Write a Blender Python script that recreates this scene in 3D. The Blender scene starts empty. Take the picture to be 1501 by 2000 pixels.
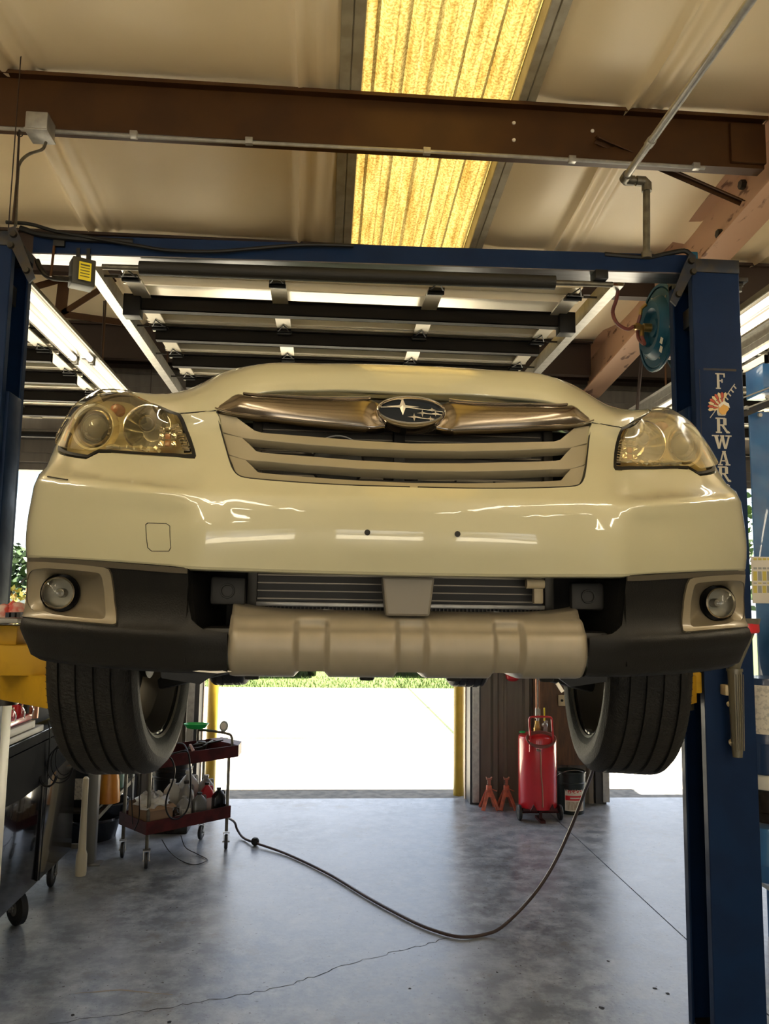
import bpy, bmesh, math, random
import numpy as np
from mathutils import Vector, Matrix, Euler
from mathutils.geometry import delaunay_2d_cdt
random.seed(7)
SC = bpy.context.scene
COL = SC.collection
PI = math.pi

# ---------------------------------------------------------------- camera, sky, sun, exposure
FPX = 1564.0
YAW, PITCH, ROLL = [math.radians(a) for a in (4.24, 6.63, .84)]
_f = np.array([math.sin(YAW)*math.cos(PITCH), math.cos(YAW)*math.cos(PITCH), math.sin(PITCH)])
_r = np.array([math.cos(YAW), -math.sin(YAW), 0.])
_u = np.cross(_r, _f)
_r, _u = math.cos(ROLL)*_r+math.sin(ROLL)*_u, -math.sin(ROLL)*_r+math.cos(ROLL)*_u
CAM = np.array([0, 0, 1.8])
cd = bpy.data.cameras.new('camera'); cam = bpy.data.objects.new('camera', cd); COL.objects.link(cam)
m = Matrix.Identity(4)
for i in range(3):
    m[i][0], m[i][1], m[i][2], m[i][3] = _r[i], _u[i], -_f[i], CAM[i]
cam.matrix_world = m
cd.sensor_fit = 'HORIZONTAL'; cd.sensor_width = 36; cd.lens = FPX/1501*36; cd.clip_start = .02; cd.clip_end = 500
SC.camera = cam
SC.view_settings.view_transform = 'Standard'; SC.view_settings.look = 'None'
SC.view_settings.gamma = 1; SC.view_settings.use_curve_mapping = False
SC.view_settings.exposure = 1.42

w = bpy.data.worlds.new('sky'); SC.world = w; w.use_nodes = True
nt = w.node_tree; nt.nodes.clear()
wo = nt.nodes.new('ShaderNodeOutputWorld'); bg = nt.nodes.new('ShaderNodeBackground')
sky = nt.nodes.new('ShaderNodeTexSky'); sky.sky_type = 'NISHITA'; sky.sun_disc = False
sky.sun_elevation = math.radians(62); sky.sun_rotation = math.radians(100); sky.air_density = 1.0; sky.dust_density = 1.5
tcn = nt.nodes.new('ShaderNodeTexCoord'); cn = nt.nodes.new('ShaderNodeTexNoise'); cn.inputs['Scale'].default_value = 3.2; cn.inputs['Detail'].default_value = 6
mp = nt.nodes.new('ShaderNodeMapping'); mp.inputs['Scale'].default_value = (1, 1, 3)
cr = nt.nodes.new('ShaderNodeValToRGB'); cr.color_ramp.elements[0].position = .42; cr.color_ramp.elements[1].position = .62
mx = nt.nodes.new('ShaderNodeMixRGB'); mx.inputs[2].default_value = (9, 9.2, 9.6, 1)
nt.links.new(tcn.outputs['Generated'], mp.inputs[0]); nt.links.new(mp.outputs[0], cn.inputs['Vector'])
nt.links.new(cn.outputs['Fac'], cr.inputs[0]); nt.links.new(cr.outputs[0], mx.inputs[0]); nt.links.new(sky.outputs[0], mx.inputs[1])
nt.links.new(mx.outputs[0], bg.inputs[0]); bg.inputs[1].default_value = .15; nt.links.new(bg.outputs[0], wo.inputs[0])

sd = bpy.data.lights.new('sun', 'SUN'); sd.energy = 19.0; sd.angle = .009; sd.color = (1, .96, .88)
sun = bpy.data.objects.new('sun', sd); COL.objects.link(sun)
sun.rotation_euler = Vector((.42, -.05, .9)).to_track_quat('Z', 'Y').to_euler(); sun.location = (0, 0, 20)

# ---------------------------------------------------------------- projection helpers: photo pixel -> point on a plane of the place
def ray(px, py): return _f+(px-750.5)/FPX*_r+(1000-py)/FPX*_u
def atY(px, py, Y): d = ray(px, py); return CAM+d*(Y/d[1])
def atZ(px, py, Z): d = ray(px, py); return CAM+d*((Z-1.8)/d[2])
def atX(px, py, X): d = ray(px, py); return CAM+d*(X/d[0])

# ---------------------------------------------------------------- materials
MATS = {}
def mat(name, c, rough=.5, metal=0., c2=None, ns=8., namt=1., bump=0., bs=40., spec=.5, coat=0., emit=None, es=0., stretch=None, ramp=(.4, .62), detail=5., rvar=0.):
    if name in MATS: return MATS[name]
    M = bpy.data.materials.new(name); M.use_nodes = True; t = M.node_tree; N = t.nodes; L = t.links
    b = N['Principled BSDF']; b.inputs['Base Color'].default_value = (*c, 1); b.inputs['Roughness'].default_value = rough
    b.inputs['Metallic'].default_value = metal; b.inputs['Specular IOR Level'].default_value = spec
    b.inputs['Coat Weight'].default_value = coat; b.inputs['Coat Roughness'].default_value = .03
    if emit: b.inputs['Emission Color'].default_value = (*emit, 1); b.inputs['Emission Strength'].default_value = es
    if c2 or bump or rvar:
        tc = N.new('ShaderNodeTexCoord'); mpp = N.new('ShaderNodeMapping'); L.new(tc.outputs['Object'], mpp.inputs[0])
        if stretch: mpp.inputs['Scale'].default_value = stretch
    if c2 or rvar:
        n = N.new('ShaderNodeTexNoise'); n.inputs['Scale'].default_value = ns; n.inputs['Detail'].default_value = detail; L.new(mpp.outputs[0], n.inputs['Vector'])
        r = N.new('ShaderNodeValToRGB'); r.color_ramp.elements[0].position, r.color_ramp.elements[1].position = ramp
        L.new(n.outputs['Fac'], r.inputs[0])
    if c2:
        mxx = N.new('ShaderNodeMixRGB'); mxx.inputs[1].default_value = (*c, 1); mxx.inputs[2].default_value = (*c2, 1)
        ml = N.new('ShaderNodeMath'); ml.operation = 'MULTIPLY'; ml.inputs[1].default_value = namt
        L.new(r.outputs[0], ml.inputs[0]); L.new(ml.outputs[0], mxx.inputs[0]); L.new(mxx.outputs[0], b.inputs['Base Color'])
    if rvar:
        mr = N.new('ShaderNodeMapRange'); mr.inputs['To Min'].default_value = rough; mr.inputs['To Max'].default_value = rough+rvar
        L.new(r.outputs[0], mr.inputs[0]); L.new(mr.outputs[0], b.inputs['Roughness'])
    if bump:
        n2 = N.new('ShaderNodeTexNoise'); n2.inputs['Scale'].default_value = bs; n2.inputs['Detail'].default_value = 4; L.new(mpp.outputs[0], n2.inputs['Vector'])
        bp = N.new('ShaderNodeBump'); bp.inputs['Strength'].default_value = bump; bp.inputs['Distance'].default_value = .01
        L.new(n2.outputs['Fac'], bp.inputs['Height']); L.new(bp.outputs[0], b.inputs['Normal'])
    MATS[name] = M; return M

def glassmat(name, tint, gloss_c=(1, 1, 1), rough=.02, haze=0., haze_c=(.8, .7, .4), fres=1.45):
    M = bpy.data.materials.new(name); M.use_nodes = True; t = M.node_tree; N = t.nodes; L = t.links
    N.clear(); o = N.new('ShaderNodeOutputMaterial'); tr = N.new('ShaderNodeBsdfTransparent'); tr.inputs[0].default_value = (*tint, 1)
    gl = N.new('ShaderNodeBsdfGlossy'); gl.inputs['Roughness'].default_value = rough; gl.inputs[0].default_value = (*gloss_c, 1)
    fr = N.new('ShaderNodeFresnel'); fr.inputs[0].default_value = fres; ms = N.new('ShaderNodeMixShader')
    base = tr
    if haze:
        df = N.new('ShaderNodeBsdfDiffuse'); df.inputs[0].default_value = (*haze_c, 1); m2 = N.new('ShaderNodeMixShader')
        n = N.new('ShaderNodeTexNoise'); n.inputs['Scale'].default_value = 9; mr = N.new('ShaderNodeMapRange')
        mr.inputs['From Min'].default_value = .3; mr.inputs['From Max'].default_value = .7
        mr.inputs['To Min'].default_value = haze*.88; mr.inputs['To Max'].default_value = haze*1.1
        L.new(n.outputs['Fac'], mr.inputs[0]); L.new(mr.outputs[0], m2.inputs[0])
        L.new(tr.outputs[0], m2.inputs[1]); L.new(df.outputs[0], m2.inputs[2]); base = m2
    L.new(fr.outputs[0], ms.inputs[0]); L.new(base.outputs[0], ms.inputs[1]); L.new(gl.outputs[0], ms.inputs[2]); L.new(ms.outputs[0], o.inputs[0])
    MATS[name] = M; return M

WHITE = mat('car_white_paint', (.40, .375, .243), .28, coat=1., spec=.4)
HOODW = WHITE
CLAD = mat('charcoal_textured_plastic', (.0055, .0052, .0046), .5, spec=.22, bump=.12, bs=300)
CLADT = mat('grey_plastic', (.060, .050, .034), .4)
SILVER = mat('silver_bronze_paint', (.26, .225, .15), .38, .25, coat=.25)
SKID = mat('skid_silver_paint', (.22, .188, .135), .42, .2, c2=(.27, .23, .17), ns=30, namt=.35, stretch=(1, 1, .2))
CHROME = mat('chrome', (.62, .56, .48), .09, 1.)
CHROMED = mat('smoked_chrome', (.22, .185, .145), .20, 1.)
BLACK = mat('black_plastic', (.008, .0075, .007), .45, spec=.3)
BLACKM = mat('black_matte', (.010, .009, .008), .8)
RUBBER = mat('tyre_rubber', (.0085, .0075, .006), .6, spec=.25, bump=.5, bs=90, stretch=(1, 4, 1), c2=(.016, .014, .011), ns=14, namt=.6)
RIMM = mat('alloy_rim', (.36, .33, .27), .3, .8)
ALU = mat('dull_aluminium', (.45, .42, .36), .35, .8)
FINM = mat('radiator_fins', (.05, .045, .04), .5, .5)
AMBER = mat('amber_plastic', (.36, .11, .025), .2, coat=.5)
EMBL = mat('emblem_dark_blue', (.004, .009, .018), .35, spec=.25)
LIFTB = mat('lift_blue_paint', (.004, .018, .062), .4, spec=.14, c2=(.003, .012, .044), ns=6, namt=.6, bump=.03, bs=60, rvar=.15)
LIFTD = mat('greasy_blue_steel', (.006, .012, .026), .45, .2, c2=(.03, .022, .012), ns=15)
GREASE = mat('greasy_steel', (.045, .040, .030), .45, .6, c2=(.02, .015, .01), ns=20)
YEL = mat('lift_yellow_paint', (.42, .24, .010), .5, spec=.25, c2=(.26, .14, .01), ns=14, namt=.5, ramp=(.5, .75))
YELB = mat('bollard_yellow_paint', (.34, .23, .012), .45, c2=(.24, .15, .01), ns=9, namt=.5)
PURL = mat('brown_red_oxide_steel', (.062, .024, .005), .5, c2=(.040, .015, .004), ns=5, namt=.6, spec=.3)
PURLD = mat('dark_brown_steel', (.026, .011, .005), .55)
RAFT = mat('worn_pink_oxide_steel', (.46, .27, .165), .55, c2=(.10, .035, .015), ns=13, namt=.9, ramp=(.60, .66), stretch=(1, .35, 1), detail=9)
GALV = mat('galvanized_steel', (.42, .41, .38), .4, .7, c2=(.30, .29, .27), ns=25, namt=.6)
GALVD = mat('dull_pipe_steel', (.16, .145, .11), .45, .6, c2=(.10, .09, .07), ns=20)
INSUL = mat('white_vinyl_insulation', (.92, .77, .52), .42, c2=(.84, .69, .44), ns=1.6, namt=.5, bump=.10, bs=3.)
TRIMM = mat('cream_skylight_trim', (.42, .38, .28), .45, c2=(.33, .29, .20), ns=10)
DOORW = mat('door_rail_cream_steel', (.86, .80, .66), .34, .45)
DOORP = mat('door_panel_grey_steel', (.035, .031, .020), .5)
DOORS = mat('door_strut_brown_steel', (.012, .009, .006), .6, spec=.25)
WALLM = mat('brown_corrugated_steel', (.165, .145, .122), .5, c2=(.115, .10, .083), ns=3, namt=.6, stretch=(6, 6, .6), bump=.04)
WALLD = mat('dark_steel_jamb', (.045, .045, .048), .5)
WALLC = mat('pinkish_door_jamb', (.55, .43, .33), .6)
WOODB = mat('worn_brown_board', (.14, .07, .035), .6, c2=(.09, .05, .03), ns=9, stretch=(4, 4, .7))
REDC = mat('dark_red_cart_paint', (.085, .012, .011), .45, c2=(.05, .008, .007), ns=12, spec=.3)
REDT = mat('bright_red_tank_paint', (.62, .02, .03), .28, coat=.6, c2=(.45, .015, .02), ns=5, namt=.5)
REDJ = mat('faded_red_jack_paint', (.62, .15, .08), .5, c2=(.40, .11, .07), ns=22)
CASTR = mat('caster_rubber', (.015, .015, .015), .5)
GLOSSB = mat('glossy_black_enamel', (.004, .004, .005), .10, spec=.25, coat=.45)
DRAWL = mat('drawer_edge_grey', (.34, .31, .26), .5, .1)
PVC = mat('yellowed_white_pvc', (.72, .64, .46), .4)
PLWH = mat('milky_white_plastic', (.62, .60, .53), .35)
PLGR = mat('grey_bottle_plastic', (.30, .29, .26), .35)
PLOR = mat('amber_orange_jug_plastic', (.72, .30, .04), .35, c2=(.6, .22, .03), ns=6)
PLRD = mat('red_bottle_plastic', (.45, .02, .03), .3)
PLGN = mat('green_plastic', (.02, .42, .10), .35)
PLTL = mat('teal_plastic', (.02, .16, .14), .3)
LABEL = mat('paper_label', (.62, .58, .50), .5, c2=(.3, .28, .26), ns=60, namt=.6, ramp=(.5, .6))
LABELW = mat('plain_label', (.70, .66, .58), .5)
CARDB = mat('cardboard', (.30, .19, .11), .7)
BAGM = mat('white_plastic_bag', (.70, .69, .66), .3)
HOSER = mat('reddish_rubber_hose', (.20, .055, .045), .42)
HOSEM = mat('grey_brown_air_hose', (.055, .034, .030), .36)
BRASS = mat('brass', (.42, .27, .09), .35, .9)
REELB = mat('teal_blue_reel_paint', (.008, .085, .15), .45, spec=.3, c2=(.005, .06, .11), ns=6)
TUBE = mat('fluorescent_tube', (1, 1, 1), .4, emit=(1., .90, .70), es=2.5)
TUBEB = mat('bright_strip_tube', (1, 1, 1), .4, emit=(1., .88, .66), es=14.5)
FIXW = mat('cream_fixture_enamel', (.12, .105, .075), .35)
FIXD = mat('fixture_top_steel', (.40, .34, .26), .5)
ORG = mat('warning_label_yellow', (.85, .70, .02), .4)
TAN = mat('tan_plastic_plug', (.55, .45, .28), .45)
BENCH = mat('grey_bench_steel', (.22, .215, .20), .45, .3)
COPP = mat('copper_end', (.45, .22, .14), .35, .6)

def add_stretch(): pass
# ---------------------------------------------------------------- geometry helpers
def tag(o, label=None, cat=None, group=None, kind=None):
    if label: o['label'] = label
    if cat: o['category'] = cat
    if group: o['group'] = group
    if kind: o['kind'] = kind
    return o
def thing(name, label, cat, loc=(0, 0, 0), rz=0., group=None, kind=None):
    o = bpy.data.objects.new(name, None); COL.objects.link(o); o.location = loc; o.rotation_euler = (0, 0, rz); o.empty_display_size = .1
    return tag(o, label, cat, group, kind)
def world_of(o):
    M = Matrix.Identity(4)
    while o is not None:
        M = Matrix.LocRotScale(o.location, o.rotation_euler, o.scale) @ M; o = o.parent
    return M
class B:
    """collects vertices and faces (place coordinates, or the thing's own if local=True) and links them as one mesh"""
    def __init__(s): s.v = []; s.f = []; s.n = None; s.mi = []; s.cur = 0
    def add(s, v, f):
        k = len(s.v); s.v += [tuple(map(float, p)) for p in v]; s.f += [tuple(i+k for i in q) for q in f]; s.mi += [s.cur]*len(f); return s
    def box(s, a, b, bev=0.):
        x0, y0, z0 = a; x1, y1, z1 = b
        if bev <= 0:
            return s.add([(x0, y0, z0), (x1, y0, z0), (x1, y1, z0), (x0, y1, z0), (x0, y0, z1), (x1, y0, z1), (x1, y1, z1), (x0, y1, z1)],
                         [(0, 3, 2, 1), (4, 5, 6, 7), (0, 1, 5, 4), (1, 2, 6, 5), (2, 3, 7, 6), (3, 0, 4, 7)])
        bm = bmesh.new(); bmesh.ops.create_cube(bm, size=1)
        for q in bm.verts: q.co = Vector(((x0+x1)/2+q.co.x*(x1-x0), (y0+y1)/2+q.co.y*(y1-y0), (z0+z1)/2+q.co.z*(z1-z0)))
        bmesh.ops.bevel(bm, geom=bm.edges[:], offset=bev, segments=2, affect='EDGES', profile=.5)
        bm.verts.index_update(); s.add([q.co for q in bm.verts], [[q.index for q in f.verts] for f in bm.faces]); bm.free(); return s
    def cbox(s, c, d, bev=0., rot=None):
        k = len(s.v); s.box([-d[0]/2, -d[1]/2, -d[2]/2], [d[0]/2, d[1]/2, d[2]/2], bev)
        R = Euler(rot).to_matrix() if rot else Matrix.Identity(3)
        for i in range(k, len(s.v)): s.v[i] = tuple(R @ Vector(s.v[i])+Vector(c))
        return s
    def bar(s, p, q, w, h, up=(0, 0, 1), bev=0.):
        """box beam from p to q, w across, h along up"""
        p = Vector(p); q = Vector(q); d = (q-p); L = d.length; d.normalize(); up = Vector(up); sx = d.cross(up)
        if sx.length < 1e-4: sx = d.cross(Vector((1, 0, 0)))
        sx.normalize(); uz = sx.cross(d); k = len(s.v); s.box((0, -w/2, -h/2), (L, w/2, h/2), bev)
        for i in range(k, len(s.v)): a = s.v[i]; s.v[i] = tuple(p+d*a[0]+sx*a[1]+uz*a[2])
        return s
    def tube(s, path, r, n=8, closed=False, cap=True):
        P = [Vector(p) for p in path]; m_ = len(P); rr = r if isinstance(r, (list, tuple)) else [r]*m_
        vs = []; prev = None
        for i, p in enumerate(P):
            if closed: d = P[(i+1) % m_]-P[i-1]
            else: d = P[min(i+1, m_-1)]-P[max(i-1, 0)]
            if d.length < 1e-9: d = Vector((0, 0, 1))
            d.normalize()
            if prev is None:
                a = Vector((0, 0, 1)) if abs(d.z) < .9 else Vector((1, 0, 0)); a = (a-d*a.dot(d)).normalized()
            else:
                a = prev-d*prev.dot(d); a = a.normalized() if a.length > 1e-6 else Vector((1, 0, 0))
            prev = a; b = d.cross(a)
            vs += [p+(a*math.cos(2*PI*j/n)+b*math.sin(2*PI*j/n))*rr[i] for j in range(n)]
        fs = []
        for i in range(m_ if closed else m_-1):
            for j in range(n):
                a0 = i*n+j; a1 = i*n+(j+1) % n; b0 = ((i+1) % m_)*n+j; b1 = ((i+1) % m_)*n+(j+1) % n
                fs.append((a0, a1, b1, b0))
        if cap and not closed: fs += [tuple(range(n))[::-1], tuple((m_-1)*n+j for j in range(n))]
        return s.add(vs, fs)
    def lathe(s, prof, c=(0, 0, 0), axis='z', n=24, rot=None, sx=1., a0=0., a1=2*PI):
        """prof: list of (radius, height) turned round an axis"""
        full = abs(a1-a0-2*PI) < 1e-6; m_ = n if full else n+1; vs = []; fs = []
        for (r, h) in prof:
            for j in range(m_):
                t = a0+(a1-a0)*j/n; x, y = r*math.cos(t)*sx, r*math.sin(t)
                q = {'z': (x, y, h), 'y': (x, h, y), 'x': (h, x, y)}[axis]
                if rot is not None: q = tuple(rot @ Vector(q))
                vs.append((q[0]+c[0], q[1]+c[1], q[2]+c[2]))
        for i in range(len(prof)-1):
            for j in range(n):
                j2 = (j+1) % m_ if full else j+1
                fs.append((i*m_+j, i*m_+j2, (i+1)*m_+j2, (i+1)*m_+j))
        return s.add(vs, fs)
    def cyl(s, p, q, r, n=16, r2=None):
        return s.tube([p, q], [r, r if r2 is None else r2], n)
    def prism(s, poly, d, fn):
        """flat polygon extruded by d; fn(a,b,h)->point"""
        n = len(poly); vs = [fn(a, b, 0) for a, b in poly]+[fn(a, b, d) for a, b in poly]
        # triangulate caps
        r = delaunay_2d_cdt([Vector(p) for p in poly], [(i, (i+1) % n) for i in range(n)], [], 1, 1e-7)
        fs = []
        if len(r[0]) == n: fs += [tuple(t) for t in r[2]]+[tuple(i+n for i in t[::-1]) for t in r[2]]
        else: fs += [tuple(range(n)), tuple(range(2*n-1, n-1, -1))]
        fs += [(i, (i+1) % n, n+(i+1) % n, n+i) for i in range(n)]
        return s.add(vs, fs)
    def grid(s, fn, us, vs):
        k = [[fn(a, b) for a in us] for b in vs]; n = len(us)
        return s.add([p for row in k for p in row], [(j*n+i, j*n+i+1, (j+1)*n+i+1, (j+1)*n+i) for j in range(len(vs)-1) for i in range(n-1)])
    def build(s, name, m_, parent=None, smooth=35, local=False, norm=True):
        me = bpy.data.meshes.new(name)
        v = s.v
        if parent is not None and not local:
            W = world_of(parent).inverted(); v = [tuple(W @ Vector(p)) for p in v]
        me.from_pydata(v, [], s.f)
        ml = m_ if isinstance(m_, (list, tuple)) else [m_]
        for q in ml: me.materials.append(q)
        if len(ml) > 1: me.polygons.foreach_set('material_index', s.mi)
        if norm and s.n is None:
            bm = bmesh.new(); bm.from_mesh(me); bmesh.ops.recalc_face_normals(bm, faces=bm.faces[:]); bm.to_mesh(me); bm.free()
        if smooth:
            me.polygons.foreach_set('use_smooth', [True]*len(me.polygons))
            if s.n is None: me.set_sharp_from_angle(angle=math.radians(smooth))
        if s.n is not None: me.normals_split_custom_set_from_vertices([Vector(q) for q in s.n])
        me.update()
        o = bpy.data.objects.new(name, me); COL.objects.link(o)
        if parent is not None: o.parent = parent
        return o
def children(o): return [c for c in bpy.data.objects if c.parent == o]
def copy_tree(o, loc=None, rz=None, parent=None, label=None):
    kids = {}
    for c in bpy.data.objects:
        if c.parent: kids.setdefault(c.parent.name, []).append(c)
    def rec(a, par):
        c = a.copy(); COL.objects.link(c); c.parent = par
        for k in kids.get(a.name, []): rec(k, c)
        return c
    c = rec(o, parent)
    if loc is not None: c.location = loc
    if rz is not None: c.rotation_euler = (0, 0, rz)
    if label: c['label'] = label
    return c
def arc(c, r, a0, a1, n, ax=(1, 0, 0), ay=(0, 0, 1)):
    c = Vector(c); ax = Vector(ax); ay = Vector(ay)
    return [c+ax*r*math.cos(a0+(a1-a0)*i/n)+ay*r*math.sin(a0+(a1-a0)*i/n) for i in range(n+1)]
def smoothpath(pts, n=8):
    P = [Vector(p) for p in pts]; P = [P[0]*2-P[1]]+P+[P[-1]*2-P[-2]]; o = []
    for i in range(1, len(P)-2):
        a, b, c, d = P[i-1:i+3]
        for k in range(n):
            t = k/n; o.append(.5*((2*b)+(c-a)*t+(2*a-5*b+4*c-d)*t*t+(3*b-a-3*c+d)*t**3))
    return o+[P[-2]]
def coil(c, r, turns, pitch, axis='y', n=20):
    o = []
    for i in range(int(turns*n)+1):
        t = 2*PI*i/n; h = pitch*i/n; q = (r*math.cos(t), h, r*math.sin(t)) if axis == 'y' else ((h, r*math.cos(t), r*math.sin(t)) if axis == 'x' else (r*math.cos(t), r*math.sin(t), h))
        o.append((c[0]+q[0], c[1]+q[1], c[2]+q[2]))
    return o
# ================================================================= THE BUILDING
YW = 7.55                      # inner face of the wall with the three doors
def zr(y): return 5.0-.1031*y if y > -3 else 5.31+.1031*(y+3)
def slab_mat():
    M = bpy.data.materials.new('sealed_concrete_floor'); M.use_nodes = True; t = M.node_tree; N = t.nodes; L = t.links; b = N['Principled BSDF']
    tc = N.new('ShaderNodeTexCoord')
    def noise(s, d=6, rough=.6):
        n = N.new('ShaderNodeTexNoise'); n.inputs['Scale'].default_value = s; n.inputs['Detail'].default_value = d; n.inputs['Roughness'].default_value = rough; L.new(tc.outputs['Object'], n.inputs['Vector']); return n
    def ramp(src, a, bb, c0=(0, 0, 0, 1), c1=(1, 1, 1, 1)):
        r = N.new('ShaderNodeValToRGB'); r.color_ramp.elements[0].position = a; r.color_ramp.elements[1].position = bb; r.color_ramp.elements[0].color = c0; r.color_ramp.elements[1].color = c1; L.new(src, r.inputs[0]); return r
    def mix(f, a, bb, ty='MIX'):
        q = N.new('ShaderNodeMixRGB'); q.blend_type = ty
        for k, s in ((0, f), (1, a), (2, bb)):
            if hasattr(s, 'links') or hasattr(s, 'is_linked'): L.new(s, q.inputs[k])
            else: q.inputs[k].default_value = s
        return q
    n1 = noise(1.3); n2 = noise(6.5, 8, .7); n3 = noise(48, 2.5, .5)
    c = mix(ramp(n1.outputs['Fac'], .35, .68).outputs[0], (.115, .128, .150, 1), (.25, .275, .315, 1))
    c = mix(ramp(n2.outputs['Fac'], .42, .66).outputs[0], c.outputs[0], (.38, .41, .445, 1))
    spots = ramp(n3.outputs['Fac'], .675, .70); c = mix(spots.outputs[0], c.outputs[0], (.05, .045, .04, 1))
    n4 = noise(2.1, 10, .75); st = ramp(n4.outputs['Fac'], .56, .68); c = mix(st.outputs[0], c.outputs[0], (.17, .16, .14, 1))
    # a meandering hairline crack across the foreground
    sep = N.new('ShaderNodeSeparateXYZ'); L.new(tc.outputs['Object'], sep.inputs[0]); n5 = noise(1.6, 8, .7)
    def math_(op, a, bb):
        q = N.new('ShaderNodeMath'); q.operation = op
        for k, s in ((0, a), (1, bb)):
            if hasattr(s, 'is_linked'): L.new(s, q.inputs[k])
            else: q.inputs[k].default_value = s
        return q.outputs[0]
    l1 = math_('SUBTRACT', sep.outputs[1], math_('ADD', math_('MULTIPLY', sep.outputs[0], .55), 3.95))
    l2 = math_('ADD', l1, math_('MULTIPLY', math_('SUBTRACT', n5.outputs['Fac'], .5), .9))
    ck = math_('LESS_THAN', math_('ABSOLUTE', l2, 0), .004)
    inx = math_('LESS_THAN', sep.outputs[0], .35)
    L.new(c.outputs[0], b.inputs['Base Color'])
    rr = N.new('ShaderNodeMapRange'); rr.inputs['To Min'].default_value = .20; rr.inputs['To Max'].default_value = .46; L.new(n2.outputs['Fac'], rr.inputs[0]); L.new(rr.outputs[0], b.inputs['Roughness'])
    bp = N.new('ShaderNodeBump'); bp.inputs['Strength'].default_value = .06; bp.inputs['Distance'].default_value = .01; L.new(n3.outputs['Fac'], bp.inputs['Height']); L.new(bp.outputs[0], b.inputs['Normal'])
    b.inputs['Specular IOR Level'].default_value = .6
    return M
SLAB = slab_mat()
fl = B().box((-7, -10, -.25), (7.5, 7.75, -.025)).build('floor', BLACKM, smooth=0); tag(fl, 'blue grey sealed concrete workshop floor with a straight saw cut and fine cracks', kind='structure')
g = .008; xs = [-7, -2.1, 2.03, 7.5]; ys = [-10, -4.1, 1.9, 7.75]
for i in range(3):
    for j in range(3):
        if j > 0 and False: continue
        x0, x1 = xs[i]+g/2, xs[i+1]-g/2
        if j == 2 and i == 1: y0, y1 = ys[j]+g/2, ys[j+1]
        else: y0, y1 = ys[j]+g/2, ys[j+1]
        B().box((x0, y0, -.025), (x1, y1-g/2, 0)).build('slab', SLAB, fl, smooth=0)
rk = random.Random(9)
def mark(pts, wd, m_, name, jit):
    b = B(); P = []
    for i in range(len(pts)-1):
        a, c = Vector(pts[i]), Vector(pts[i+1]); n = max(2, int((c-a).length/.03))
        for k in range(n): P.append(a+(c-a)*k/n+Vector((rk.uniform(-jit, jit), rk.uniform(-jit, jit))))
    L_, R_ = [], []
    for i, p in enumerate(P):
        d = (P[min(i+1, len(P)-1)]-P[max(i-1, 0)]); d = Vector((-d.y, d.x)).normalized(); w_ = wd*rk.uniform(.35, 1.2); L_.append((p.x+d.x*w_, p.y+d.y*w_, .0006)); R_.append((p.x-d.x*w_, p.y-d.y*w_, .0006))
    n = len(P); b.add(L_+R_, [(i, n+i, n+i+1, i+1) for i in range(n-1)]); return b.build(name, m_, fl, smooth=0, norm=False)
mark([(-1.3, 3.70), (-1.10, 3.757), (-.709, 3.853), (-.27, 3.995), (-.13, 4.055), (.194, 4.288), (.585, 4.489), (.75, 4.60)], .0026, BLACKM, 'crack', .011)
mark([(-1.10, 4.02), (-.9, 4.045), (-.62, 3.98)], .005, mat('tan_scrape', (.30, .25, .19), .6), 'scrape_mark', .002)
for (x_, y_, r_) in ((1.62, 3.95, .012), (1.50, 4.25, .010), (1.66, 3.90, .013), (1.3, 3.78, .014), (-.62, 3.74, .012), (-1.05, 3.82, .009), (.45, 4.0, .007), (.9, 4.15, .007)):
    b_ = B(); n_ = 9; b_.add([(x_+r_*rk.uniform(.6, 1.2)*math.cos(2*PI*i/n_), y_+1.1*r_*rk.uniform(.6, 1.2)*math.sin(2*PI*i/n_), .0006) for i in range(n_)], [tuple(range(n_))]); b_.build('oil_spot', BLACKM, fl, smooth=0, norm=False)
# outside: shaded threshold strip, sunlit concrete apron, lawn
APR = mat('sunlit_concrete_apron', (.62, .57, .45), .85, c2=(.50, .40, .26), ns=1.3, namt=.5, bump=.1, bs=80)
ap = B().box((-16, 7.75, -.3), (16, 7.76, -.03)).build('apron', APR, smooth=0); tag(ap, 'sun bleached pale concrete apron outside the open doors', kind='structure')
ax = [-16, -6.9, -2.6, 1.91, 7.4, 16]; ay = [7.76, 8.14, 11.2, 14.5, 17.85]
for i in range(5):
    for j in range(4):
        B().box((ax[i]+.008, ay[j]+.008, -.3), (ax[i+1]-.008, ay[j+1]-.008, -.012)).build('slab', APR if j else mat('shade_toned_threshold_concrete', (.17, .165, .145), .85, c2=(.10, .10, .09), ns=11, bump=.15, bs=60), ap, smooth=0)  # first strip: mottled concrete, darkened in colour for the roof overhang's shade
JG = mat('mossy_joint', (.035, .045, .008), .9, c2=(.02, .03, .006), ns=6)
for (x0_, x1_, y0_, y1_) in ((1.89, 1.93, 8.2, 17.8), (-2.61, -2.59, 8.2, 17.8), (-6.9, 7.4, 11.19, 11.21), (-6.9, 7.4, 14.48, 14.52)):
    B().box((x0_, y0_, -.02), (x1_, y1_, -.006)).build('mossy_joint', JG, ap, smooth=0)
GRS = mat('bright_mown_grass', (.045, .080, .008), .9, c2=(.075, .10, .011), ns=5, bump=.6, bs=60)
lw = B().grid(lambda a, b: (a, b, -.06+.02*math.sin(a*.7+b*.4)), [-60+4*i for i in range(31)], [17.85+2.5*j for j in range(18)]).build('lawn', GRS, smooth=60); tag(lw, 'bright green mown lawn beyond the concrete apron', kind='structure')
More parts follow.
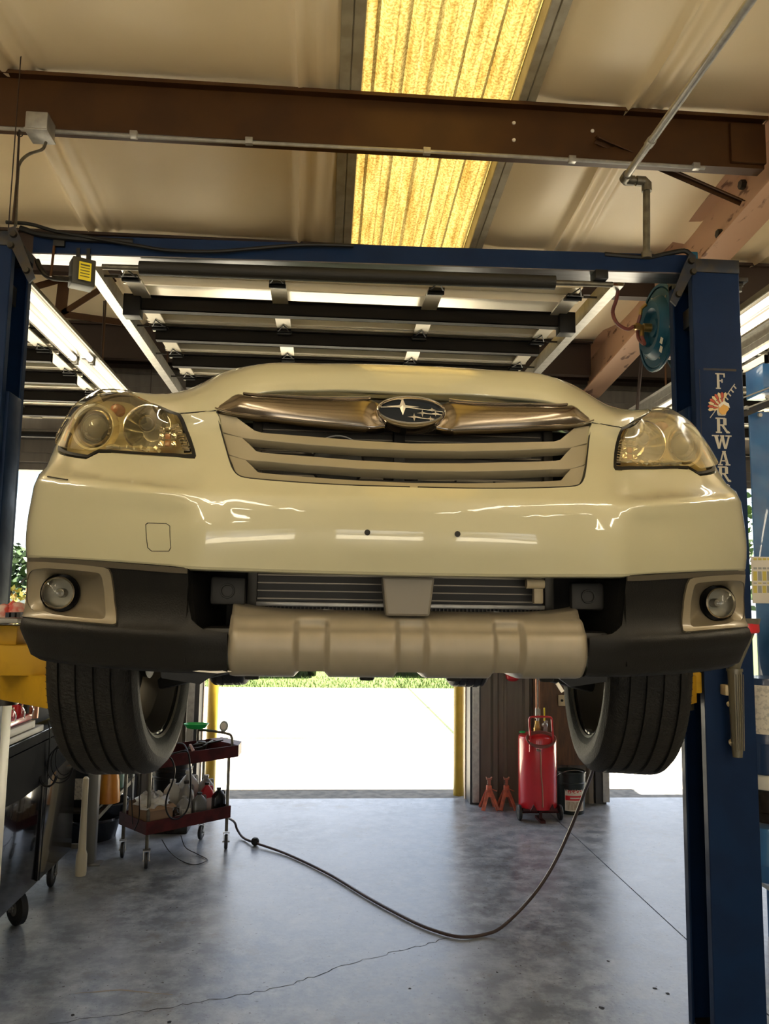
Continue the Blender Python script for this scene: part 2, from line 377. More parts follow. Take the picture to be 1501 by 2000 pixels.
# real grass tufts along the near edge of the lawn
gb = B(); rnd = random.Random(3)
for k in range(9000):
    x = rnd.uniform(-7, 8); y = 17.9+abs(rnd.gauss(0, 1))*2.2; h = rnd.uniform(.03, .09); a = rnd.uniform(0, PI); dx, dy = .012*math.cos(a), .012*math.sin(a); lx, ly = rnd.uniform(-.03, .03), rnd.uniform(-.03, .03)
    gb.add([(x-dx, y-dy, -.07), (x+dx, y+dy, -.07), (x+lx, y+ly, -.05+h)], [(0, 1, 2)])
go = gb.build('grass_blades', GRS, smooth=0, norm=False); tag(go, 'short bright green grass blades on the lawn', 'grass', kind='stuff')
bk = B().box((-7.15, -26, -.3), (7.65, -10, -.02)).build('apron', APR, smooth=0); tag(bk, 'sunlit concrete apron on the street side of the garage', kind='structure')

# ---- walls
def corrug(x0, x1, z0, z1, y, name, label, parent=None, rib=.30, d=.03, m_=WALLM, horiz=False):
    """ribbed steel sheet facing -y with trapezoid ribs"""
    b = B(); pts = []
    if not horiz:
        x = x0
        while x < x1-1e-4:
            for dx, dy in ((0, 0), (.10, 0), (.12, -d), (.16, -d), (.18, 0), (.22, 0), (.23, -.008), (.25, -.008), (.26, 0)):
                if x+dx < x1: pts.append((x+dx, y+dy))
            x += rib
        pts.append((x1, y)); n = len(pts)
        for k in (0, 1): b.add([(p[0], p[1]+.0, (z0, z1)[k]) for p in pts], [])
        b.f += [(i, i+1, n+i+1, n+i) for i in range(n-1)]; b.mi += [0]*(n-1)
        b.box((x0, y+.02, z0), (x1, y+.12, z1))
    else:
        z = z0
        while z < z1-1e-4:
            for dz, dy in ((0, 0), (.06, 0), (.07, -d), (.15, -d), (.16, 0)):
                if z+dz < z1: pts.append((y+dy, z+dz))
            z += rib
        pts.append((y, z1)); n = len(pts)
        for k in (0, 1): b.add([((x0, x1)[k], p[0], p[1]) for p in pts], [])
        b.f += [(i, i+1, n+i+1, n+i) for i in range(n-1)]; b.mi += [0]*(n-1)
        b.box((x0, y+.02, z0), (x1, y+.12, z1))
    o = b.build(name, m_, parent, smooth=0, norm=False); tag(o, label, kind='structure'); return o
HD = 3.0
DOORX = [(-4.15, -1.72), (-1.10, 1.38), (2.66, 5.10)]
corrug(-1.70, -1.22, 0, HD, YW, 'wall_far', 'narrow brown ribbed steel wall pier between the left and middle doors')
corrug(1.48, 2.62, 0, HD, YW, 'wall_far', 'brown ribbed steel wall pier between the middle and right doors')
corrug(-7, -4.17, 0, HD, YW, 'wall_far', 'brown ribbed steel wall left of the left door')
corrug(5.12, 7.5, 0, HD, YW, 'wall_far', 'brown ribbed steel wall right of the right door')
corrug(-7, 7.5, HD, 4.6, YW, 'wall_far', 'brown horizontal steel sheeting above the doors', horiz=True, rib=.22)
for (a, c) in DOORX:
    for x, s in ((a, -1), (c, 1)):
        j = B().box((min(x, x+s*.10), YW-.04, 0), (max(x, x+s*.10), YW+.16, HD)).build('trim_1', WALLD, smooth=0); tag(j, 'dark steel door jamb', kind='structure')
        j = B().box((x-.02 if s < 0 else x-.01, YW+.16, 0), (x+.01 if s < 0 else x+.02, YW+.22, HD)).build('trim_2', WALLC, smooth=0); tag(j, 'pale pinkish outer door trim', kind='structure')
# side walls and back wall (behind the camera, with its own open doors)
for x0, x1, nm, lb_ in ((-7.15, -7, 'wall_left', 'left'), (7.5, 7.65, 'wall_right', 'right')):
    for a, c, z0, z1, d_ in ((-10, 7.7, 0, 5.2, 'full length'),):
        tag(B().box((x0, a, z0), (x1, c, z1)).build(nm, WALLM, smooth=0), 'brown steel %s side wall, %s' % (lb_, d_), kind='structure')

for a, c in ((-7, -5.0), (-2.3, -1.1), (1.8, 3.0), (5.7, 7.5)):
    tag(B().box((a, -10.1, 0), (c, -10, 2.5)).build('wall_back', WALLM, smooth=0), 'brown steel wall between the street side doors', kind='structure')
tag(B().box((-7, -10.1, 2.5), (7.5, -10, 5.0)).build('wall_back', WALLM, smooth=0), 'brown steel wall above the street side doors', kind='structure')

# ---- ceiling insulation hung between purlins
PY = [-9, -7.5, -6, -4.5, -3, -1.9, -.4, 1.1, 2.6, 4.1, 5.6, 7.1, 8.6]
def sag(x, y):
    for a, b in zip(PY[:-1], PY[1:]):
        if a <= y <= b:
            t = (y-a)/(b-a); e = math.sin(PI*t)
            return -.075*(1-(1-e)**2)*(1+.25*math.sin(x*1.9+a*2))+.018*math.sin(x*3.1+a)*math.sin(2*PI*t+x)*e+.012*math.sin(x*7.3+y*2.1+a)*e
    return 0
SEAMS = [-4.7, -3.2, -1.72, -.215, 1.62, 3.12, 4.6]
SKX = [(-6.1, -5.2), (.14, .99), (5.2, 6.1)]
def ceil_pt(x, y):
    fl_ = min(1., min(min(abs(x-a), abs(x-b)) for a, b in SKX)/.30)
    z = zr(y)+sag(x, y)*fl_*fl_*(3-2*fl_)
    for s in SEAMS:
        d = x-s+.03*math.sin(y*1.3+s)
        z -= .050*math.exp(-(d/.022)**2)+.030*math.exp(-((d-.10)/.035)**2)+.012*math.exp(-((d-.19)/.02)**2)
    return (x, y, z)
def xr(a, b):
    o = list(np.arange(a, b, .1))+[b]
    for s in SEAMS:
        if a-.3 < s < b+.3: o += [s+k*.02 for k in range(-6, 14) if a < s+k*.02 < b]
    return sorted(set(round(float(q), 4) for q in o))
yr = sorted(set([round(-9.99+.1*i, 3) for i in range(176)]+[7.54]+PY[:-1]))
prev = -7.0
for k, (a, b) in enumerate(SKX+[(7.5, 7.5)]):
    o = B().grid(ceil_pt, xr(prev, a), yr).build('ceiling', INSUL, smooth=60, norm=False)
    tag(o, ['white vinyl faced roof insulation at the far left', 'sagging cream vinyl roof insulation left of the yellow skylight', 'sagging cream vinyl roof insulation right of the yellow skylight', 'white vinyl faced roof insulation at the far right'][k], kind='structure')
    prev = b
for k, (a, b) in enumerate([(-7.3, -6.1), (-5.2, .10), (1.03, 5.2), (6.1, 7.8)]):
    r_ = B(); r_.grid(lambda x, y: (x, y, zr(y)+.16), [a, b], [-10.3, -3, 7.95]); o = r_.build('ceiling', WALLM, smooth=0, norm=False); tag(o, 'outer steel roof sheet above the insulation', kind='structure')
# skylight sheets of corrugated fibreglass
def sky_mat():
    M = bpy.data.materials.new('yellowed_fibreglass'); M.use_nodes = True; t = M.node_tree; N = t.nodes; L = t.links; N.clear()
    o = N.new('ShaderNodeOutputMaterial'); tr = N.new('ShaderNodeBsdfTranslucent'); df = N.new('ShaderNodeBsdfDiffuse'); ms = N.new('ShaderNodeMixShader'); ms.inputs[0].default_value = .22
    tc = N.new('ShaderNodeTexCoord'); n = N.new('ShaderNodeTexNoise'); n.inputs['Scale'].default_value = 75; n.inputs['Detail'].default_value = 3
    n2 = N.new('ShaderNodeTexNoise'); n2.inputs['Scale'].default_value = 3; n2.inputs['Detail'].default_value = 6; mp_ = N.new('ShaderNodeMapping'); mp_.inputs['Scale'].default_value = (9, .8, 1)
    L.new(tc.outputs['Object'], n.inputs['Vector']); L.new(tc.outputs['Object'], mp_.inputs[0]); L.new(mp_.outputs[0], n2.inputs['Vector'])
    r = N.new('ShaderNodeValToRGB'); r.color_ramp.elements[0].position = .38; r.color_ramp.elements[1].position = .60
    r.color_ramp.elements[0].color = (.088, .058, .013, 1); r.color_ramp.elements[1].color = (.165, .118, .034, 1); L.new(n.outputs['Fac'], r.inputs[0])
    r2 = N.new('ShaderNodeValToRGB'); r2.color_ramp.elements[0].position = .30; r2.color_ramp.elements[1].position = .62; r2.color_ramp.elements[0].color = (.62, .50, .34, 1); r2.color_ramp.elements[1].color = (1, 1, 1, 1); L.new(n2.outputs['Fac'], r2.inputs[0])
    m_ = N.new('ShaderNodeMixRGB'); m_.blend_type = 'MULTIPLY'; m_.inputs[0].default_value = 1; L.new(r.outputs[0], m_.inputs[1]); L.new(r2.outputs[0], m_.inputs[2])
    L.new(m_.outputs[0], tr.inputs[0]); L.new(m_.outputs[0], df.inputs[0]); L.new(tr.outputs[0], ms.inputs[1]); L.new(df.outputs[0], ms.inputs[2]); L.new(ms.outputs[0], o.inputs[0]); return M
SKYM = sky_mat()
def corr_prof(t):       # t in metres across: minor ribs between major ribs
    q = (t % .155)/.155
    return .034*max(0, 1-abs(q-.5)/.16) if abs(q-.5) < .16 else (.006 if abs(q-.08) < .05 or abs(q-.92) < .05 else 0)
for k, (a, b) in enumerate(SKX):
    for (y0, y1) in ((-9.9, -3.0), (-3.0, 2.6), (2.6, 7.6)):
        lab = {0: 'far left yellowed skylight strip', 1: 'long yellowed corrugated fibreglass skylight in the middle of the roof', 2: 'far right yellowed skylight strip'}[k]+{-9.9: ', street side sheet', -3.0: ', middle sheet', 2.6: ' above the car lift'}[y0]
        xs_ = [a-.04+i*.0105 for i in range(int((b-a+.08)/.0105)+2)]
        o = B().grid(lambda x, y: (x, y, zr(y)+.06+corr_prof(x-a)), xs_, [y0+(y1-y0)*i/2 for i in range(3)]).build('skylight', SKYM, smooth=30, norm=False); tag(o, lab, 'skylight')
    for s, x in ((-1, a), (1, b)):
        # L shaped trim rails with fold lines on both sides
        w0 = x if s > 0 else x-.09
        b_ = B(); prof = [(0, .10), (0, -.005), (.004, -.012), (.045, -.012), (.05, -.002), (.055, -.012), (.098, -.012), (.10, .02)] if s > 0 else [(0, .10), (0, -.005), (-.004, -.012), (-.055, -.012), (-.06, -.002), (-.065, -.012), (-.118, -.012), (-.12, .02)]
        for y0, y1 in ((-9.9, -3), (-3, 7.5)):
            b_.grid(lambda i, y: (x+prof[int(i)][0], y, zr(y)-.045+prof[int(i)][1]), range(len(prof)), [y0, y1])
        o = b_.build('skylight_trim', TRIMM, smooth=0, norm=False); tag(o, ('left' if s < 0 else 'right')+' cream steel trim rail along the '+['far left', 'middle', 'far right'][k]+' skylight', 'trim')
        if k == 1:
            for i in range(7):
                y = 2.9+i*.62; px_ = x+s*.07
                B().lathe([(0, 0), (.004, 0), (.004, .006), (0, .006)], (px_, y, zr(y)-.05), n=8).build('screw', BLACKM, o)

# ---- purlins (Z sections)
def zpurlin(y, x0, x1, h, m_, label, depth=.07):
    zt = zr(y)-.055; b = B(); t = .006
    P = [(-depth, 0), (-depth, -.02), (-depth+t, -.02), (-depth+t, -t), (0, -t), (0, -h), (depth, -h), (depth, -h+.02), (depth-t, -h+.02), (depth-t, -h+t), (t, -h+t), (t, 0)]
    P = [(-depth, 0), (-depth, -.02), (-depth+t, -.02), (-depth+t, -t), (-t, -t), (-t, -h), (depth, -h), (depth, -h+.02), (depth-t, -h+.02), (depth-t, -h+t), (0, -h+t), (0, 0)]
    b.prism(P, x1-x0, lambda a, c, hh: (x0+hh, y+a, zt+c))
    return tag(b.build('purlin', m_, smooth=0), label, 'roof beam')
p1 = zpurlin(4.06, -7, 2.40, .275, PURL, 'brown steel roof purlin crossing above the car lift with a conduit along its lower edge')
for x, z in ((.98, -.09), (.98, -.19), (1.42, -.11)):
    B().lathe([(0, 0), (.011, 0), (.009, -.006), (0, -.007)], (x, 4.06-.006, zr(4.06)-.055+z), 'y', 10).build('bolt', LABELW, p1)
B().box((2.2, 4.03, zr(4.06)-.31), (2.40, 4.05, zr(4.06)-.08)).build('splice_plate', PURL, p1, smooth=0)
zpurlin(4.06, 2.62, 7.5, .275, PURL, 'brown steel roof purlin continuing right of the pink rafter')
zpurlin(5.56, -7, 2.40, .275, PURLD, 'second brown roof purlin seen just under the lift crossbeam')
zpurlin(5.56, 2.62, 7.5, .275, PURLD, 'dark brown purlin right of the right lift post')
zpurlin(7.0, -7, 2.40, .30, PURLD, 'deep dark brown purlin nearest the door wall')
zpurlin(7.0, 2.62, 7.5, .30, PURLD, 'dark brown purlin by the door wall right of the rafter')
zpurlin(2.56, -7, 7.5, .20, PURL, 'brown roof purlin overhead just in front of the photographed one')
for y in (1.06, -.44, -1.94, -4.5, -6, -7.5): zpurlin(y, -7, 7.5, .20, PURL, 'brown roof purlin overhead, %s of the six behind the viewer' % {1.06: 'nearest', -.44: 'second', -1.94: 'third', -4.5: 'fourth', -6: 'fifth', -7.5: 'farthest'}[y])
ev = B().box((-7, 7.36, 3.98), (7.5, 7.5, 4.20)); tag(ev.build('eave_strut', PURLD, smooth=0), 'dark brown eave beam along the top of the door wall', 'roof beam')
B_ = B()
# rafter: I beam running down to the door wall
rt = thing('roof_rafter', 'worn pinkish red oxide I-beam rafter sloping down behind the right lift post', 'roof beam', (2.5, 7.2, 3.9))
def raf(x0, x1, z0, z1, m_, nm):
    b = B(); b.add([(x0, y, zr(y)+z) for y in (-3, 7.4) for z in (z0, z1)]+[(x1, y, zr(y)+z) for y in (-3, 7.4) for z in (z0, z1)], [(0, 1, 3, 2), (4, 6, 7, 5), (0, 2, 6, 4), (1, 5, 7, 3), (0, 4, 5, 1), (2, 3, 7, 6)])
    b.build(nm, m_, rt, smooth=0)
raf(2.41, 2.61, -.07, -.055, RAFT, 'top_flange'); raf(2.503, 2.517, -.40, -.07, RAFT, 'web'); raf(2.41, 2.61, -.415, -.40, RAFT, 'bottom_flange')
for k, (y, dz) in enumerate(((4.45, -.16), (4.75, -.3), (3.9, -.2))):
    b = B(); b.lathe([(0, -.03), (.028, -.03), (.03, -.012), (.03, 0)], (2.503, y, zr(y)+dz), 'x', 6); b.build('bolt', GREASE, rt)
# flange brace from purlin to rafter
a = atY(1165, 268, 4.0); c = atX(1450, 392, 2.42)
fb = B(); fb.bar(a, c, .045, .006, up=(0, -.6, 1)); fb.bar(Vector(a)+Vector((0, .02, -.0)), Vector(c)+Vector((0, .02, 0)), .006, .04, up=(0, -.6, 1)); tag(fb.build('flange_brace', PURL, smooth=0), 'thin brown angle brace from the purlin down to the pink rafter', 'brace')
# conduit along the purlin, junction box, cable, hanging rod
cz = zr(4.06)-.055-.275
cb = thing('conduit', 'thin grey electrical conduit clipped under the brown purlin', 'conduit', (0, 4.02, cz))
B().tube(smoothpath([(x, 4.045, cz-.018+.004*math.sin(x*1.7)) for x in np.arange(-3.2, 2.36, .35)], 3), .0105, 10).build('tube', GALV, cb)
for x in (-2.4, -1.05, -.45, .5, 1.30, 2.0): B().box((x-.02, 4.030, cz-.032), (x+.02, 4.06, cz+.004), .003).build('clamp', GALV, cb)
jb = thing('junction_box', 'small grey junction box under the brown purlin at upper left', 'electrical box', tuple(atY(80, 255, 3.97)))
q = atY(80, 253, 3.97); B().box((q[0]-.055, 3.90, q[2]-.035), (q[0]+.055, 4.02, q[2]+.055), .006).build('box', GALV, jb); B().box((q[0]-.058, 3.895, q[2]-.046), (q[0]+.058, 4.03, q[2]-.034), .003).build('cover', GALV, jb)
pts = [atY(90, 278, 3.95), atY(82, 292, 3.93), atY(55, 302, 3.9), atY(38, 320, 3.85), atY(34, 350, 3.75), atY(30, 440, 3.48)]
B().tube(smoothpath(pts, 6), .0075, 8).build('flexible_cable', GALVD, jb)
hr = B().tube([atY(38, 255, 3.97), atY(37, 270, 3.9), atY(33, 350, 3.7), atY(25, 436, 3.47)], .006, 6); hr.tube(arc(atY(39, 262, 3.96), .014, 0, 2*PI, 12)[:-1], .003, 6, closed=True); tag(hr.build('hanging_cable', PURLD), 'dark hanging cable beside the junction box', 'cable')
# galvanised pipe, elbows and drop to the lift beam
pp = thing('water_pipe', 'grey metal pipe running overhead with an elbow dropping to the lift crossbeam', 'pipe', (1.35, 3.5, 3.5))
e1 = Vector(atY(1217, 352, 3.45)); st = Vector(atX(1445, 0, e1.x+.0)); zc_ = e1.z
B().tube([(e1.x, 1.2, zc_), (e1.x, e1.y, zc_)], .0165, 14).build('pipe_run', GALV, pp)
e2 = Vector(atY(1262, 358, 3.45)); dn = Vector(atY(1262, 505, 3.45)); e2.z = zc_
B().tube([e1, e2], .0155, 12).build('pipe_short', GALVD, pp); B().tube([e2, dn], .0165, 14).build('pipe_drop', GALVD, pp)
b = B(); b.tube([e1+Vector((0, -.05, 0)), e1+Vector((0, -.012, 0)), e1+Vector((.012, 0, 0)), e1+Vector((.05, 0, 0))], .023, 14); b.build('elbow', GALVD, pp)
b = B(); b.tube([e2+Vector((-.05, 0, 0)), e2+Vector((-.012, 0, 0)), e2+Vector((0, 0, -.012)), e2+Vector((0, 0, -.05))], .023, 14); b.build('elbow', GALVD, pp)
B().tube([dn, dn+Vector((0, 0, .03))], .024, 12).build('coupling', GALVD, pp)
B().tube([(e1.x, 3.12, zc_), (e1.x, 3.16, zc_)], .0205, 12).build('coupling', GALV, pp)

# ---- overhead doors lying open under the roof
def odoor(n, x0, x1, label, zd=3.45, ys0=4.17):
    rt = thing('door_%d' % n, label, None, ((x0+x1)/2, 6, zd), kind='structure')
    ns = 6; L_ = .535
    xs_ = [x0+.02, x0+(x1-x0)*.315, x0+(x1-x0)*.655, x1-.10]
    for k in range(ns):
        y0 = ys0+k*L_-(.19 if k == 0 else 0); y1 = ys0+(k+1)*L_-.012
        if y1 > YW-.05: y1 = YW-.05
        b = B(); b.box((x0, y0, zd+.030), (x1, y1, zd+.05)); b.box((x0, y0+.13 if k == 0 else y0+.26, zd+.024), (x1, y0+.145 if k == 0 else y0+.28, zd+.032))
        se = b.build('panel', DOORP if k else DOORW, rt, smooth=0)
        r1 = B(); 
        r1.box((x0, y0+.09, zd-.016), (x1, y0+.104, zd+.05)); r1.build('rail', DOORW, se, smooth=0)
        r1 = B(); r1.box((x0, y1-.066, zd-.006), (x1, y1, zd+.05), .003); r1.box((x0, y1-.034, zd-.012), (x1, y1-.028, zd)); r1.build('rail', DOORW, se, smooth=0)
        for i, xx in enumerate(xs_):
            B().box((xx, y0+.02, zd-.022), (xx+.085, y1-.055, zd-.012)).build('stile', mat('stile_galvanized', (.52, .48, .38), .45, .3), se, smooth=0)
        # reinforcing strut (hat section) on the near rail of each section
        s_ = B(); yy = y0+.27 if k == 0 else y0+.035
        s_.box((x0+.03, yy, zd-.088), (x1-.03, yy+.050, zd-.083)); s_.box((x0+.03, yy, zd-.088), (x1-.03, yy+.004, zd-.012)); s_.box((x0+.03, yy+.046, zd-.088), (x1-.03, yy+.05, zd-.012)); s_.box((x0+.03, yy-.02, zd-.016), (x1-.03, yy+.004, zd-.011))
        s_.build('strut', DOORS, se, smooth=0)
        for i, xx in enumerate(xs_):
            hb = B(); hb.box((xx+.002, y0-.050, zd-.034), (xx+.083, y0+.030, zd-.022)); hb.tube([(xx, y0-.015, zd-.038), (xx+.085, y0-.015, zd-.038)], .010, 8)
            hb.tube([(xx+.01, y0-.045, zd-.034), (xx+.042, y0-.13, zd-.026), (xx+.075, y0-.045, zd-.034)], .0045, 6)
            hb.build('hinge', BLACK, se)
        for s, xx in ((-1, x0), (1, x1)):
            B().tube([(xx, y0-.005, zd-.02), (xx+s*.10, y0-.005, zd-.02)], .006, 8).build('roller_stem', GREASE, se)
            B().lathe([(0, -.01), (.022, -.01), (.022, .01), (0, .01)], (xx+s*.09, y0-.005, zd-.02), 'x', 14).build('roller', BLACK, se)
        if k == 0:
            for s, xx in ((-1, x0+.01), (1, x1-.01)):
                B().box((xx-.045, y0+.24, zd-.13), (xx+.045, y0+.32, zd-.01), .004).build('bottom_bracket', BLACK, se)
    for s, xx in ((-1, x0-.10), (1, x1+.10)):
        t_ = B(); zz = zd-.02
        P = [(-.024, -.028), (.024, -.028), (.027, -.02), (.027, .02), (.02, .028), (.024, .030), (.031, .022), (.031, -.022), (.026, -.032), (-.03, -.032), (-.03, .05), (-.024, .05)]
        sgn = s
        t_.prism([(p[0]*sgn, p[1]) for p in P], 7.30-3.74, lambda a_, c_, h: (xx+a_, 3.74+h, zz+c_))
        t_.build('track', GALV, rt, smooth=0)
        t2 = B(); t2.box((xx+s*.03-.003, 3.74, zz+.02), (xx+s*.03+.003, 7.3, zz+.085)); t2.box((xx+s*.03-.03, 3.74, zz+.08), (xx+s*.03+.03, 7.3, zz+.085)); t2.build('track_angle', GALV, rt, smooth=0)
        B().box((xx-.03, YW-.07, .02), (xx+.03, YW-.02, HD+.1)).build('vertical_track', GALV, rt, smooth=0)
        B().bar((xx+s*.03, 5.9, zz+.08), (xx+s*.03, 5.9, zr(5.9)-.1), .03, .004, up=(1, 0, 0)).build('hanger', PURL, rt, smooth=0)
    B().cyl((x0-.1, YW-.25, HD+.28), (x1+.1, YW-.25, HD+.28), .0125, 10).build('torsion_shaft', GREASE, rt)
    for xa in (x0+.2, (x0+x1)/2+.15): B().cyl((xa, YW-.25, HD+.28), (xa+.75, YW-.25, HD+.28), .03, 14).build('torsion_spring', BLACK, rt)
    return rt
odoor(1, -4.28, -1.80, 'left overhead garage door lying open under the roof')
odoor(2, -1.07, 1.33, 'middle overhead garage door lying open above the car with dark cross struts')
odoor(3, 2.75, 5.2, 'right overhead garage door lying open behind the right lift post')

# ---- fluorescent fixtures
def fixture(x, y0, y1, z, label, bare=False):
    loc = (x, (y0+y1)/2, z)
    rt = thing('fluorescent_light', label, 'ceiling light', loc)
    f = lambda a, b_, c: (x+a, b_, z+c)
    h = B(); P = [(-.105, .0), (-.06, .035), (-.05, .075), (.05, .075), (.06, .035), (.105, 0), (.103, -.004), (.055, .027), (-.055, .027), (-.103, -.004)]
    h.prism(P, y1-y0, lambda a, c, d: f(a, y0+d, c)); 
    if not bare: h.build('reflector', FIXW, rt, smooth=0)
    B().box(f(-.018, y0, -.002), f(.018, y1, .03), .004).build('channel', FIXW, rt)
    for s in (-1, 1):
        B().cyl(f(s*.052, y0+.03, -.012), f(s*.052, y1-.03, -.012), .0185, 14).build('tube_lamp', TUBEB if bare else TUBE, rt)
        for yy in (y0+.012, y1-.012): B().box(f(s*.052-.016, yy-.012, -.04), f(s*.052+.016, yy+.012, .02), .004).build('lamp_holder', FIXW, rt)
    for yy in ((y0+.3, y1-.3) if bare else ((y0+.1,) if y1 < 6 else (y1-.25,))): B().tube([f(0, yy, .075), (x, yy, zr(yy)-.06)], .003, 5).build('hanging_wire', PURLD, rt)
    return rt
fixture(-1.585, 3.78, 5.17, 3.36, 'double tube fluorescent light at left, nearer half of the run beside the left lift post')
fixture(-1.585, 5.19, 7.38, 3.36, 'double tube fluorescent light at left, farther half of the run going behind the headlight')
fixture(2.33, 2.95, 4.92, 3.42, 'double tube fluorescent light at the right edge beyond the right lift post')
for x, rx in ((-3.2, 'farthest left'), (-1.7, 'inner left'), (1.9, 'inner right'), (4.3, 'farthest right')):
    for y, ry in ((-6.4, 'nearest the street doors'), (-3.0, 'in the middle'), (-.45, 'nearest the lift')):
        fixture(x, y-1.2, y+1.2, 3.75, 'bare strip light behind the viewer, %s row, the one %s' % (rx, ry), True)

# angle iron bracing that carries the left track of the middle door
bt = thing('track_brace', 'brown angle iron bracing above the left lamp beside the middle door track', 'brace', (-1.9, 5.9, 3.7))
for (p, q_, w_) in (((126, 540), (118, 612), .085), ((62, 562), (118, 546), .05), ((122, 612), (196, 565), .045), ((120, 613), (238, 630), .05), ((196, 565), (225, 545), .04)):
    a, c = atY(*p, 5.95), atY(*q_, 5.95); B().bar(a, c, .008, w_, up=(0, 0, 1) if abs(p[1]-q_[1]) < abs(p[0]-q_[0]) else (1, 0, 0)).build('angle_bar', PURL, bt, smooth=0)
B().tube([atY(203, 588, 5.9), atY(199, 690, 5.9)], .005, 6).build('hanging_rod', PURLD, bt)

for x, y, lb_ in ((-3.9, 3.3, 'over the left bay, nearer'), (-3.9, 5.9, 'over the left bay, by the door wall'), (4.9, 3.3, 'over the right bay, nearer'), (4.9, 5.9, 'over the right bay, by the door wall')):
    fixture(x, y-1.2, y+1.2, 3.9, 'unseen added strip light ' + lb_, True)  # lamps added out of view to brighten the ceiling near the doors
# ================================================================= THE CAR LIFT
lift = thing('car_lift', 'blue two-post car lift holding up the white car', 'car lift', (.13, 3.52, 0))
def column(xi, s, y0, y1, top, nm):
    """C channel column opening toward the car; xi inner edge, s = direction away from the car"""
    xo = xi+s*.225; t = .012; cx = B()
    P = [(xi, y0), (xo, y0), (xo, y1), (xi, y1), (xi, y1-.045), (xi+s*t, y1-.045), (xi+s*t, y1-t), (xo-s*t, y1-t), (xo-s*t, y0+t), (xi+s*t, y0+t), (xi+s*t, y0+.045), (xi, y0+.045)]
    cx.prism(P, top, lambda a, b, h: (a, b, h)); c = cx.build('column', LIFTB, lift, smooth=0)
    md = c.modifiers.new('bevel', 'BEVEL'); md.width = .005; md.segments = 2; md.limit_method = 'ANGLE'
    B().box((min(xi, xo)+.004, y0+.004, 0), (max(xi, xo)-.004, y1-.004, .018), .003).build('base_plate', LIFTD, c)
    for a in (.05, .175):
        for yy in ((y0+y1)/2-.06,):
            B().lathe([(0, .05), (.012, .05), (.014, .018), (.014, .018)], (xi+s*a, yy, 0), n=6).build('anchor_bolt', GREASE, c)
    # hydraulic cylinder and chain inside
    B().cyl((xi+s*.085, (y0+y1)/2, .1), (xi+s*.085, (y0+y1)/2, top-.16), .026, 14).build('hydraulic_cylinder', GREASE, c)
    B().box((xi+s*.15-.006, (y0+y1)/2+.05, .1), (xi+s*.15+.006, (y0+y1)/2+.08, top-.1)).build('chain', GREASE, c, smooth=0)
    # carriage riding in the channel
    ca = B(); ca.box((min(xi-s*.012, xi+s*.19), y0+.05, 1.50), (max(xi-s*.012, xi+s*.19), y1-.052, 2.72 if s > 0 else 2.70), .008); ca.build('carriage', LIFTB, c)
    B().box((min(xi-s*.09, xi+s*.0), y0+.02, 1.44), (max(xi-s*.09, xi+s*.0), y1+.03, 1.53), .006).build('arm_yoke', YEL, c)
    # top cap
    tc = B(); tc.box((min(xi, xo)-.0, y0-.006, top-.03), (max(xi, xo)+.0, y1+.006, top+.035), .004); tc.box((xo-.005 if s > 0 else xo-.06, y0+.03, top-.05), (xo+.06 if s > 0 else xo+.005, y0+.11, top-.03), .002); tc.build('top_cap', LIFTD, c)
    B().lathe([(0, -.035), (.016, -.035), (.016, -.012), (.024, -.01), (.024, 0), (0, 0)], (xo+s*.033, y0+.07, top-.05), n=6).build('bolt', GREASE, c)
    # slanted gusset with bolts where the crossbeam meets
    gs = B(); G = [(xi-s*.11, -.145), (xi-s*.085, -.17), (xi+s*.015, .02), (xi+s*.015, .075), (xi-s*.01, .085), (xi-s*.035, .04)]
    gs.prism(G, .010, lambda a, b, h: (a, y0-.014+h, top+b-.03)); gs.build('gusset', LIFTD, c, smooth=0)
    for a, b in ((-.008, .045), (.0, -.005), (-.072, -.115)):
        B().lathe([(0, -.012), (.013, -.012), (.016, -.003), (.016, 0)], (xi+s*a, y0-.014, top-.03+b), 'y', 10).build('bolt', GREASE, c)
    bk_ = B(); bk_.box((min(xi+s*.04, xi+s*.13), y0+.07, top-.24), (max(xi+s*.04, xi+s*.13), y1-.06, top-.15), .004); bk_.build('pulley_bracket', LIFTD, c)
    return c
CR = column(1.645, 1, 3.40, 3.65, 3.365, 'right')
CL = column(-1.390, -1, 3.455, 3.705, 3.365, 'left')
# crossbeam
cbm = B(); A_ = Vector((-1.34, 3.56, 3.392)); Z_ = Vector((1.655, 3.455, 3.392))
for (dz, dy, h, ww) in ((0, 0, .088, .008), (0, .10, .088, .008)):
    cbm.bar(A_+Vector((0, dy, dz)), Z_+Vector((0, dy, dz)), ww, h)
cbm.bar(A_+Vector((0, .05, .044)), Z_+Vector((0, .05, .044)), .108, .006); cb_ = cbm.build('crossbeam', LIFTB, lift, smooth=0)
B().bar(A_+Vector((0, .05, -.044)), Z_+Vector((0, .05, -.044)), .116, .006).build('bottom_plate', mat('bare_reflective_steel', (.13, .135, .15), .28, .8, c2=(.10, .10, .11), ns=7, stretch=(1, 6, 1)), cb_, smooth=0)
def beamp(px, py, off=0.):      # point on the crossbeam's front face
    X = atY(px, py, 3.5)[0]; Y = 3.56+(3.455-3.56)*(X+1.34)/(2.995); return Vector(atY(px, py, Y-off))
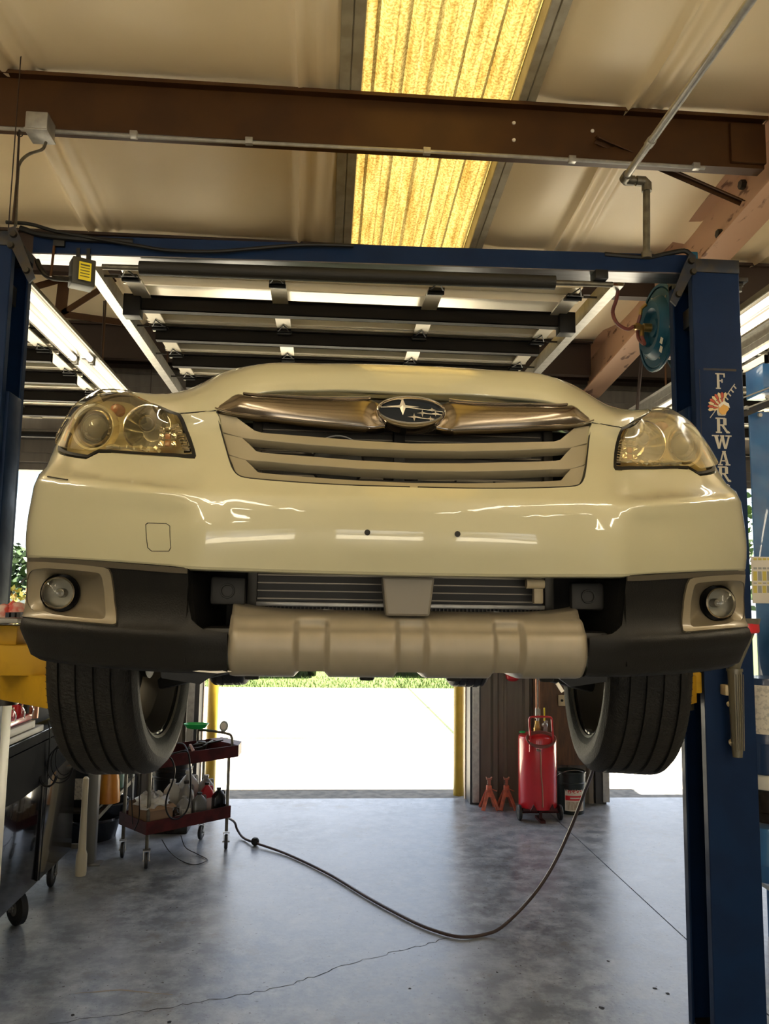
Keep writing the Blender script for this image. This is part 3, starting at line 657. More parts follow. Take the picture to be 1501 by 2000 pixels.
# hydraulic hose and cable lying along the beam
pts = [beamp(*p, .03) for p in [(12, 434), (60, 438), (110, 452), (200, 468), (270, 480), (330, 489), (420, 491), (510, 484), (600, 478), (690, 480)]]
B().tube(smoothpath(pts, 5), .0085, 8).build('cable', BLACK, lift)
B().tube(smoothpath([beamp(40, 446, .02), beamp(80, 458, .02), beamp(150, 466, .02), beamp(260, 472, 0)], 5), .014, 8).build('hydraulic_hose', BLACK, lift)
B().tube(smoothpath([beamp(1180, 497, .0), beamp(1260, 503, .0), beamp(1300, 496, .0), beamp(1335, 490, .02), beamp(1350, 500, .02)], 5), .012, 8).build('hydraulic_hose', BLACK, lift)
B().box(tuple(beamp(117, 468, .02)-Vector((.03, .0, .03))), tuple(beamp(117, 455, .02)+Vector((.022, .02, .0))), .003).build('clamp', BLACK, lift)
q = beamp(107, 470, .012); q2 = beamp(99, 540, .03); B().tube([beamp(106, 462, .01), q, q2], .006, 8).build('cable_tie', PURL, lift)
for px in (1171,):
    q = beamp(px, 536); B().box((q.x-.03, q.y-.03, q.z-.03), (q.x+.03, q.y+.05, q.z+.012), .003).build('bar_bracket', BLACK, lift)
# padded height bar with switch box
pb = Vector(beamp(200, 521, -.02)); pe = Vector(beamp(1195, 556, -.02))
pl = B(); d_ = (pe-pb)
B().tube([pb, pe], .013, 12).build('height_bar', GALVD, lift)
fo = B().tube([pb+d_*.072, pb+d_*.885], .032, 20); fo.build('foam_sleeve', mat('black_foam', (.009, .008, .006), .65, bump=.1, bs=70), lift)
q = Vector(beamp(160, 536, .0)); sb = B(); sb.cbox(q+Vector((0, .0, 0)), (.10, .085, .125), .006, rot=(0, 0, .5)); so = sb.build('switch_box', mat('olive_grey_box', (.045, .042, .03), .5), lift)
qq = q+Vector((.030, -.056, -.008)); lb = B(); lb.cbox(qq, (.052, .002, .082), 0, rot=(0, 0, .5)); lb.build('warning_label', ORG, so, smooth=0)
for i in range(5):
    B().cbox(qq+Vector((.0006, -.0013, .028-.013*i)), (.040, .0008, .004 if i else .007), 0, rot=(0, 0, .5)).build('text_line', mat('dark_print', (.12, .10, .02), .6), so, smooth=0)
pts = [beamp(72, 508, -.02), beamp(78, 522, -.02), beamp(88, 536, -.02), beamp(104, 543, -.02), beamp(140, 546, -.01)]
B().tube(smoothpath(pts, 5), .012, 10).build('flexible_conduit', GREASE, lift)
for dx in (-.02, .025): B().box((q.x+dx-.008, q.y-.01, q.z+.05), (q.x+dx+.008, q.y+.01, q.z+.12)).build('hanger', BLACK, lift, smooth=0)
# lettering down the right column: western slab serif capitals as thin plates
GLY = {
 'F': [(.1, 0, .5, .08), (.2, 0, .4, 1), (.08, .92, .85, 1), (.2, .84, .4, .94), (.74, .74, .85, 1), (.4, .48, .62, .56), (.56, .40, .66, .64)],
 'R': [(.05, 0, .45, .09), (.14, 0, .34, 1), (.05, .91, .6, 1), (.34, .48, .62, .57), (.56, .52, .78, .97), (.34, .91, .7, 1), (.74, 0, .98, .09), (.80, 0, .92, .14)],
 'O': [(.18, .15, .38, .85), (.66, .15, .86, .85), (.25, 0, .79, .14), (.25, .86, .79, 1), (.2, .06, .36, .2), (.68, .06, .84, .2), (.2, .8, .36, .94), (.68, .8, .84, .94)],
 'A': [(0, 0, .38, .09), (.60, 0, 1, .09), (.30, .28, .74, .36), (.36, .93, .66, 1)],
 'W': [(-.05, .91, .36, 1), (.42, .91, .66, 1), (.72, .91, 1.08, 1)],
 'D': [(.05, 0, .6, .1), (.14, 0, .34, 1), (.05, .9, .6, 1), (.62, .12, .84, .88), (.5, .04, .74, .18), (.5, .82, .74, .96)]}
QUADS = {'R': [[(.42, .50), (.60, .50), (.90, .06), (.72, .06)]], 'A': [[(.10, .05), (.22, .05), (.50, .95), (.40, .95)], [(.66, .05), (.88, .05), (.62, .98), (.42, .98)]],
         'W': [[(.08, .95), (.28, .95), (.40, .05), (.28, .05)], [(.28, .05), (.40, .05), (.56, .9), (.47, .9)], [(.44, .95), (.62, .95), (.76, .05), (.64, .05)], [(.66, .05), (.77, .05), (.98, .95), (.88, .95)]]}
LETM = mat('cream_lettering', (.44, .41, .34), .5)
yf = 3.3995
def glyph(ch, pxc, py0, py1, wpx, parent):
    b = B(); x0, x1 = atY(pxc-wpx/2, py1, yf)[0], atY(pxc+wpx/2, py1, yf)[0]; z0, z1 = atY(pxc, py1, yf)[2], atY(pxc, py0, yf)[2]
    f = lambda u, v, h: (x0+(x1-x0)*u, yf-h, z0+(z1-z0)*v)
    for i, (a, c, d, e) in enumerate(GLY[ch]): b.prism([(a, c), (d, c), (d, e), (a, e)], .0008+.0001*i, f)
    for i, Q in enumerate(QUADS.get(ch, [])): b.prism(Q, .0009+.0001*i, f)
    o = b.build('letter', LETM, parent, smooth=0); o['label'] = 'letter '+ch; return o
for ch, px, a, b_, w_ in (('F', 1407, 729, 760, 24), ('O', 1408, 781, 812, 26), ('R', 1410.5, 816, 846, 29), ('W', 1409, 850, 878, 34), ('A', 1413.5, 881, 909, 24), ('R', 1414, 911, 941, 27), ('D', 1416, 944, 974, 27)):
    glyph(ch, px, a, b_, w_, CR)
st = B(); q0, q1 = atY(1373, 722, yf), atY(1373, 990, yf)
for (ax_, az_, bx_, bz_) in ((1373, 721, 1437, 723),):
    a, c = atY(ax_, bz_, yf), atY(bx_, az_, yf); st.box((a[0], yf-.0006, a[2]), (c[0], yf, c[2]))
a, c = atY(1373, 990, yf), atY(1374, 722, yf); st.box((a[0], yf-.0006, a[2]), (a[0]+.0022, yf, c[2])); st.build('decal_edge', LIFTD, CR, smooth=0)
# feathered headdress emblem with lance in front of the O
em = B(); cx_, cz__ = atY(1412, 800, yf)[0], atY(1412, 797, yf)[2]; pxm = (atY(1420, 800, yf)[0]-atY(1400, 800, yf)[0])/20
EM = [mat('emblem_red', (.42, .06, .025), .5), mat('emblem_cream', (.62, .50, .28), .5), mat('emblem_gold', (.62, .34, .07), .5)]
eo = []
for ring, (r0, r1) in enumerate(((20, 31), (11, 21))):
    for k in range(9):
        a0 = math.radians(75+ring*4+k*13.5); a1 = a0+math.radians(11.5); q = []
        for (r, a) in ((r0, a0), (r1-3, a0), (r1, (a0+a1)/2), (r1-3, a1), (r0, a1)): q.append((r*math.cos(a), r*math.sin(a)*1.0))
        b = B(); b.prism(q, .0016-.0003*ring, lambda u, v, h: (cx_+(u*pxm), yf-h-.0012*(1-ring)-.0004, cz__+v*pxm)); o = b.build('emblem_feather', EM[(k+ring) % 2 if ring else (0 if k % 2 else 1)], CR, smooth=0)
b = B(); b.prism([(-9, -8), (-4, -13), (3, -12), (6, -7), (10, -3), (9, 4), (3, 9), (-5, 9), (-10, 2)], .003, lambda u, v, h: (cx_+u*pxm, yf-h-.0004, cz__+v*pxm)); b.build('emblem_face', EM[2], CR, smooth=0)
b = B(); b.prism([(-10, 5), (0, 13), (10, 9), (12, 0), (8, 3), (0, 7), (-8, 0)], .0036, lambda u, v, h: (cx_+u*pxm, yf-h-.0004, cz__+v*pxm)); b.build('emblem_headband', LABELW, CR, smooth=0)
ln = B(); P0 = Vector(atY(1386, 816, yf)); P1 = Vector(atY(1434, 750, yf)); P1.y = P0.y = yf-.0006; ln.bar(P0, P1, .0035, .001, up=(0, 1, 0))
for i in range(4):
    c_ = P0+(P1-P0)*(.62+.11*i); ln.bar(c_, c_+Vector((.012, 0, -.014)), .006, .001, up=(0, 1, 0))
ln.build('emblem_lance', LETM, CR, smooth=0)
# yellow swing arms with pads
def arm(p0, p1, p2, z, nm):
    r = B(); r.bar((p0[0], p0[1], z), (p1[0], p1[1], z), .13, .115, bev=.004); o = r.build('swing_arm', YEL, lift)
    B().bar((p1[0]*.35+p0[0]*.65, p1[1]*.35+p0[1]*.65, z+.0), (p2[0], p2[1], z+.0), .10, .085, bev=.004).build('arm_extension', YEL, o)
    B().lathe([(0, -.02), (.06, -.02), (.06, .09), (.045, .10), (.045, .135), (.07, .14), (.07, .16), (0, .16)], (p2[0], p2[1], z), n=20).build('lift_pad', BLACK, o)
    B().cyl((p0[0], p0[1], z-.09), (p0[0], p0[1], z+.10), .05, 18).build('pivot_pin', GREASE, o)
arm((-1.30, 3.48), (-.92, 3.10), (-.62, 2.95), 1.46, 'l'); arm((-1.30, 3.68), (-.9, 4.4), (-.62, 4.95), 1.46, 'l')
arm((1.56, 3.44), (1.28, 3.12), (.98, 2.95), 1.46, 'r'); arm((1.56, 3.64), (1.25, 4.4), (.98, 4.95), 1.46, 'r')
# big yellow outer box of the left carriage, as seen past the tyre
yb = B(); a, c = atY(-40, 1320, 3.2), atY(112, 1262, 3.2); yb.box((a[0], 3.2, a[2]), (c[0], 3.42, atY(0, 1260, 3.2)[2]), .006)
a, c = atY(-40, 1262, 3.24), atY(34, 1222, 3.24); yb.box((a[0], 3.24, a[2]), (c[0], 3.42, c[2]), .004); yb.build('arm_guard', YEL, lift)
a, c = atY(-40, 1216, 3.2), atY(44, 1208, 3.2); B().box((a[0], 3.15, a[2]), (c[0], 3.42, c[2]), .002).build('arm_plate', BENCH, lift)
b = B()
for i in range(3): a, c = atY(14+i*11, 1206, 3.2), atY(22+i*11, 1196, 3.2); b.box((a[0], 3.18, a[2]), (c[0], 3.3, c[2]))
b.build('gear_tooth', LIFTD, lift, smooth=0)
q = atY(32, 1194, 3.35); b = B()
for i in range(5):
    b.lathe([(.001, .04+.01*(i % 2)), (.02, .035), (.035, .01), (.038, -.02), (.03, -.04)], (q[0]-.05+.028*i, 3.35+.02*(i % 2), q[2]-.01+.004*(i % 3)), n=10)
tag(b.build('shop_rag', mat('red_white_rag', (.62, .55, .50), .9, c2=(.5, .08, .07), ns=18)), 'crumpled red and white shop rag lying on the left lift arm', 'rag')

# measuring funnel hung on the right post
FUN = mat('cloudy_tan_plastic', (.13, .118, .082), .3)
q = Vector(atY(1447, 1480, 3.33)); tp = Vector(atY(1442, 1312, 3.33)); fn_top = Vector(atY(1455, 1208, 3.30))
fr_ = thing('oil_funnel', 'cloudy tan measuring tube with a red lined funnel hanging on the right lift post', 'funnel', tuple(q))
B().lathe([(0, q.z), (.020, q.z), (.024, q.z+.05), (.030, tp.z), (.034, tp.z), (.034, tp.z+.012), (.029, tp.z+.012)], (q.x-.008, 3.345, 0), n=20).build('measuring_tube', FUN, fr_)
b = B()
for i in range(5): b.bar((q.x-.024+.008*i, 3.32-.002, q.z+.03), (q.x-.028+.010*i, 3.312, tp.z-.01), .0035, .002, up=(0, 1, 0))
b.build('grip_ribs', FUN, fr_, smooth=0)
sh = lambda t: Vector((q.x-.008+(fn_top.x-q.x+.008)*t, 3.345-.04*t, tp.z+.01+(fn_top.z-tp.z-.01)*t))
vs = B(); pr = [(0, .022), (.15, .026), (.75, .052), (.8, .060), (1.0, .062), (1.0, .057), (.8, .055)]
n_ = 22; V = []; Fc = []
for i, (t, r) in enumerate(pr):
    c_ = sh(t)
    for j in range(n_): a = 2*PI*j/n_; V.append((c_.x+r*math.cos(a), c_.y+r*math.sin(a), c_.z))
for i in range(len(pr)-1):
    for j in range(n_): Fc.append((i*n_+j, i*n_+(j+1) % n_, (i+1)*n_+(j+1) % n_, (i+1)*n_+j))
vs.add(V, Fc); vs.build('funnel_cone', FUN, fr_)
c_ = sh(.82); B().lathe([(.060, -.010), (.0645, -.004), (.0645, .030), (.058, .030), (.054, -.006), (0, -.02)], tuple(c_+Vector((0, 0, -.012))), n=22).build('red_liner', REDT, fr_)
for (px, py, r) in ((1421, 1348, .020), (1424, 1375, .013), (1430, 1450, .017)):
    q_ = atY(px, py, 3.36); b = B()
    if r > .018: b.box((q_[0]-.016, 3.35, q_[2]-.022), (q_[0]+.014, 3.4, q_[2]+.022), .004)
    else: b.lathe([(0, -r), (r*.7, -r*.8), (r, 0), (r*.7, r*.8), (0, r)], (q_[0], 3.36, q_[2]), 'y', 16); b.cyl((q_[0]+.005, 3.36, q_[2]), (q_[0]+.03, 3.37, q_[2]-.008), r*.6, 10)
    b.build('tan_clip', TAN, fr_)

# neighbouring lift at the right edge
nl = thing('car_lift', 'second blue lift post cut off by the right edge, with instruction decals', 'car lift', (2.65, 4.6, 0))
NB = mat('sky_lit_blue_paint', (.035, .145, .34), .32, coat=.5, c2=(.02, .09, .24), ns=4, rvar=.2)  # paler than the first lift's blue: reflected daylight put into the colour
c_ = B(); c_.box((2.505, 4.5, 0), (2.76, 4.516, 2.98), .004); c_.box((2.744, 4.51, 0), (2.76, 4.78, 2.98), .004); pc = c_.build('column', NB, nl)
tpz = 2.98; b = B(); b.prism([(2.36, -.10), (2.40, -.12), (2.90, .10), (2.90, .17)], .012, lambda a, c, h: (a, 4.47+h, tpz+c+.05)); b.build('gusset', LIFTD, nl, smooth=0)
for x, z in ((2.47, -.02), (2.60, .05), (2.68, .02), (2.55, -.06)): B().lathe([(0, -.01), (.012, -.01), (.015, 0)], (x, 4.465, tpz+z+.03), 'y', 10).build('bolt', GALV, nl)
b = B(); b.box((2.60, 4.5, 3.10), (2.95, 4.7, 3.28), .005); b.build('crossbeam_box', NB, nl)
for dz in (0, .07): B().tube([(2.40, 4.45, tpz-.02+dz), (2.92, 4.45, tpz+.19+dz)], .005, 6).build('steel_line', GALV, nl)
dcl = B(); a, c = atY(1469, 1178, 4.498), atY(1512, 1088, 4.498); dcl.box((a[0], 4.4975, a[2]), (c[0], 4.4995, c[2])); dco = dcl.build('instruction_decal', LABELW, nl, smooth=0)
for r_, (ya, yb_) in enumerate(((1090, 1094), (1108, 1112), (1116, 1134), (1138, 1140), (1144, 1158))):
    for k in range(4):
        xa = 1471+k*9; a, c = atY(xa, yb_, 4.496), atY(xa+6.5, ya, 4.496); B().box((a[0], 4.4962, a[2]), (c[0], 4.4975, c[2])).build('pictogram', (mat('decal_yellow', (.6, .5, .1), .5), mat('decal_grey', (.33, .33, .32), .5))[(r_+k) % 2 if r_ > 1 else r_ % 2], dco, smooth=0)
b = B(); b.prism([(2.50, 1.73), (2.55, 1.77), (2.95, 1.95), (2.95, 1.30), (2.62, 1.40), (2.56, 1.52)], .25, lambda a, c, h: (a, 4.05+h, c-.02)); b.build('arm_rest', BLACK, nl)
b = B(); b.prism([(2.46, 1.66), (2.52, 1.76), (2.58, 1.80), (2.60, 1.76), (2.53, 1.64), (2.52, 1.50), (2.62, 1.36), (2.80, 1.33), (2.80, 1.28), (2.60, 1.31), (2.47, 1.48)], .02, lambda a, c, h: (a-.02, 4.03+h, c-.02)); b.build('arm_plate', BENCH, nl)
# things stacked beyond the right post
def drum(px0, px1, py0, py1, Y, m_, name, label, cat, lab=None, lm=None, bands=True):
    a, c = atY(px0, py1, Y), atY(px1, py0, Y); r = (c[0]-a[0])/2; cx = (a[0]+c[0])/2; z0, z1 = a[2], c[2]
    t = thing(name, label, cat, (cx, Y+r, z0)); pr = [(0, z0), (r*.97, z0), (r, z0+.01)]
    if bands: pr += [(r, z0+(z1-z0)*.3), (r*1.03, z0+(z1-z0)*.32), (r, z0+(z1-z0)*.34)]
    pr += [(r, z1-.012), (r*.96, z1), (0, z1)]; B().lathe(pr, (cx, Y+r, 0), n=26).build('body', m_, t)
    if lab:
        n = 10; b = B(); la, lb = math.radians(lab[0]), math.radians(lab[1]); zz = (z0+(z1-z0)*lab[2], z0+(z1-z0)*lab[3])
        b.grid(lambda u, v: (cx+(r+.002)*math.cos(u), Y+r+(r+.002)*math.sin(u), v), [la+(lb-la)*i/n for i in range(n+1)], zz); b.build('label', lm or LABEL, t)
    return t
sh_ = B()
for z in (.40, .98): sh_.box((2.30, 3.9, z-.02), (2.85, 4.35, z))
for x in (2.335, 2.82):
    for y in (3.93, 4.32): sh_.box((x-.015, y-.015, 0), (x+.015, y+.015, 1.0))
tag(sh_.build('shelf_rack', BENCH, smooth=0), 'small grey rack with supplies between the right lift post and the second lift', 'rack')
drum(1478, 1560, 1327, 1516, 3.95, mat('dark_blue_drum', (.012, .035, .10), .35, coat=.4), 'blue_drum', 'dark blue drum with a white paper label at the right edge', 'drum', (195, 262, .42, .93))
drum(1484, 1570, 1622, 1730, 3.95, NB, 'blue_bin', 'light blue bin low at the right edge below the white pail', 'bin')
drum(1486, 1570, 1548, 1612, 4.0, GREASE, 'metal_can', 'dark metal can on the rack between a white pail and a blue bin', 'can')
drum(1483, 1560, 1517, 1546, 3.96, PLWH, 'white_tub', 'flat white tub under the dark blue drum at the right edge', 'tub', bands=False)

# hose reel on the far side of the right post
rl = thing('hose_reel', 'round teal blue hose reel with brass fitting behind the right lift post', 'hose reel', (1.75, 4.13, 3.32))
RX = 1.66; RC = Vector(((RX), (atX(1243, 640, RX)[1]+atX(1308, 640, RX)[1])/2, atX(1272, 642, RX)[2])); RR = .222
disc = [(.0, .03), (.045, .03), (.05, .018), (.085, .018), (.10, .045), (.135, .050), (.155, .03), (.165, .012), (.20, .010), (.212, -.004), (.222, -.002), (.226, .008), (.221, .014), (.21, .012)]
B().lathe([(r, -h+.03) for r, h in disc], tuple(RC), 'x', 40).build('side_disc', REELB, rl); B().lathe([(r, .16+h) for r, h in disc], tuple(RC), 'x', 40).build('side_disc', REELB, rl)
B().lathe([(.12, .03), (.12, .15)], tuple(RC), 'x', 24).build('hub', REELB, rl)
B().tube(coil((RC.x+.035, RC.y, RC.z), .15, 6, .018, 'x', 24), .009, 8).build('wound_hose', HOSER, rl)
B().box((RC.x+.19, RC.y-.05, RC.z-.06), (RC.x+.23, RC.y+.05, RC.z+.40), .004).build('mount_bracket', REELB, rl)
B().tube([(RC.x-.01, RC.y, RC.z), (RC.x-.05, RC.y, RC.z)], .022, 14).build('swivel', BRASS, rl)
e = Vector((RC.x-.055, RC.y-.0, RC.z)); b = B(); b.tube([e+Vector((.02, 0, 0)), e+Vector((-.045, -.01, 0))], .014, 10); b.tube([e, e+Vector((-.005, -.005, -.05))], .012, 10); b.lathe([(0, -.012), (.018, -.012), (.018, .012), (0, .012)], tuple(e+Vector((-.03, -.01, 0))), 'x', 6); b.build('tee_fitting', BRASS, rl)
pth = [e+Vector((-.05, -.01, 0)), Vector(atX(1225, 643, 1.53)), Vector(atX(1205, 632, 1.47)), Vector(atX(1196, 610, 1.45)), Vector(atX(1203, 585, 1.45)), Vector(atX(1206, 562, 1.45)), Vector(atX(1196, 556, 1.44)), Vector(atX(1182, 554, 1.42))]
B().tube(smoothpath(pth, 6), .0095, 10).build('supply_hose', HOSER, rl)
pth = [e+Vector((-.006, -.006, -.05)), Vector(atX(1258, 672, RX-.06)), Vector(atX(1246, 660, RX-.06)), Vector(atX(1245, 635, RX-.05)), Vector(atX(1250, 615, RX-.04))]
B().tube(smoothpath(pth, 6), .009, 10).build('jumper_hose', HOSER, rl); B().tube([Vector(atX(1249, 618, RX-.04)), Vector(atX(1252, 602, RX-.04)), Vector(atX(1262, 594, RX-.02))], .010, 10).build('elbow_fitting', BRASS, rl)
for px, py in ((1291, 665), (1290, 682)):
    q = atX(px, py, RX-.016); B().cbox(q, (.002, .03, .03), 0, rot=(.6, 0, 0)).build('sticker', LABELW, rl, smooth=0)
for a in range(6): t = a*PI/3+.3; B().lathe([(0, -.006), (.006, -.006), (.006, .004)], (RC.x+.02, RC.y+.175*math.cos(t), RC.z+.175*math.sin(t)), 'x', 8).build('rivet', GALV, rl)
# ================================================================= THE CAR
CX, CY, CZ = .18, 1.565, 1.8
car = thing('car', 'white station wagon with round fog lamps raised on the lift, nose toward the camera', 'car', (CX, CY+2.4, 1.28))
def W_(p): return (p[0]+CX, p[1]+CY, p[2]+CZ)
def proj(P):
    d = np.asarray(P, float)-CAM; z = d @ _f; return np.stack([750.5+FPX*(d @ _r)/z, 1000-FPX*(d @ _u)/z], -1)
class Net:
    """smooth surface through a table of points; u runs from the car's centre line outward, v upward; both in metres"""
    def __init__(s, U, V, X, Y, Z):
        s.U = np.array(U, float); s.V = np.array(V, float); s.P = np.stack([np.array(X, float), np.array(Y, float), np.array(Z, float)], -1)
        m_ = s.P[:, 1:2].copy(); m_[..., 0] *= -1; m2 = s.P[:, 2:3].copy(); m2[..., 0] *= -1
        s.Ux = np.concatenate([[-s.U[2], -s.U[1]], s.U]); s.Px = np.concatenate([m2, m_, s.P], 1); s.samp = None; s.sg = -1. if s.P[-1, 0, 2] < s.P[0, 0, 2] else 1.
    @staticmethod
    def _interp(K, P, t):
        """nonuniform Catmull along axis 0 of P at scalar t"""
        n = len(K); i = int(np.clip(np.searchsorted(K, t)-1, 0, n-2)); h = K[i+1]-K[i]; x = (t-K[i])/h
        def tan(j):
            if j == 0: return (P[1]-P[0])/(K[1]-K[0])
            if j == n-1: return (P[-1]-P[-2])/(K[-1]-K[-2])
            a, b = K[j]-K[j-1], K[j+1]-K[j]; return ((P[j+1]-P[j])/b*a+(P[j]-P[j-1])/a*b)/(a+b)
        m0, m1 = tan(i)*h, tan(i+1)*h
        return (2*x**3-3*x**2+1)*P[i]+(x**3-2*x**2+x)*m0+(-2*x**3+3*x**2)*P[i+1]+(x**3-x**2)*m1
    def at(s, u, v):
        key = None
        return s._interp(s.Ux, s._interp(s.V, s.Px, v), u)
    def nrm(s, u, v):
        e = 2e-3; u0, u1 = max(u-e, s.Ux[0]), min(u+e, s.U[-1]); v0, v1 = max(v-e, s.V[0]), min(v+e, s.V[-1])
        n = np.cross(s.at(u1, v)-s.at(u0, v), s.at(u, v1)-s.at(u, v0)); n = s.sg*n/(np.linalg.norm(n)+1e-12)
        return n          # outward (toward -y / +x)
    def px2uv(s, px, py, side=-1, umax=1.02):
        if s.samp is None:
            us = np.linspace(0, umax, 64); vs = np.linspace(s.V[0], s.V[-1], 40); q = []
            for v in vs:
                row = s._interp(s.V, s.Px, v)
                for u in us: p = s._interp(s.Ux, row, u); q.append((u, v, p[0], p[1], p[2]))
            s.samp = np.array(q)
        S = s.samp; W = np.stack([side*S[:, 2]+CX, S[:, 3]+CY, S[:, 4]+CZ], -1); d = ((proj(W)-[px, py])**2).sum(1)
        k = d.argmin(); x = np.array([S[k, 0], S[k, 1]])
        def fn(x): p = s.at(x[0], x[1]); return proj([side*p[0]+CX, p[1]+CY, p[2]+CZ])-[px, py]
        for _ in range(7):
            r = fn(x); J = np.stack([(fn(x+[1e-4, 0])-r)/1e-4, (fn(x+[0, 1e-4])-r)/1e-4], 1)
            dx = np.linalg.solve(J.T@J+300.*np.eye(2), -J.T@r); n = np.abs(dx).max()
            if n > .02: dx *= .02/n
            xn = np.clip(x+dx, [0, s.V[0]], [umax, s.V[-1]])
            if (fn(xn)**2).sum() > (r**2).sum(): break
            x = xn
        return (float(x[0]), float(x[1]))
    def poly(s, pts, side=-1): return [p if len(p) == 3 and p[0] == 'uv' else s.px2uv(p[0], p[1], side) for p in pts]
def densify(poly, step, closed=True):
    o = []; n = len(poly)
    for i in range(n if closed else n-1):
        a, b = poly[i], poly[(i+1) % n]; L = math.hypot(b[0]-a[0], b[1]-a[1]); k = max(1, int(math.ceil(L/step)))
        o += [(a[0]+(b[0]-a[0])*j/k, a[1]+(b[1]-a[1])*j/k) for j in range(k)]
    if not closed: o.append(poly[-1])
    return o
def smooth_poly(pts, n=4):
    """closed Catmull-Rom through 2D points"""
    o = []; m_ = len(pts)
    for i in range(m_):
        a, b, c, d = [np.array(pts[(i+k) % m_]) for k in (-1, 0, 1, 2)]
        for k in range(n):
            t = k/n; o.append(tuple(.5*((2*b)+(c-a)*t+(2*a-5*b+4*c-d)*t*t+(3*b-a-3*c+d)*t**3)))
    return o
def inside(p, poly):
    x, y = p; c = False; n = len(poly)
    for i in range(n):
        x0, y0 = poly[i]; x1, y1 = poly[i-1]
        if (y0 > y) != (y1 > y) and x < (x1-x0)*(y-y0)/(y1-y0)+x0: c = not c
    return c
def panel(net, outline, name, m_, parent, holes=(), off=0., thick=.006, step=.02, edge=.012, sides=(1, -1), offf=None, fillet=0., back=False):
    """panel cut from a surface: outline and holes in (u, v); a rim gives it depth; normals come from the surface"""
    loops = [densify(outline, edge)]+[densify(h, edge) for h in holes]
    V2 = []; E = []
    for lp in loops:
        k = len(V2); V2 += [Vector(p) for p in lp]; E += [(k+i, k+(i+1) % len(lp)) for i in range(len(lp))]
    us = [p[0] for p in outline]; vs = [p[1] for p in outline]
    u = min(us)+step*.5
    while u < max(us):
        v = min(vs)+step*.5
        while v < max(vs):
            if inside((u, v), outline) and not any(inside((u, v), h) for h in holes): V2.append(Vector((u+random.uniform(-.1, .1)*step, v+random.uniform(-.1, .1)*step)))
            v += step
        u += step
    r = delaunay_2d_cdt(V2, E, [], 0, 1e-6); pv = [(q.x, q.y) for q in r[0]]
    tris = []
    for f in r[2]:
        c = (sum(pv[i][0] for i in f)/3, sum(pv[i][1] for i in f)/3)
        if inside(c, loops[0]) and not any(inside(c, h) for h in loops[1:]): tris.append(tuple(f))
    P = []; Nn = []
    for (a, b) in pv:
        p = net.at(a, b); n = net.nrm(a, b); o_ = off+(offf(a, b) if offf else 0); P.append(p+n*o_); Nn.append(n)
    if offf:   # recompute normals from the offset surface
        e = 2e-3; Nn = []
        for (a, b) in pv:
            g = lambda x, y: net.at(x, y)+net.nrm(x, y)*(off+offf(x, y)); n = np.cross(g(a+e, b)-g(a-e, b), g(a, b+e)-g(a, b-e))*getattr(net, 'sg', 1.); Nn.append(n/np.linalg.norm(n))
    # boundary edges
    cnt = {}
    for t in tris:
        for i in range(3):
            e_ = (t[i], t[(i+1) % 3]); cnt[tuple(sorted(e_))] = cnt.get(tuple(sorted(e_)), [])+[e_]
    bd = [v[0] for v in cnt.values() if len(v) == 1 and not (pv[v[0][0]][0] < 1e-5 and pv[v[0][1]][0] < 1e-5)]
    out = B(); out.n = []
    for sd_ in sides:
        fl_ = np.array([sd_, 1, 1]); k = len(out.v)
        out.v += [W_(p*fl_) for p in P]; out.n += [tuple(n*fl_) for n in Nn]
        # orientation: make faces agree with normals
        for t in tris:
            a, b, c = (P[i] for i in t); gn = np.cross(b-a, c-a); ok = gn @ Nn[t[0]] > 0
            tt = t if (ok == (sd_ > 0)) else t[::-1]; out.f.append(tuple(i+k for i in tt)); out.mi.append(0)
        for (i, j) in bd:
            ta = P[j]-P[i]; rn = np.cross(ta, Nn[i]); rn /= (np.linalg.norm(rn)+1e-12)
            # outward from the panel: away from the third vertex
            third = [t for t in tris if i in t and j in t][0] if False else None
            if fillet: 
                rings = [(0, 0, 1.), (fillet*.3, fillet*.3, .7), (fillet*.3, fillet, .35), (0., thick, 0)]
            else: rings = [(0, 0, 0), (0, thick, 0)]
            kk = len(out.v)
            for (ow, dn, bl) in rings:
                for q in (i, j):
                    out.v.append(W_((P[q]+rn*ow*0-Nn[q]*dn)*fl_)); nn = (Nn[q]*bl+rn*(1-bl)); nn /= np.linalg.norm(nn); out.n.append(tuple(nn*fl_))
            for q in range(len(rings)-1):
                fc = (kk+2*q, kk+2*q+1, kk+2*q+3, kk+2*q+2); a, b, c = (np.array(out.v[x]) for x in fc[:3]); gn = np.cross(b-a, c-a)
                if gn @ np.array(out.n[kk+2*q+3]) < 0: fc = fc[::-1]
                out.f.append(fc); out.mi.append(0)
    return out.build(name, m_, parent, smooth=35, norm=False)
U_ = [0, .2, .36, .445, .475, .61, .78, .93, 1.03, 1.17, 1.35]
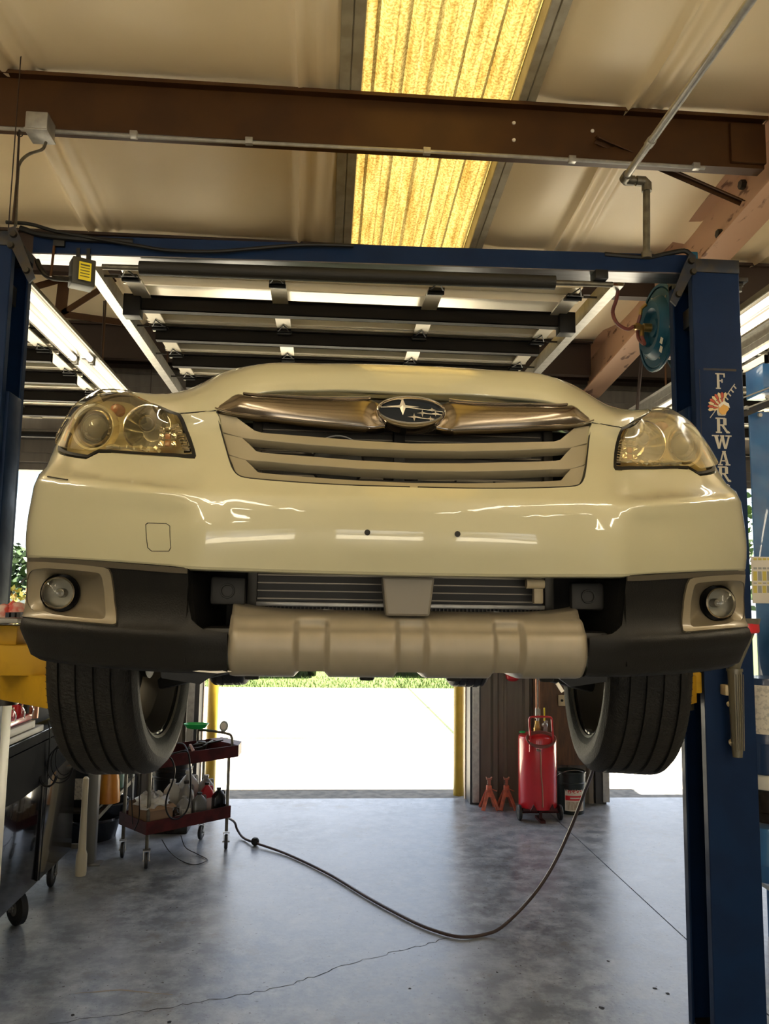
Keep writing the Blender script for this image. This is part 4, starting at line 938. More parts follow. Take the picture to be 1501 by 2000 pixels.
NV = Net(U_, [.07, .12, .18, .235, .245, .285, .37, .46, .54],
 [[0, .2, .36, .448, .470, .60, .750, .875, .910, .919, .92], [0, .2, .36, .448, .472, .602, .753, .877, .912, .919, .92], [0, .2, .36, .448, .472, .602, .753, .873, .908, .918, .92],
  [0, .2, .36, .446, .472, .600, .745, .857, .892, .912, .918], [0, .2, .36, .446, .472, .600, .744, .854, .889, .910, .917], [0, .2, .357, .440, .470, .60, .740, .842, .882, .902, .912], [0, .2, .355, .435, .475, .60, .740, .835, .876, .897, .905], [0, .2, .355, .43, .485, .605, .732, .815, .860, .888, .90], [0, .2, .36, .44, .50, .61, .708, .782, .825, .86, .88]],
 [[.05, .055, .064, .071, .083, .152, .255, .375, .475, .62, .8], [.033, .040, .053, .063, .076, .148, .252, .37, .47, .62, .8], [.030, .037, .052, .064, .077, .148, .252, .37, .47, .62, .8],
  [.040, .047, .062, .079, .091, .163, .265, .375, .470, .62, .8], [.047, .054, .069, .089, .108, .183, .281, .389, .480, .624, .8], [.075, .08, .098, .128, .148, .240, .325, .43, .51, .64, .8], [.125, .13, .15, .192, .215, .31, .40, .50, .58, .69, .82], [.165, .17, .185, .215, .24, .37, .48, .57, .645, .74, .85], [.20, .21, .24, .28, .32, .46, .575, .655, .73, .81, .9]],
 [[.066, .067, .070, .072, .074, .085, .096, .104, .106, .106, .106], [.115, .116, .118, .12, .121, .128, .138, .145, .148, .148, .148], [.170, .171, .174, .176, .178, .19, .205, .218, .222, .222, .222],
  [.226, .226, .228, .230, .233, .252, .278, .300, .307, .31, .31], [.232, .232, .234, .237, .240, .260, .286, .308, .316, .319, .319], [.262, .262, .266, .283, .293, .314, .330, .352, .37, .378, .38], [.355, .355, .357, .368, .375, .398, .42, .44, .45, .46, .46], [.44, .44, .435, .43, .44, .475, .508, .522, .53, .535, .535], [.50, .50, .49, .475, .485, .525, .560, .585, .59, .592, .593]])
# ---- bumper cover
HLlow = [(110, 880), (119, 888), (140, 893), (168, 897), (178, 892), (192, 885), (215, 885), (260, 888), (320, 892), (370, 896.5), (380, 896), (383, 890), (377, 868), (366, 838), (358, 818), (352, 808)]
GRo = [(422, 803), (430, 836), (440, 872), (449, 902), (455, 917), (463, 927), (476, 933), (510, 937), (600, 944), (700, 949), (800, 952)]
c_px = lambda pts: NV.poly(pts)
lowpoly = c_px(HLlow); gro = c_px(GRo); gro[-1] = (0., gro[-1][1])
outl = [(0, .07), (1.04, .07), (1.12, .075), (1.13, .26), (1.045, .335)]+lowpoly+c_px([(380, 806), (402, 804)])+gro
panel(NV, outl, 'bumper_cover', WHITE, car, thick=.02, fillet=.008, step=.022)
# rolled lower lip
lip = B(); lip.n = None
uu = np.linspace(0, 1.12, 60)
for sgn in (1, -1):
    def lp(u, v):
        p = NV.at(u, .07); return W_((sgn*p[0], p[1]+[0, .004, .014, .05][int(v)], p[2]+[.001, -.005, -.008, -.004][int(v)]))
    lip.grid(lp, list(uu), [0, 1, 2, 3])
lip.build('bumper_lip', WHITE, car)
# fender skin behind the lamp down to the wheel arch
panel(NV, [(1.135, .07), (1.35, .07), (1.35, .54), (.99, .54), (1.0, .48), (1.035, .40), (1.052, .345), (1.135, .265)], 'front_fender', WHITE, car, thick=.01)
# tow hook cover on the right front corner
tow = NV.poly([(284, 1024), (288, 1021), (325, 1022), (332, 1027), (334, 1070), (330, 1077), (296, 1077), (288, 1070)])
panel(NV, tow, 'tow_hook_seam', BLACK, car, off=.0006, thick=.003, sides=(-1,), holes=[[( (a-sum(q[0] for q in tow)/8)*.962+sum(q[0] for q in tow)/8, (b-sum(q[1] for q in tow)/8)*.962+sum(q[1] for q in tow)/8) for a, b in tow]])
for px, py in ((717, 1040), (893, 1043)):
    u, v = NV.px2uv(px, py, -1 if px < 800 else 1); p = NV.at(u, v); sx = -1 if px < 800 else 1
    B().lathe([(0, -.0015), (.006, -.0015), (.006, .02)], W_((sx*p[0], p[1], p[2])), 'y', 12).build('plate_screw_hole', BLACKM, car)
# ---- grille
def inset(poly, d):
    return poly
slot1 = c_px([(463, 816), (480, 828), (496, 839), (510, 843), (600, 850), (700, 858), (800, 864)])
top1 = c_px([(800, 856), (760, 850), (742, 843), (725, 840), (600, 829), (520, 820)])
slot1[-1] = (0., slot1[-1][1]); top1[0] = (0., top1[0][1])
sl2 = c_px([(471, 853), (486, 866), (499, 879), (510, 881.5), (600, 889), (700, 897), (800, 902.5), (800, 878), (700, 873.5), (600, 866), (520, 858)]); sl2[6] = (0., sl2[6][1]); sl2[7] = (0., sl2[7][1])
sl3 = c_px([(478, 896), (491, 908), (503, 920), (520, 922), (600, 929), (700, 936), (800, 940.5), (800, 917.5), (700, 913), (600, 906), (520, 899)]); sl3[6] = (0., sl3[6][1]); sl3[7] = (0., sl3[7][1])
seam1 = c_px([(433, 842.6), (471, 853), (471, 854.6), (433.4, 844.2)]); seam2 = c_px([(443.5, 884.5), (478, 895), (478, 896.4), (444, 886)])
gin = c_px([(424.5, 806), (432.5, 836), (442.5, 872), (451.5, 901), (457, 915), (464.5, 924.5), (477, 930.5), (510, 934.5), (600, 941.5), (700, 947), (800, 950)]); gin[-1] = (0., gin[-1][1])
gp = [(0., slot1[-1][1])]+slot1[::-1][1:]+c_px([(461, 813.5)])+gin
gr = thing('grille', None, None, (0, 0, 0)); gr.parent = car; gr.location = (0, 0, 0)
# shelled bars: build outline for each bar so that each bar is a part of its own
bar1 = slot1[::-1]+c_px([(461, 813.5)])+c_px([(424.5, 806), (432.7, 841.5), (471, 852.3), (520, 857), (600, 865), (700, 872.5), (800, 877)]); bar1[-1] = (0., bar1[-1][1])
b2top = [(0., sl2[6][1])]+[sl2[i] for i in (5, 4, 3, 2, 1, 0)]; bar2 = b2top+c_px([(434, 845), (443.2, 883.5), (477.5, 894.7), (520, 898), (600, 905), (700, 912), (800, 916.5)]); bar2[-1] = (0., bar2[-1][1])
b3top = [(0., sl3[6][1])]+[sl3[i] for i in (5, 4, 3, 2, 1, 0)]; bar3 = b3top+c_px([(444.5, 887), (451.5, 901), (457, 915), (464.5, 924.5), (477, 930.5), (510, 934.5), (600, 941.5), (700, 947), (800, 950)]); bar3[-1] = (0., bar3[-1][1])
for k, bp_ in enumerate((bar1, bar2, bar3)):
    panel(NV, bp_, 'grille_bar', SILVER, gr, off=-.004, thick=.030, step=.012, fillet=.003)
    # light bevelled ledge where the slot meets the bar end
for nm, L_ in (('hood_seam', [(353, 807.5), (375, 806), (400, 803.5), (421, 801.5)]), ('grille_seam', [(423, 804), (431, 839), (441, 875), (450, 905), (456, 918), (464, 927), (477, 932.3), (510, 936.3), (600, 943.3), (700, 948.3), (800, 951)])):
    for s_ in (-1, 1):
        pt = [NV.at(*NV.px2uv(x, y)) for x, y in L_]
        B().tube(smoothpath([W_((s_*p[0], p[1]+.0008, p[2])) for p in pt], 4), .0018, 5).build(nm, BLACK, car)
pt = [NV.at(*NV.px2uv(x, y)) for x, y in ((78, 928), (95, 931), (115, 934.5), (132, 937))]
B().tube([W_((-p[0], p[1]-.0005, p[2])) for p in pt], .0016, 5).build('paint_scratch', BLACK, car)
# chrome wing: strip between two edges, bowed forward
wu = [(424, 801), (430, 793), (443, 784), (455, 776), (470, 774.5), (480, 778), (500, 780.5), (560, 783), (640, 785.5), (700, 785), (722, 784), (733, 788), (750, 796)]
wl = [(424.5, 804), (433, 806.5), (443, 809), (458, 812), (475, 814.5), (500, 818), (545, 823), (600, 829), (660, 834.5), (705, 838), (722, 840), (735, 840), (750, 838)]
wuv = list(zip(NV.poly(wu), NV.poly(wl)))
wg = B()
for sgn in (-1, 1):
    def wf(i, t):
        i0 = int(min(i, len(wuv)-1.001)); fr = i-i0; (a, b), (c, d) = wuv[i0], wuv[i0+1]
        uA = (a[0]*(1-fr)+c[0]*fr, a[1]*(1-fr)+c[1]*fr); uB = (b[0]*(1-fr)+d[0]*fr, b[1]*(1-fr)+d[1]*fr)
        u, v = uB[0]+(uA[0]-uB[0])*t, uB[1]+(uA[1]-uB[1])*t; p = NV.at(u, v); n = NV.nrm(u, v); k = min(1, (i/4.)**.8, max(.35, (12-i)/2.6))
        prof = .003+k*(.013*math.sin(PI*t)**.7+.004*t)
        q = p+n*(prof if 0 < t < 1 else -.012); return W_((sgn*q[0], q[1], q[2]))
    wg.grid(wf, [i*.5 for i in range(25)], [0, .01, .04, .1, .2, .3, .4, .5, .6, .7, .8, .9, .96, .99, 1])
wo_ = wg.build('chrome_wing', CHROMED, gr, smooth=50)
eg = B()
for sgn in (-1, 1):
    for lst, r_, t0 in ((wl, .0022, 0), ([(480, 777), (500, 779.5), (560, 782), (640, 784.5), (700, 784.5), (722, 783)], .0035, 0)):
        pt = []
        for (u, v) in NV.poly(lst): p = NV.at(u, v)+NV.nrm(u, v)*.012; pt.append(W_((sgn*p[0], p[1], p[2])))
        eg.tube(smoothpath(pt, 3), r_, 6)
eg.build('chrome_edge', CHROME, gr)
# emblem
ec = NV.px2uv(800, 817.5, -1); p0 = NV.at(0, ec[1])+NV.nrm(0, ec[1])*.022; tilt = math.radians(20)
ER = Matrix.Rotation(-tilt, 3, 'X'); EW, EH = .0755, .0365
def ept(a, b, h): v = ER @ Vector((a, -h, b)); return W_((p0[0]+v.x, p0[1]+v.y, p0[2]+v.z))
b = B(); rg = [(1.0, -.03), (1.04, .0), (1.0, .010), (.92, .013), (.84, .009), (.80, -.003)]
n_ = 48
b.add([ept((EW*(1) - (1-r)*EH)*math.cos(2*PI*j/n_), (EH-(1-r)*EH)*math.sin(2*PI*j/n_), h) for (r, h) in rg for j in range(n_)], [(i*n_+j, i*n_+(j+1) % n_, (i+1)*n_+(j+1) % n_, (i+1)*n_+j) for i in range(len(rg)-1) for j in range(n_)]); b.build('emblem_ring', CHROME, gr, smooth=60)
b = B(); b.add([ept(0, 0, .004)]+[ept((EW-.17*EH)*.99*math.cos(2*PI*j/n_), EH*.83*math.sin(2*PI*j/n_), .0) for j in range(n_)], [(0, 1+j, 1+(j+1) % n_) for j in range(n_)]); b.build('emblem_plate', EMBL, gr, smooth=60)
def star(x, z, rx, rz_):
    b = B(); ring = []
    for k in range(8):
        a = k*PI/4+PI/2; r = 1 if k % 2 == 0 else .24; ring.append(ept(x+rx*r*math.cos(a), z+rz_*r*math.sin(a), .0036))
    b.add([ept(x, z, .0085)]+ring, [(0, 1+j, 1+(j+1) % 8) for j in range(8)]); b.build('emblem_star', mat('emblem_silver', (.70, .64, .52), .3, .4), gr, smooth=0)
pm = EW/71.
for (px, py, a, c) in ((783, 806, 34, 21), (843, 812, 8, 5.5), (823, 821, 12, 9), (850, 821, 8, 7), (806, 831, 14, 10), (839, 834, 9, 7)): star((px-800)*pm, (817.5-py)*pm, a*pm, c*pm)
b = B()
for (xa, za, xb, zb) in ((783, 808, 731, 809), (783, 808, 868, 816), (823, 822, 866, 823), (806, 832, 852, 836)): b.bar(ept((xa-800)*pm, (817.5-za)*pm, .005), ept((xb-800)*pm, (817.5-zb)*pm, .003), .0012, .001, up=(0, -1, 0))
b.build('emblem_line', MATS['emblem_silver'], gr, smooth=0)
# dark upper band between hood edge and wing, cavity behind the grille
ub = NV.poly([(442, 786), (462, 774), (500, 769.5), (560, 767.5), (800, 768), (800, 800), (560, 790), (450, 792)])
ub[4] = (0., .485); ub[5] = (0., ub[5][1]); panel(NV, ub, 'grille_upper_band', mat('dark_grille_plastic', (.020, .018, .014), .55, bump=.2, bs=90), gr, off=-.012, thick=.02)
cav = B(); cav.box(W_((-.45, .30, -.13)), W_((.45, .32, .42))); cav.box(W_((-.45, .27, -.14)), W_((-.44, .32, .40))); cav.box(W_((.44, .27, -.14)), W_((.45, .32, .40))); cav.box(W_((-.36, .22, .448)), W_((.36, .32, .455)))
cav.build('engine_bay_shroud', BLACKM, car, smooth=0)
rad = B(); rad.box(W_((-.345, .262, -.02)), W_((.335, .285, .45))); ro = rad.build('radiator', mat('radiator_core', (.03, .027, .024), .6), car, smooth=0)
tb = B()
for k in range(25): z = .010+k*.0175; tb.box(W_((-.33, .254, z)), W_((.32, .263, z+.0028)))
tb.build('condenser_tube', mat('condenser_tube_aluminium', (.20, .175, .14), .45, .6), ro, smooth=0)['kind'] = 'stuff'
tb = B()
for k in range(75): x = -.34+k*.009; tb.box(W_((x, .256, -.045)), W_((x+.0025, .264, -.004)))
tb.build('radiator_fin', mat('radiator_fin_aluminium', (.14, .125, .10), .4, .6), ro, smooth=0)['kind'] = 'stuff'
for x in (-.35, .325): B().box(W_((x, .245, -.02)), W_((x+.022, .275, .45)), .003).build('end_tank', mat('dark_end_tank', (.05, .045, .036), .5, .3), ro)
B().box(W_((-.335, .246, -.006)), W_((.325, .256, .004)), .001).build('lower_rail', GALV, ro)
B().box(W_((-.43, .12, -.075)), W_((.43, .30, -.050)), .01).build('lower_crossmember', BLACK, car); B().box(W_((-.38, .10, .168)), W_((.38, .20, .262)), .01).build('crash_beam', BLACKM, car)
B().box(W_((-.40, .195, -.060)), W_((.40, .20, -.056))).build('seal_strip', GALVD, car, smooth=0)
for x in (-.175, .205):
    hb = B(); hb.lathe([(0, -.03), (.026, -.03), (.03, -.024), (.03, -.02), (.018, -.016), (.018, .004)], W_((x, .225, -.015)), n=20); hb.build('radiator_mount', GALV, car)
for x in (-.16, -.20): 
    pass
hn = B(); hn.lathe([(0, -.02), (.03, -.018), (.055, -.008), (.06, 0), (.055, .008)], W_((-.155, .22, .315)), 'y', 26); hn.build('horn', BLACK, car); hn = B(); hn.tube([W_((-.155+.06*math.cos(t), .2, .315+.06*math.sin(t))) for t in np.linspace(.3, PI-.3, 14)], .002, 6); hn.build('horn_ring', GALV, car)
for x0 in (-.335, -.235, -.135, .03, .12, .21):
    for z0 in (.20, .22, .285, .30, .345): B().box(W_((x0, .243, z0)), W_((x0+.085, .246, z0+.003))).build('grille_slat', GALVD, ro, smooth=0)
B().box(W_((-.03, .20, .16)), W_((-.005, .24, .45)), .002).build('hood_latch_support', BLACK, car); 
b = B(); b.cbox(W_((.30, .215, .03)), (.022, .02, .045), .004); b.cyl(W_((.27, .20, .052)), W_((.31, .20, .052)), .011, 12); b.build('hose_connector', TAN, car)
b = B(); b.cbox(W_((.26, .21, -.045)), (.045, .03, .035), .004); b.build('valve_block', BRASS, car)
for x, q in ((-.42, 1), (.36, 1)):
    b = B(); b.box(W_((x, .16, -.005)), W_((x+.075, .18, .055)), .008); b.tube(arc(W_((x+.037, .157, .025)), .014, 0, 2*PI, 14)[:-1], .002, 6, closed=True); b.build('tow_bracket', mat('dark_grey_bracket', (.010, .009, .008), .6), car)
# centre strut of the lower opening
b = B()
A = [atY(746, 1126, 1.64), atY(849, 1128, 1.64), atY(839, 1204, 1.645), atY(754, 1203, 1.645)]
b.add([tuple(p) for p in A]+[(p[0], p[1]+.05, p[2]) for p in A], [(0, 3, 2, 1), (4, 5, 6, 7), (0, 1, 5, 4), (1, 2, 6, 5), (2, 3, 7, 6), (3, 0, 4, 7)]); o = b.build('bumper_centre_strut', mat('strut_grey_brown', (.13, .115, .09), .45), car, smooth=0)
md = o.modifiers.new('bevel', 'BEVEL'); md.width = .005; md.segments = 2
# ---- lower cladding
NL = Net(U_, [0, .065, .108, .122, .165, .205, .235, .32],
 [[0, .2, .36, .446, .468, .60, .752, .873, .901, .909, .912],
  [0, .2, .36, .448, .468, .597, .748, .872, .900, .908, .912], [0, .2, .36, .448, .470, .60, .748, .870, .903, .912, .915], [0, .2, .36, .448, .472, .604, .755, .875, .903, .912, .915],
  [0, .2, .36, .446, .470, .600, .745, .862, .888, .90, .905], [0, .2, .36, .440, .465, .592, .728, .835, .858, .872, .88], [0, .2, .36, .42, .445, .57, .69, .78, .80, .82, .83], [0, .2, .36, .42, .44, .54, .64, .70, .72, .74, .75]],
 [[.054, .059, .068, .076, .084, .154, .259, .379, .479, .624, .804],
  [.066, .071, .080, .093, .103, .172, .275, .39, .485, .635, .815], [.07, .075, .08, .082, .092, .160, .262, .375, .47, .625, .805], [.065, .070, .074, .076, .084, .148, .248, .362, .455, .62, .80],
  [.075, .08, .083, .086, .094, .157, .255, .37, .455, .62, .80], [.10, .105, .108, .110, .116, .175, .268, .382, .455, .63, .80], [.16, .165, .17, .175, .18, .23, .32, .43, .50, .66, .82], [.25, .255, .26, .265, .27, .32, .40, .50, .56, .70, .85]],
 [[.062, .063, .066, .068, .070, .081, .092, .100, .102, .102, .102],
  [.0, .0, .0, .0, .0, .006, .012, .016, .016, .016, .016], [-.045]*3+[-.048, -.048, -.045, -.040, -.036, -.036, -.036, -.036], [-.058]*3+[-.060, -.060, -.057, -.052, -.050, -.050, -.050, -.050],
  [-.105]*3+[-.104, -.104, -.102, -.100, -.098, -.098, -.098, -.098], [-.143]*3+[-.143, -.143, -.142, -.140, -.138, -.136, -.134, -.134], [-.140]*4+[-.140, -.138, -.134, -.130, -.126, -.122, -.12], [-.11]*11])
fb_out = [(45, 1118), (47, 1107), (54, 1099), (64, 1096), (90, 1097), (117.5, 1099), (168, 1103), (205, 1107.5), (214, 1111), (219, 1121), (222, 1140), (225, 1172), (228.7, 1214), (228, 1220), (222, 1222), (196, 1220), (150, 1216), (112, 1213), (70, 1208), (52, 1205), (50, 1190), (48, 1160)]
fb_in = [(81, 1109), (110, 1110), (150, 1113), (179, 1116), (195, 1119), (201, 1126), (204, 1140), (207.6, 1177), (208.5, 1202), (204, 1210), (195, 1211), (168, 1209), (130, 1205), (106, 1201), (88, 1194), (76, 1181), (69, 1163), (66, 1145), (68, 1127), (73, 1115)]
fbo = [(1.035, .030), (1.03, .016), (1.0, .009)]+NL.poly([p for p in fb_out if p[0] > 75])+[(.95, .113), (1.0, .112), (1.03, .105), (1.038, .07)]
fbi = NL.poly([p for p in fb_in if p[0] > 82]); fbi = smooth_poly([p for p in fbi if p[0] < .9]+[(.885, .098), (.925, .084), (.94, .062), (.935, .040), (.90, .024), (.855, .019)], 2)
hole = [(a, b) for a, b in fbo]
cl = [(.455, .0), (.52, 0), (.8, 0), (1.04, 0), (1.10, .002), (1.12, .05), (1.10, .12), (1.09, .20), (1.05, .24), (.9, .26), (.6, .28), (.43, .29), (.37, .28), (.37, .125), (.415, .114), (.44, .095), (.453, .06)]
def inflate(poly, d):
    cx = sum(p[0] for p in poly)/len(poly); cy = sum(p[1] for p in poly)/len(poly)
    return [(cx+(p[0]-cx)*(1+d), cy+(p[1]-cy)*(1+d)) for p in poly]
for s_ in (-1, 1): panel(NL, cl, 'lower_cladding', CLAD, car, holes=[inflate(fbo, -.03)], thick=.02, step=.018, fillet=.004, sides=(s_,))
st_ = [(.456, .001), (.7, .001), (1.0, .001), (1.05, .003), (1.0, .010), (.7, .011), (.50, .011), (.456, .010)]
for s_ in (-1, 1): panel(NL, st_, 'cladding_top_strip', CLADT, car, off=.003, thick=.006, step=.006, sides=(s_,))
for s_ in (-1, 1):
    fz = panel(NL, fbo, 'fog_lamp_bezel', mat('bezel_bronze_paint', (.22, .185, .125), .38, .25, coat=.2), car, holes=[fbi], off=.004, thick=.008, step=.012, fillet=.002, sides=(s_,))
    ctr = NL.at(*NL.px2uv(118, 1158)); yy_ = ctr[1]+.070; q_ = atY(119, 1158, CY+yy_); cc = np.array([s_*abs(q_[0]-CX), yy_, q_[2]-CZ]); R0 = .044
    # bowl from the inner outline down to the lamp ring
    b = B(); ring0 = []; n_ = len(fbi); angs = []
    c2 = NL.px2uv(118, 1158)
    for (u, v) in fbi:
        p = NL.at(u, v)+NL.nrm(u, v)*.002; ring0.append(np.array([s_*p[0], p[1], p[2]])); angs.append(math.atan2(p[2]-ctr[2], p[0]-ctr[0]))
    rings = []
    for t in (0, .12, .35, .6, .8, .93, 1):
        rr = []
        for p, a in zip(ring0, angs):
            q = np.array([cc[0]+s_*R0*math.cos(a), cc[1], cc[2]+R0*math.sin(a)]); k = t; dpt = t**.7
            rr.append((p[0]+(q[0]-p[0])*k, p[1]+(q[1]-p[1])*dpt, p[2]+(q[2]-p[2])*k))
        rings.append(rr)
    b.add([W_(p) for r_ in rings for p in r_], [(i*n_+j, i*n_+(j+1) % n_, (i+1)*n_+(j+1) % n_, (i+1)*n_+j) for i in range(len(rings)-1) for j in range(n_)]); b.build('bezel_bowl', MATS['bezel_bronze_paint'], fz, smooth=40)
    B().lathe([(.044, -.010), (.044, .03), (.0, .032)], W_(cc), 'y', 32).build('lamp_housing', BLACK, fz)
    B().lathe([(0, .022), (.011, .020), (.020, .012), (.030, -.004), (.036, -.018)], W_(cc), 'y', 32).build('reflector', mat('lamp_reflector', (.62, .61, .56), .3, .35), fz)
    B().lathe([(0, -.006), (.009, -.006), (.011, .0), (.011, .018)], W_(cc), 'y', 16).build('bulb_shield', GALVD, fz)
    B().lathe([(.036, -.016), (.0375, -.022), (.035, -.025), (.033, -.020)], W_(cc), 'y', 32).build('lamp_rim', CHROME, fz)
    B().lathe([(0, -.042), (.012, -.040), (.024, -.035), (.033, -.026), (.0365, -.020)], W_(cc), 'y', 32).build('lens', glassmat('clear_fog_glass', (.85, .85, .82)), fz) if 'clear_fog_glass' not in MATS else B().lathe([(0, -.042), (.012, -.040), (.024, -.035), (.033, -.026), (.0365, -.020)], W_(cc), 'y', 32).build('lens', MATS['clear_fog_glass'], fz)
# recess walls between cladding and opening
for s_ in (-1, 1):
    b = B(); b.grid(lambda i, z: W_((s_*[.455, .425, .40][int(i)], [.090, .19, .30][int(i)], z)), [0, 1, 2], [.06, .0, -.06, -.12]); b.build('opening_side_wall', CLAD, car)
# ---- skid plate with recessed grooves
prof = [(.175, -.012), (.12, -.020), (.088, -.030), (.073, -.048), (.060, -.060), (.056, -.085), (.060, -.105), (.072, -.125), (.092, -.142), (.125, -.150), (.20, -.153), (.34, -.150)]
gx = []
for (a, c) in ((570, 645), (770, 840), (962, 1030)):
    gx.append((atY(a, 1270, 1.63)[0]-CX, atY(c, 1270, 1.63)[0]-CX))
def groove(x):
    g_ = 0
    for a, c in gx:
        if a < x < c: g_ = max(g_, min(1, (x-a)/.014, (c-x)/.014))
    g_ = g_*g_*(3-2*g_); e = min(1, (.369-abs(x))/.010) if abs(x) > .357 else 1
    return g_, max(0, e)
xsk = sorted(set([round(-.369+i*.0205, 4) for i in range(37)]+[round(q+s*d, 4) for a, c in gx for q, s in ((a, 1), (c, -1)) for d in (0, .003, .007, .011, .014)]+[-.369, -.367, -.363, -.358, .358, .363, .367, .369]))
pp_ = smoothpath([(0, a, c) for a, c in prof], 3)
def skp(x, i):
    p = pp_[int(i)]; g_, e = groove(x); t = int(i)/(len(pp_)-1); k = 1 if .25 < t < .86 else max(0, 1-abs(t-.25)/.10) if t <= .25 else max(0, 1-abs(t-.86)/.08)
    bow = .010*(x/.37)**2; arch = .006*(x/.37)**2 if t < .2 else 0
    return W_((x, p.y+bow+.021*g_*k+(1-e)*.016, p.z+(.010*g_ if t > .7 else 0)+(.016*abs(x/.37)**6 if t < .12 else 0)))
b = B(); b.grid(skp, xsk, range(len(pp_))); o = b.build('skid_plate', SKID, car, smooth=60)
for x in (-.325, -.085, .10, .30): B().lathe([(0, -.004), (.014, -.003), (.016, 0), (.016, .01)], W_((x, .15, -.1545)), n=14).build('skid_clip', BLACK, o)
b = B(); b.prism([(.0, 0), (.05, .006), (.08, .0), (.05, -.004)], .004, lambda a, c, h: W_((-.44+a, .10+h, -.138+c))); b.build('loose_clip', LABELW, car); b = B(); b.prism([(0, 0), (.012, .018), (.006, .022), (-.006, .004)], .004, lambda a, c, h: W_((.315+a, .11+h, -.155-c))); b.build('broken_clip', LABELW, car)
# ---- hood
NH = Net([0, .2, .36, .43, .52, .60, .69, .80, .88], [0, .035, .085, .16, .32, .62, 1.0],
 [[0, .2, .36, .427, .517, .60, .689, .765, .81], [0, .2, .36, .43, .52, .60, .688, .762, .806], [0, .2, .36, .43, .52, .60, .686, .758, .80], [0, .2, .36, .43, .515, .60, .683, .752, .795], [0, .2, .36, .43, .515, .60, .68, .75, .79], [0, .2, .36, .43, .515, .60, .68, .745, .78], [0, .2, .36, .43, .515, .60, .68, .74, .77]],
 [[.170, .18, .195, .206, .259, .37, .497, .68, .86], [.185, .195, .21, .225, .28, .39, .515, .69, .87], [.23, .238, .252, .27, .33, .42, .55, .71, .89], [.31, .316, .33, .345, .40, .475, .60, .75, .92], [.46, .465, .475, .49, .53, .60, .72, .86, 1.0], [.76, .76, .77, .78, .81, .86, .95, 1.05, 1.15], [1.15, 1.15, 1.15, 1.16, 1.18, 1.2, 1.25, 1.3, 1.35]],
 [[.468, .470, .455, .425, .428, .477, .530, .575, .59], [.510, .508, .492, .462, .458, .497, .541, .581, .595], [.548, .546, .536, .510, .494, .514, .550, .588, .60], [.576, .575, .570, .554, .528, .526, .557, .594, .605], [.600, .600, .598, .592, .566, .545, .562, .60, .61], [.640, .640, .637, .632, .612, .592, .600, .62, .625], [.70, .70, .697, .69, .675, .66, .655, .65, .645]])
H0 = [(u, .0045) for u in np.linspace(0, .69, 40)]
panel(NH, H0+[(.69, .62), (.69, .98), (0, .98)], 'hood', WHITE, car, thick=.012, fillet=.006, step=.024)
panel(NH, [(.695, 0.0), (.88, 0.), (.88, .98), (.695, .98)], 'upper_fender', WHITE, car, thick=.01, step=.03)
# ---- headlights
HLo = [(111, 877), (113, 860), (119, 838), (128, 818), (141, 801), (156, 786), (172, 774), (190, 767), (212, 764), (235, 765), (254, 768), (262, 774), (285, 784), (320, 797), (349, 807), (356, 818), (364, 838), (375, 867), (381, 889), (378, 893), (360, 892), (320, 888.5), (260, 884.5), (215, 881.5), (191, 880.5), (180, 886), (170, 892), (150, 889), (125, 884)]
HLi = [(116, 872), (118, 856), (124, 838), (133, 820), (145, 804), (159, 790), (174, 779), (191, 772), (212, 768.5), (235, 769), (252, 772), (262, 779), (285, 789), (318, 801), (344, 811), (350, 821), (358, 840), (368, 866), (374, 885), (360, 886), (320, 883.5), (260, 880), (215, 877), (192, 876), (181, 881), (170, 887), (150, 884), (128, 879)]
hlo = NV.poly(HLo); hli = NV.poly(HLi)
CLEARY = glassmat('yellowed_clear_lens', (.93, .88, .68), rough=.03, haze=.05, haze_c=(.75, .62, .32), fres=1.5)
HAZEY = glassmat('hazy_yellow_lens', (.90, .80, .55), rough=.12, haze=.27, haze_c=(.72, .63, .38), fres=1.5)
HOUS = mat('headlamp_chrome_housing', (.90, .82, .58), .22, .5)
HBK = mat('headlamp_tan_plate', (.70, .62, .42), .25, .4)
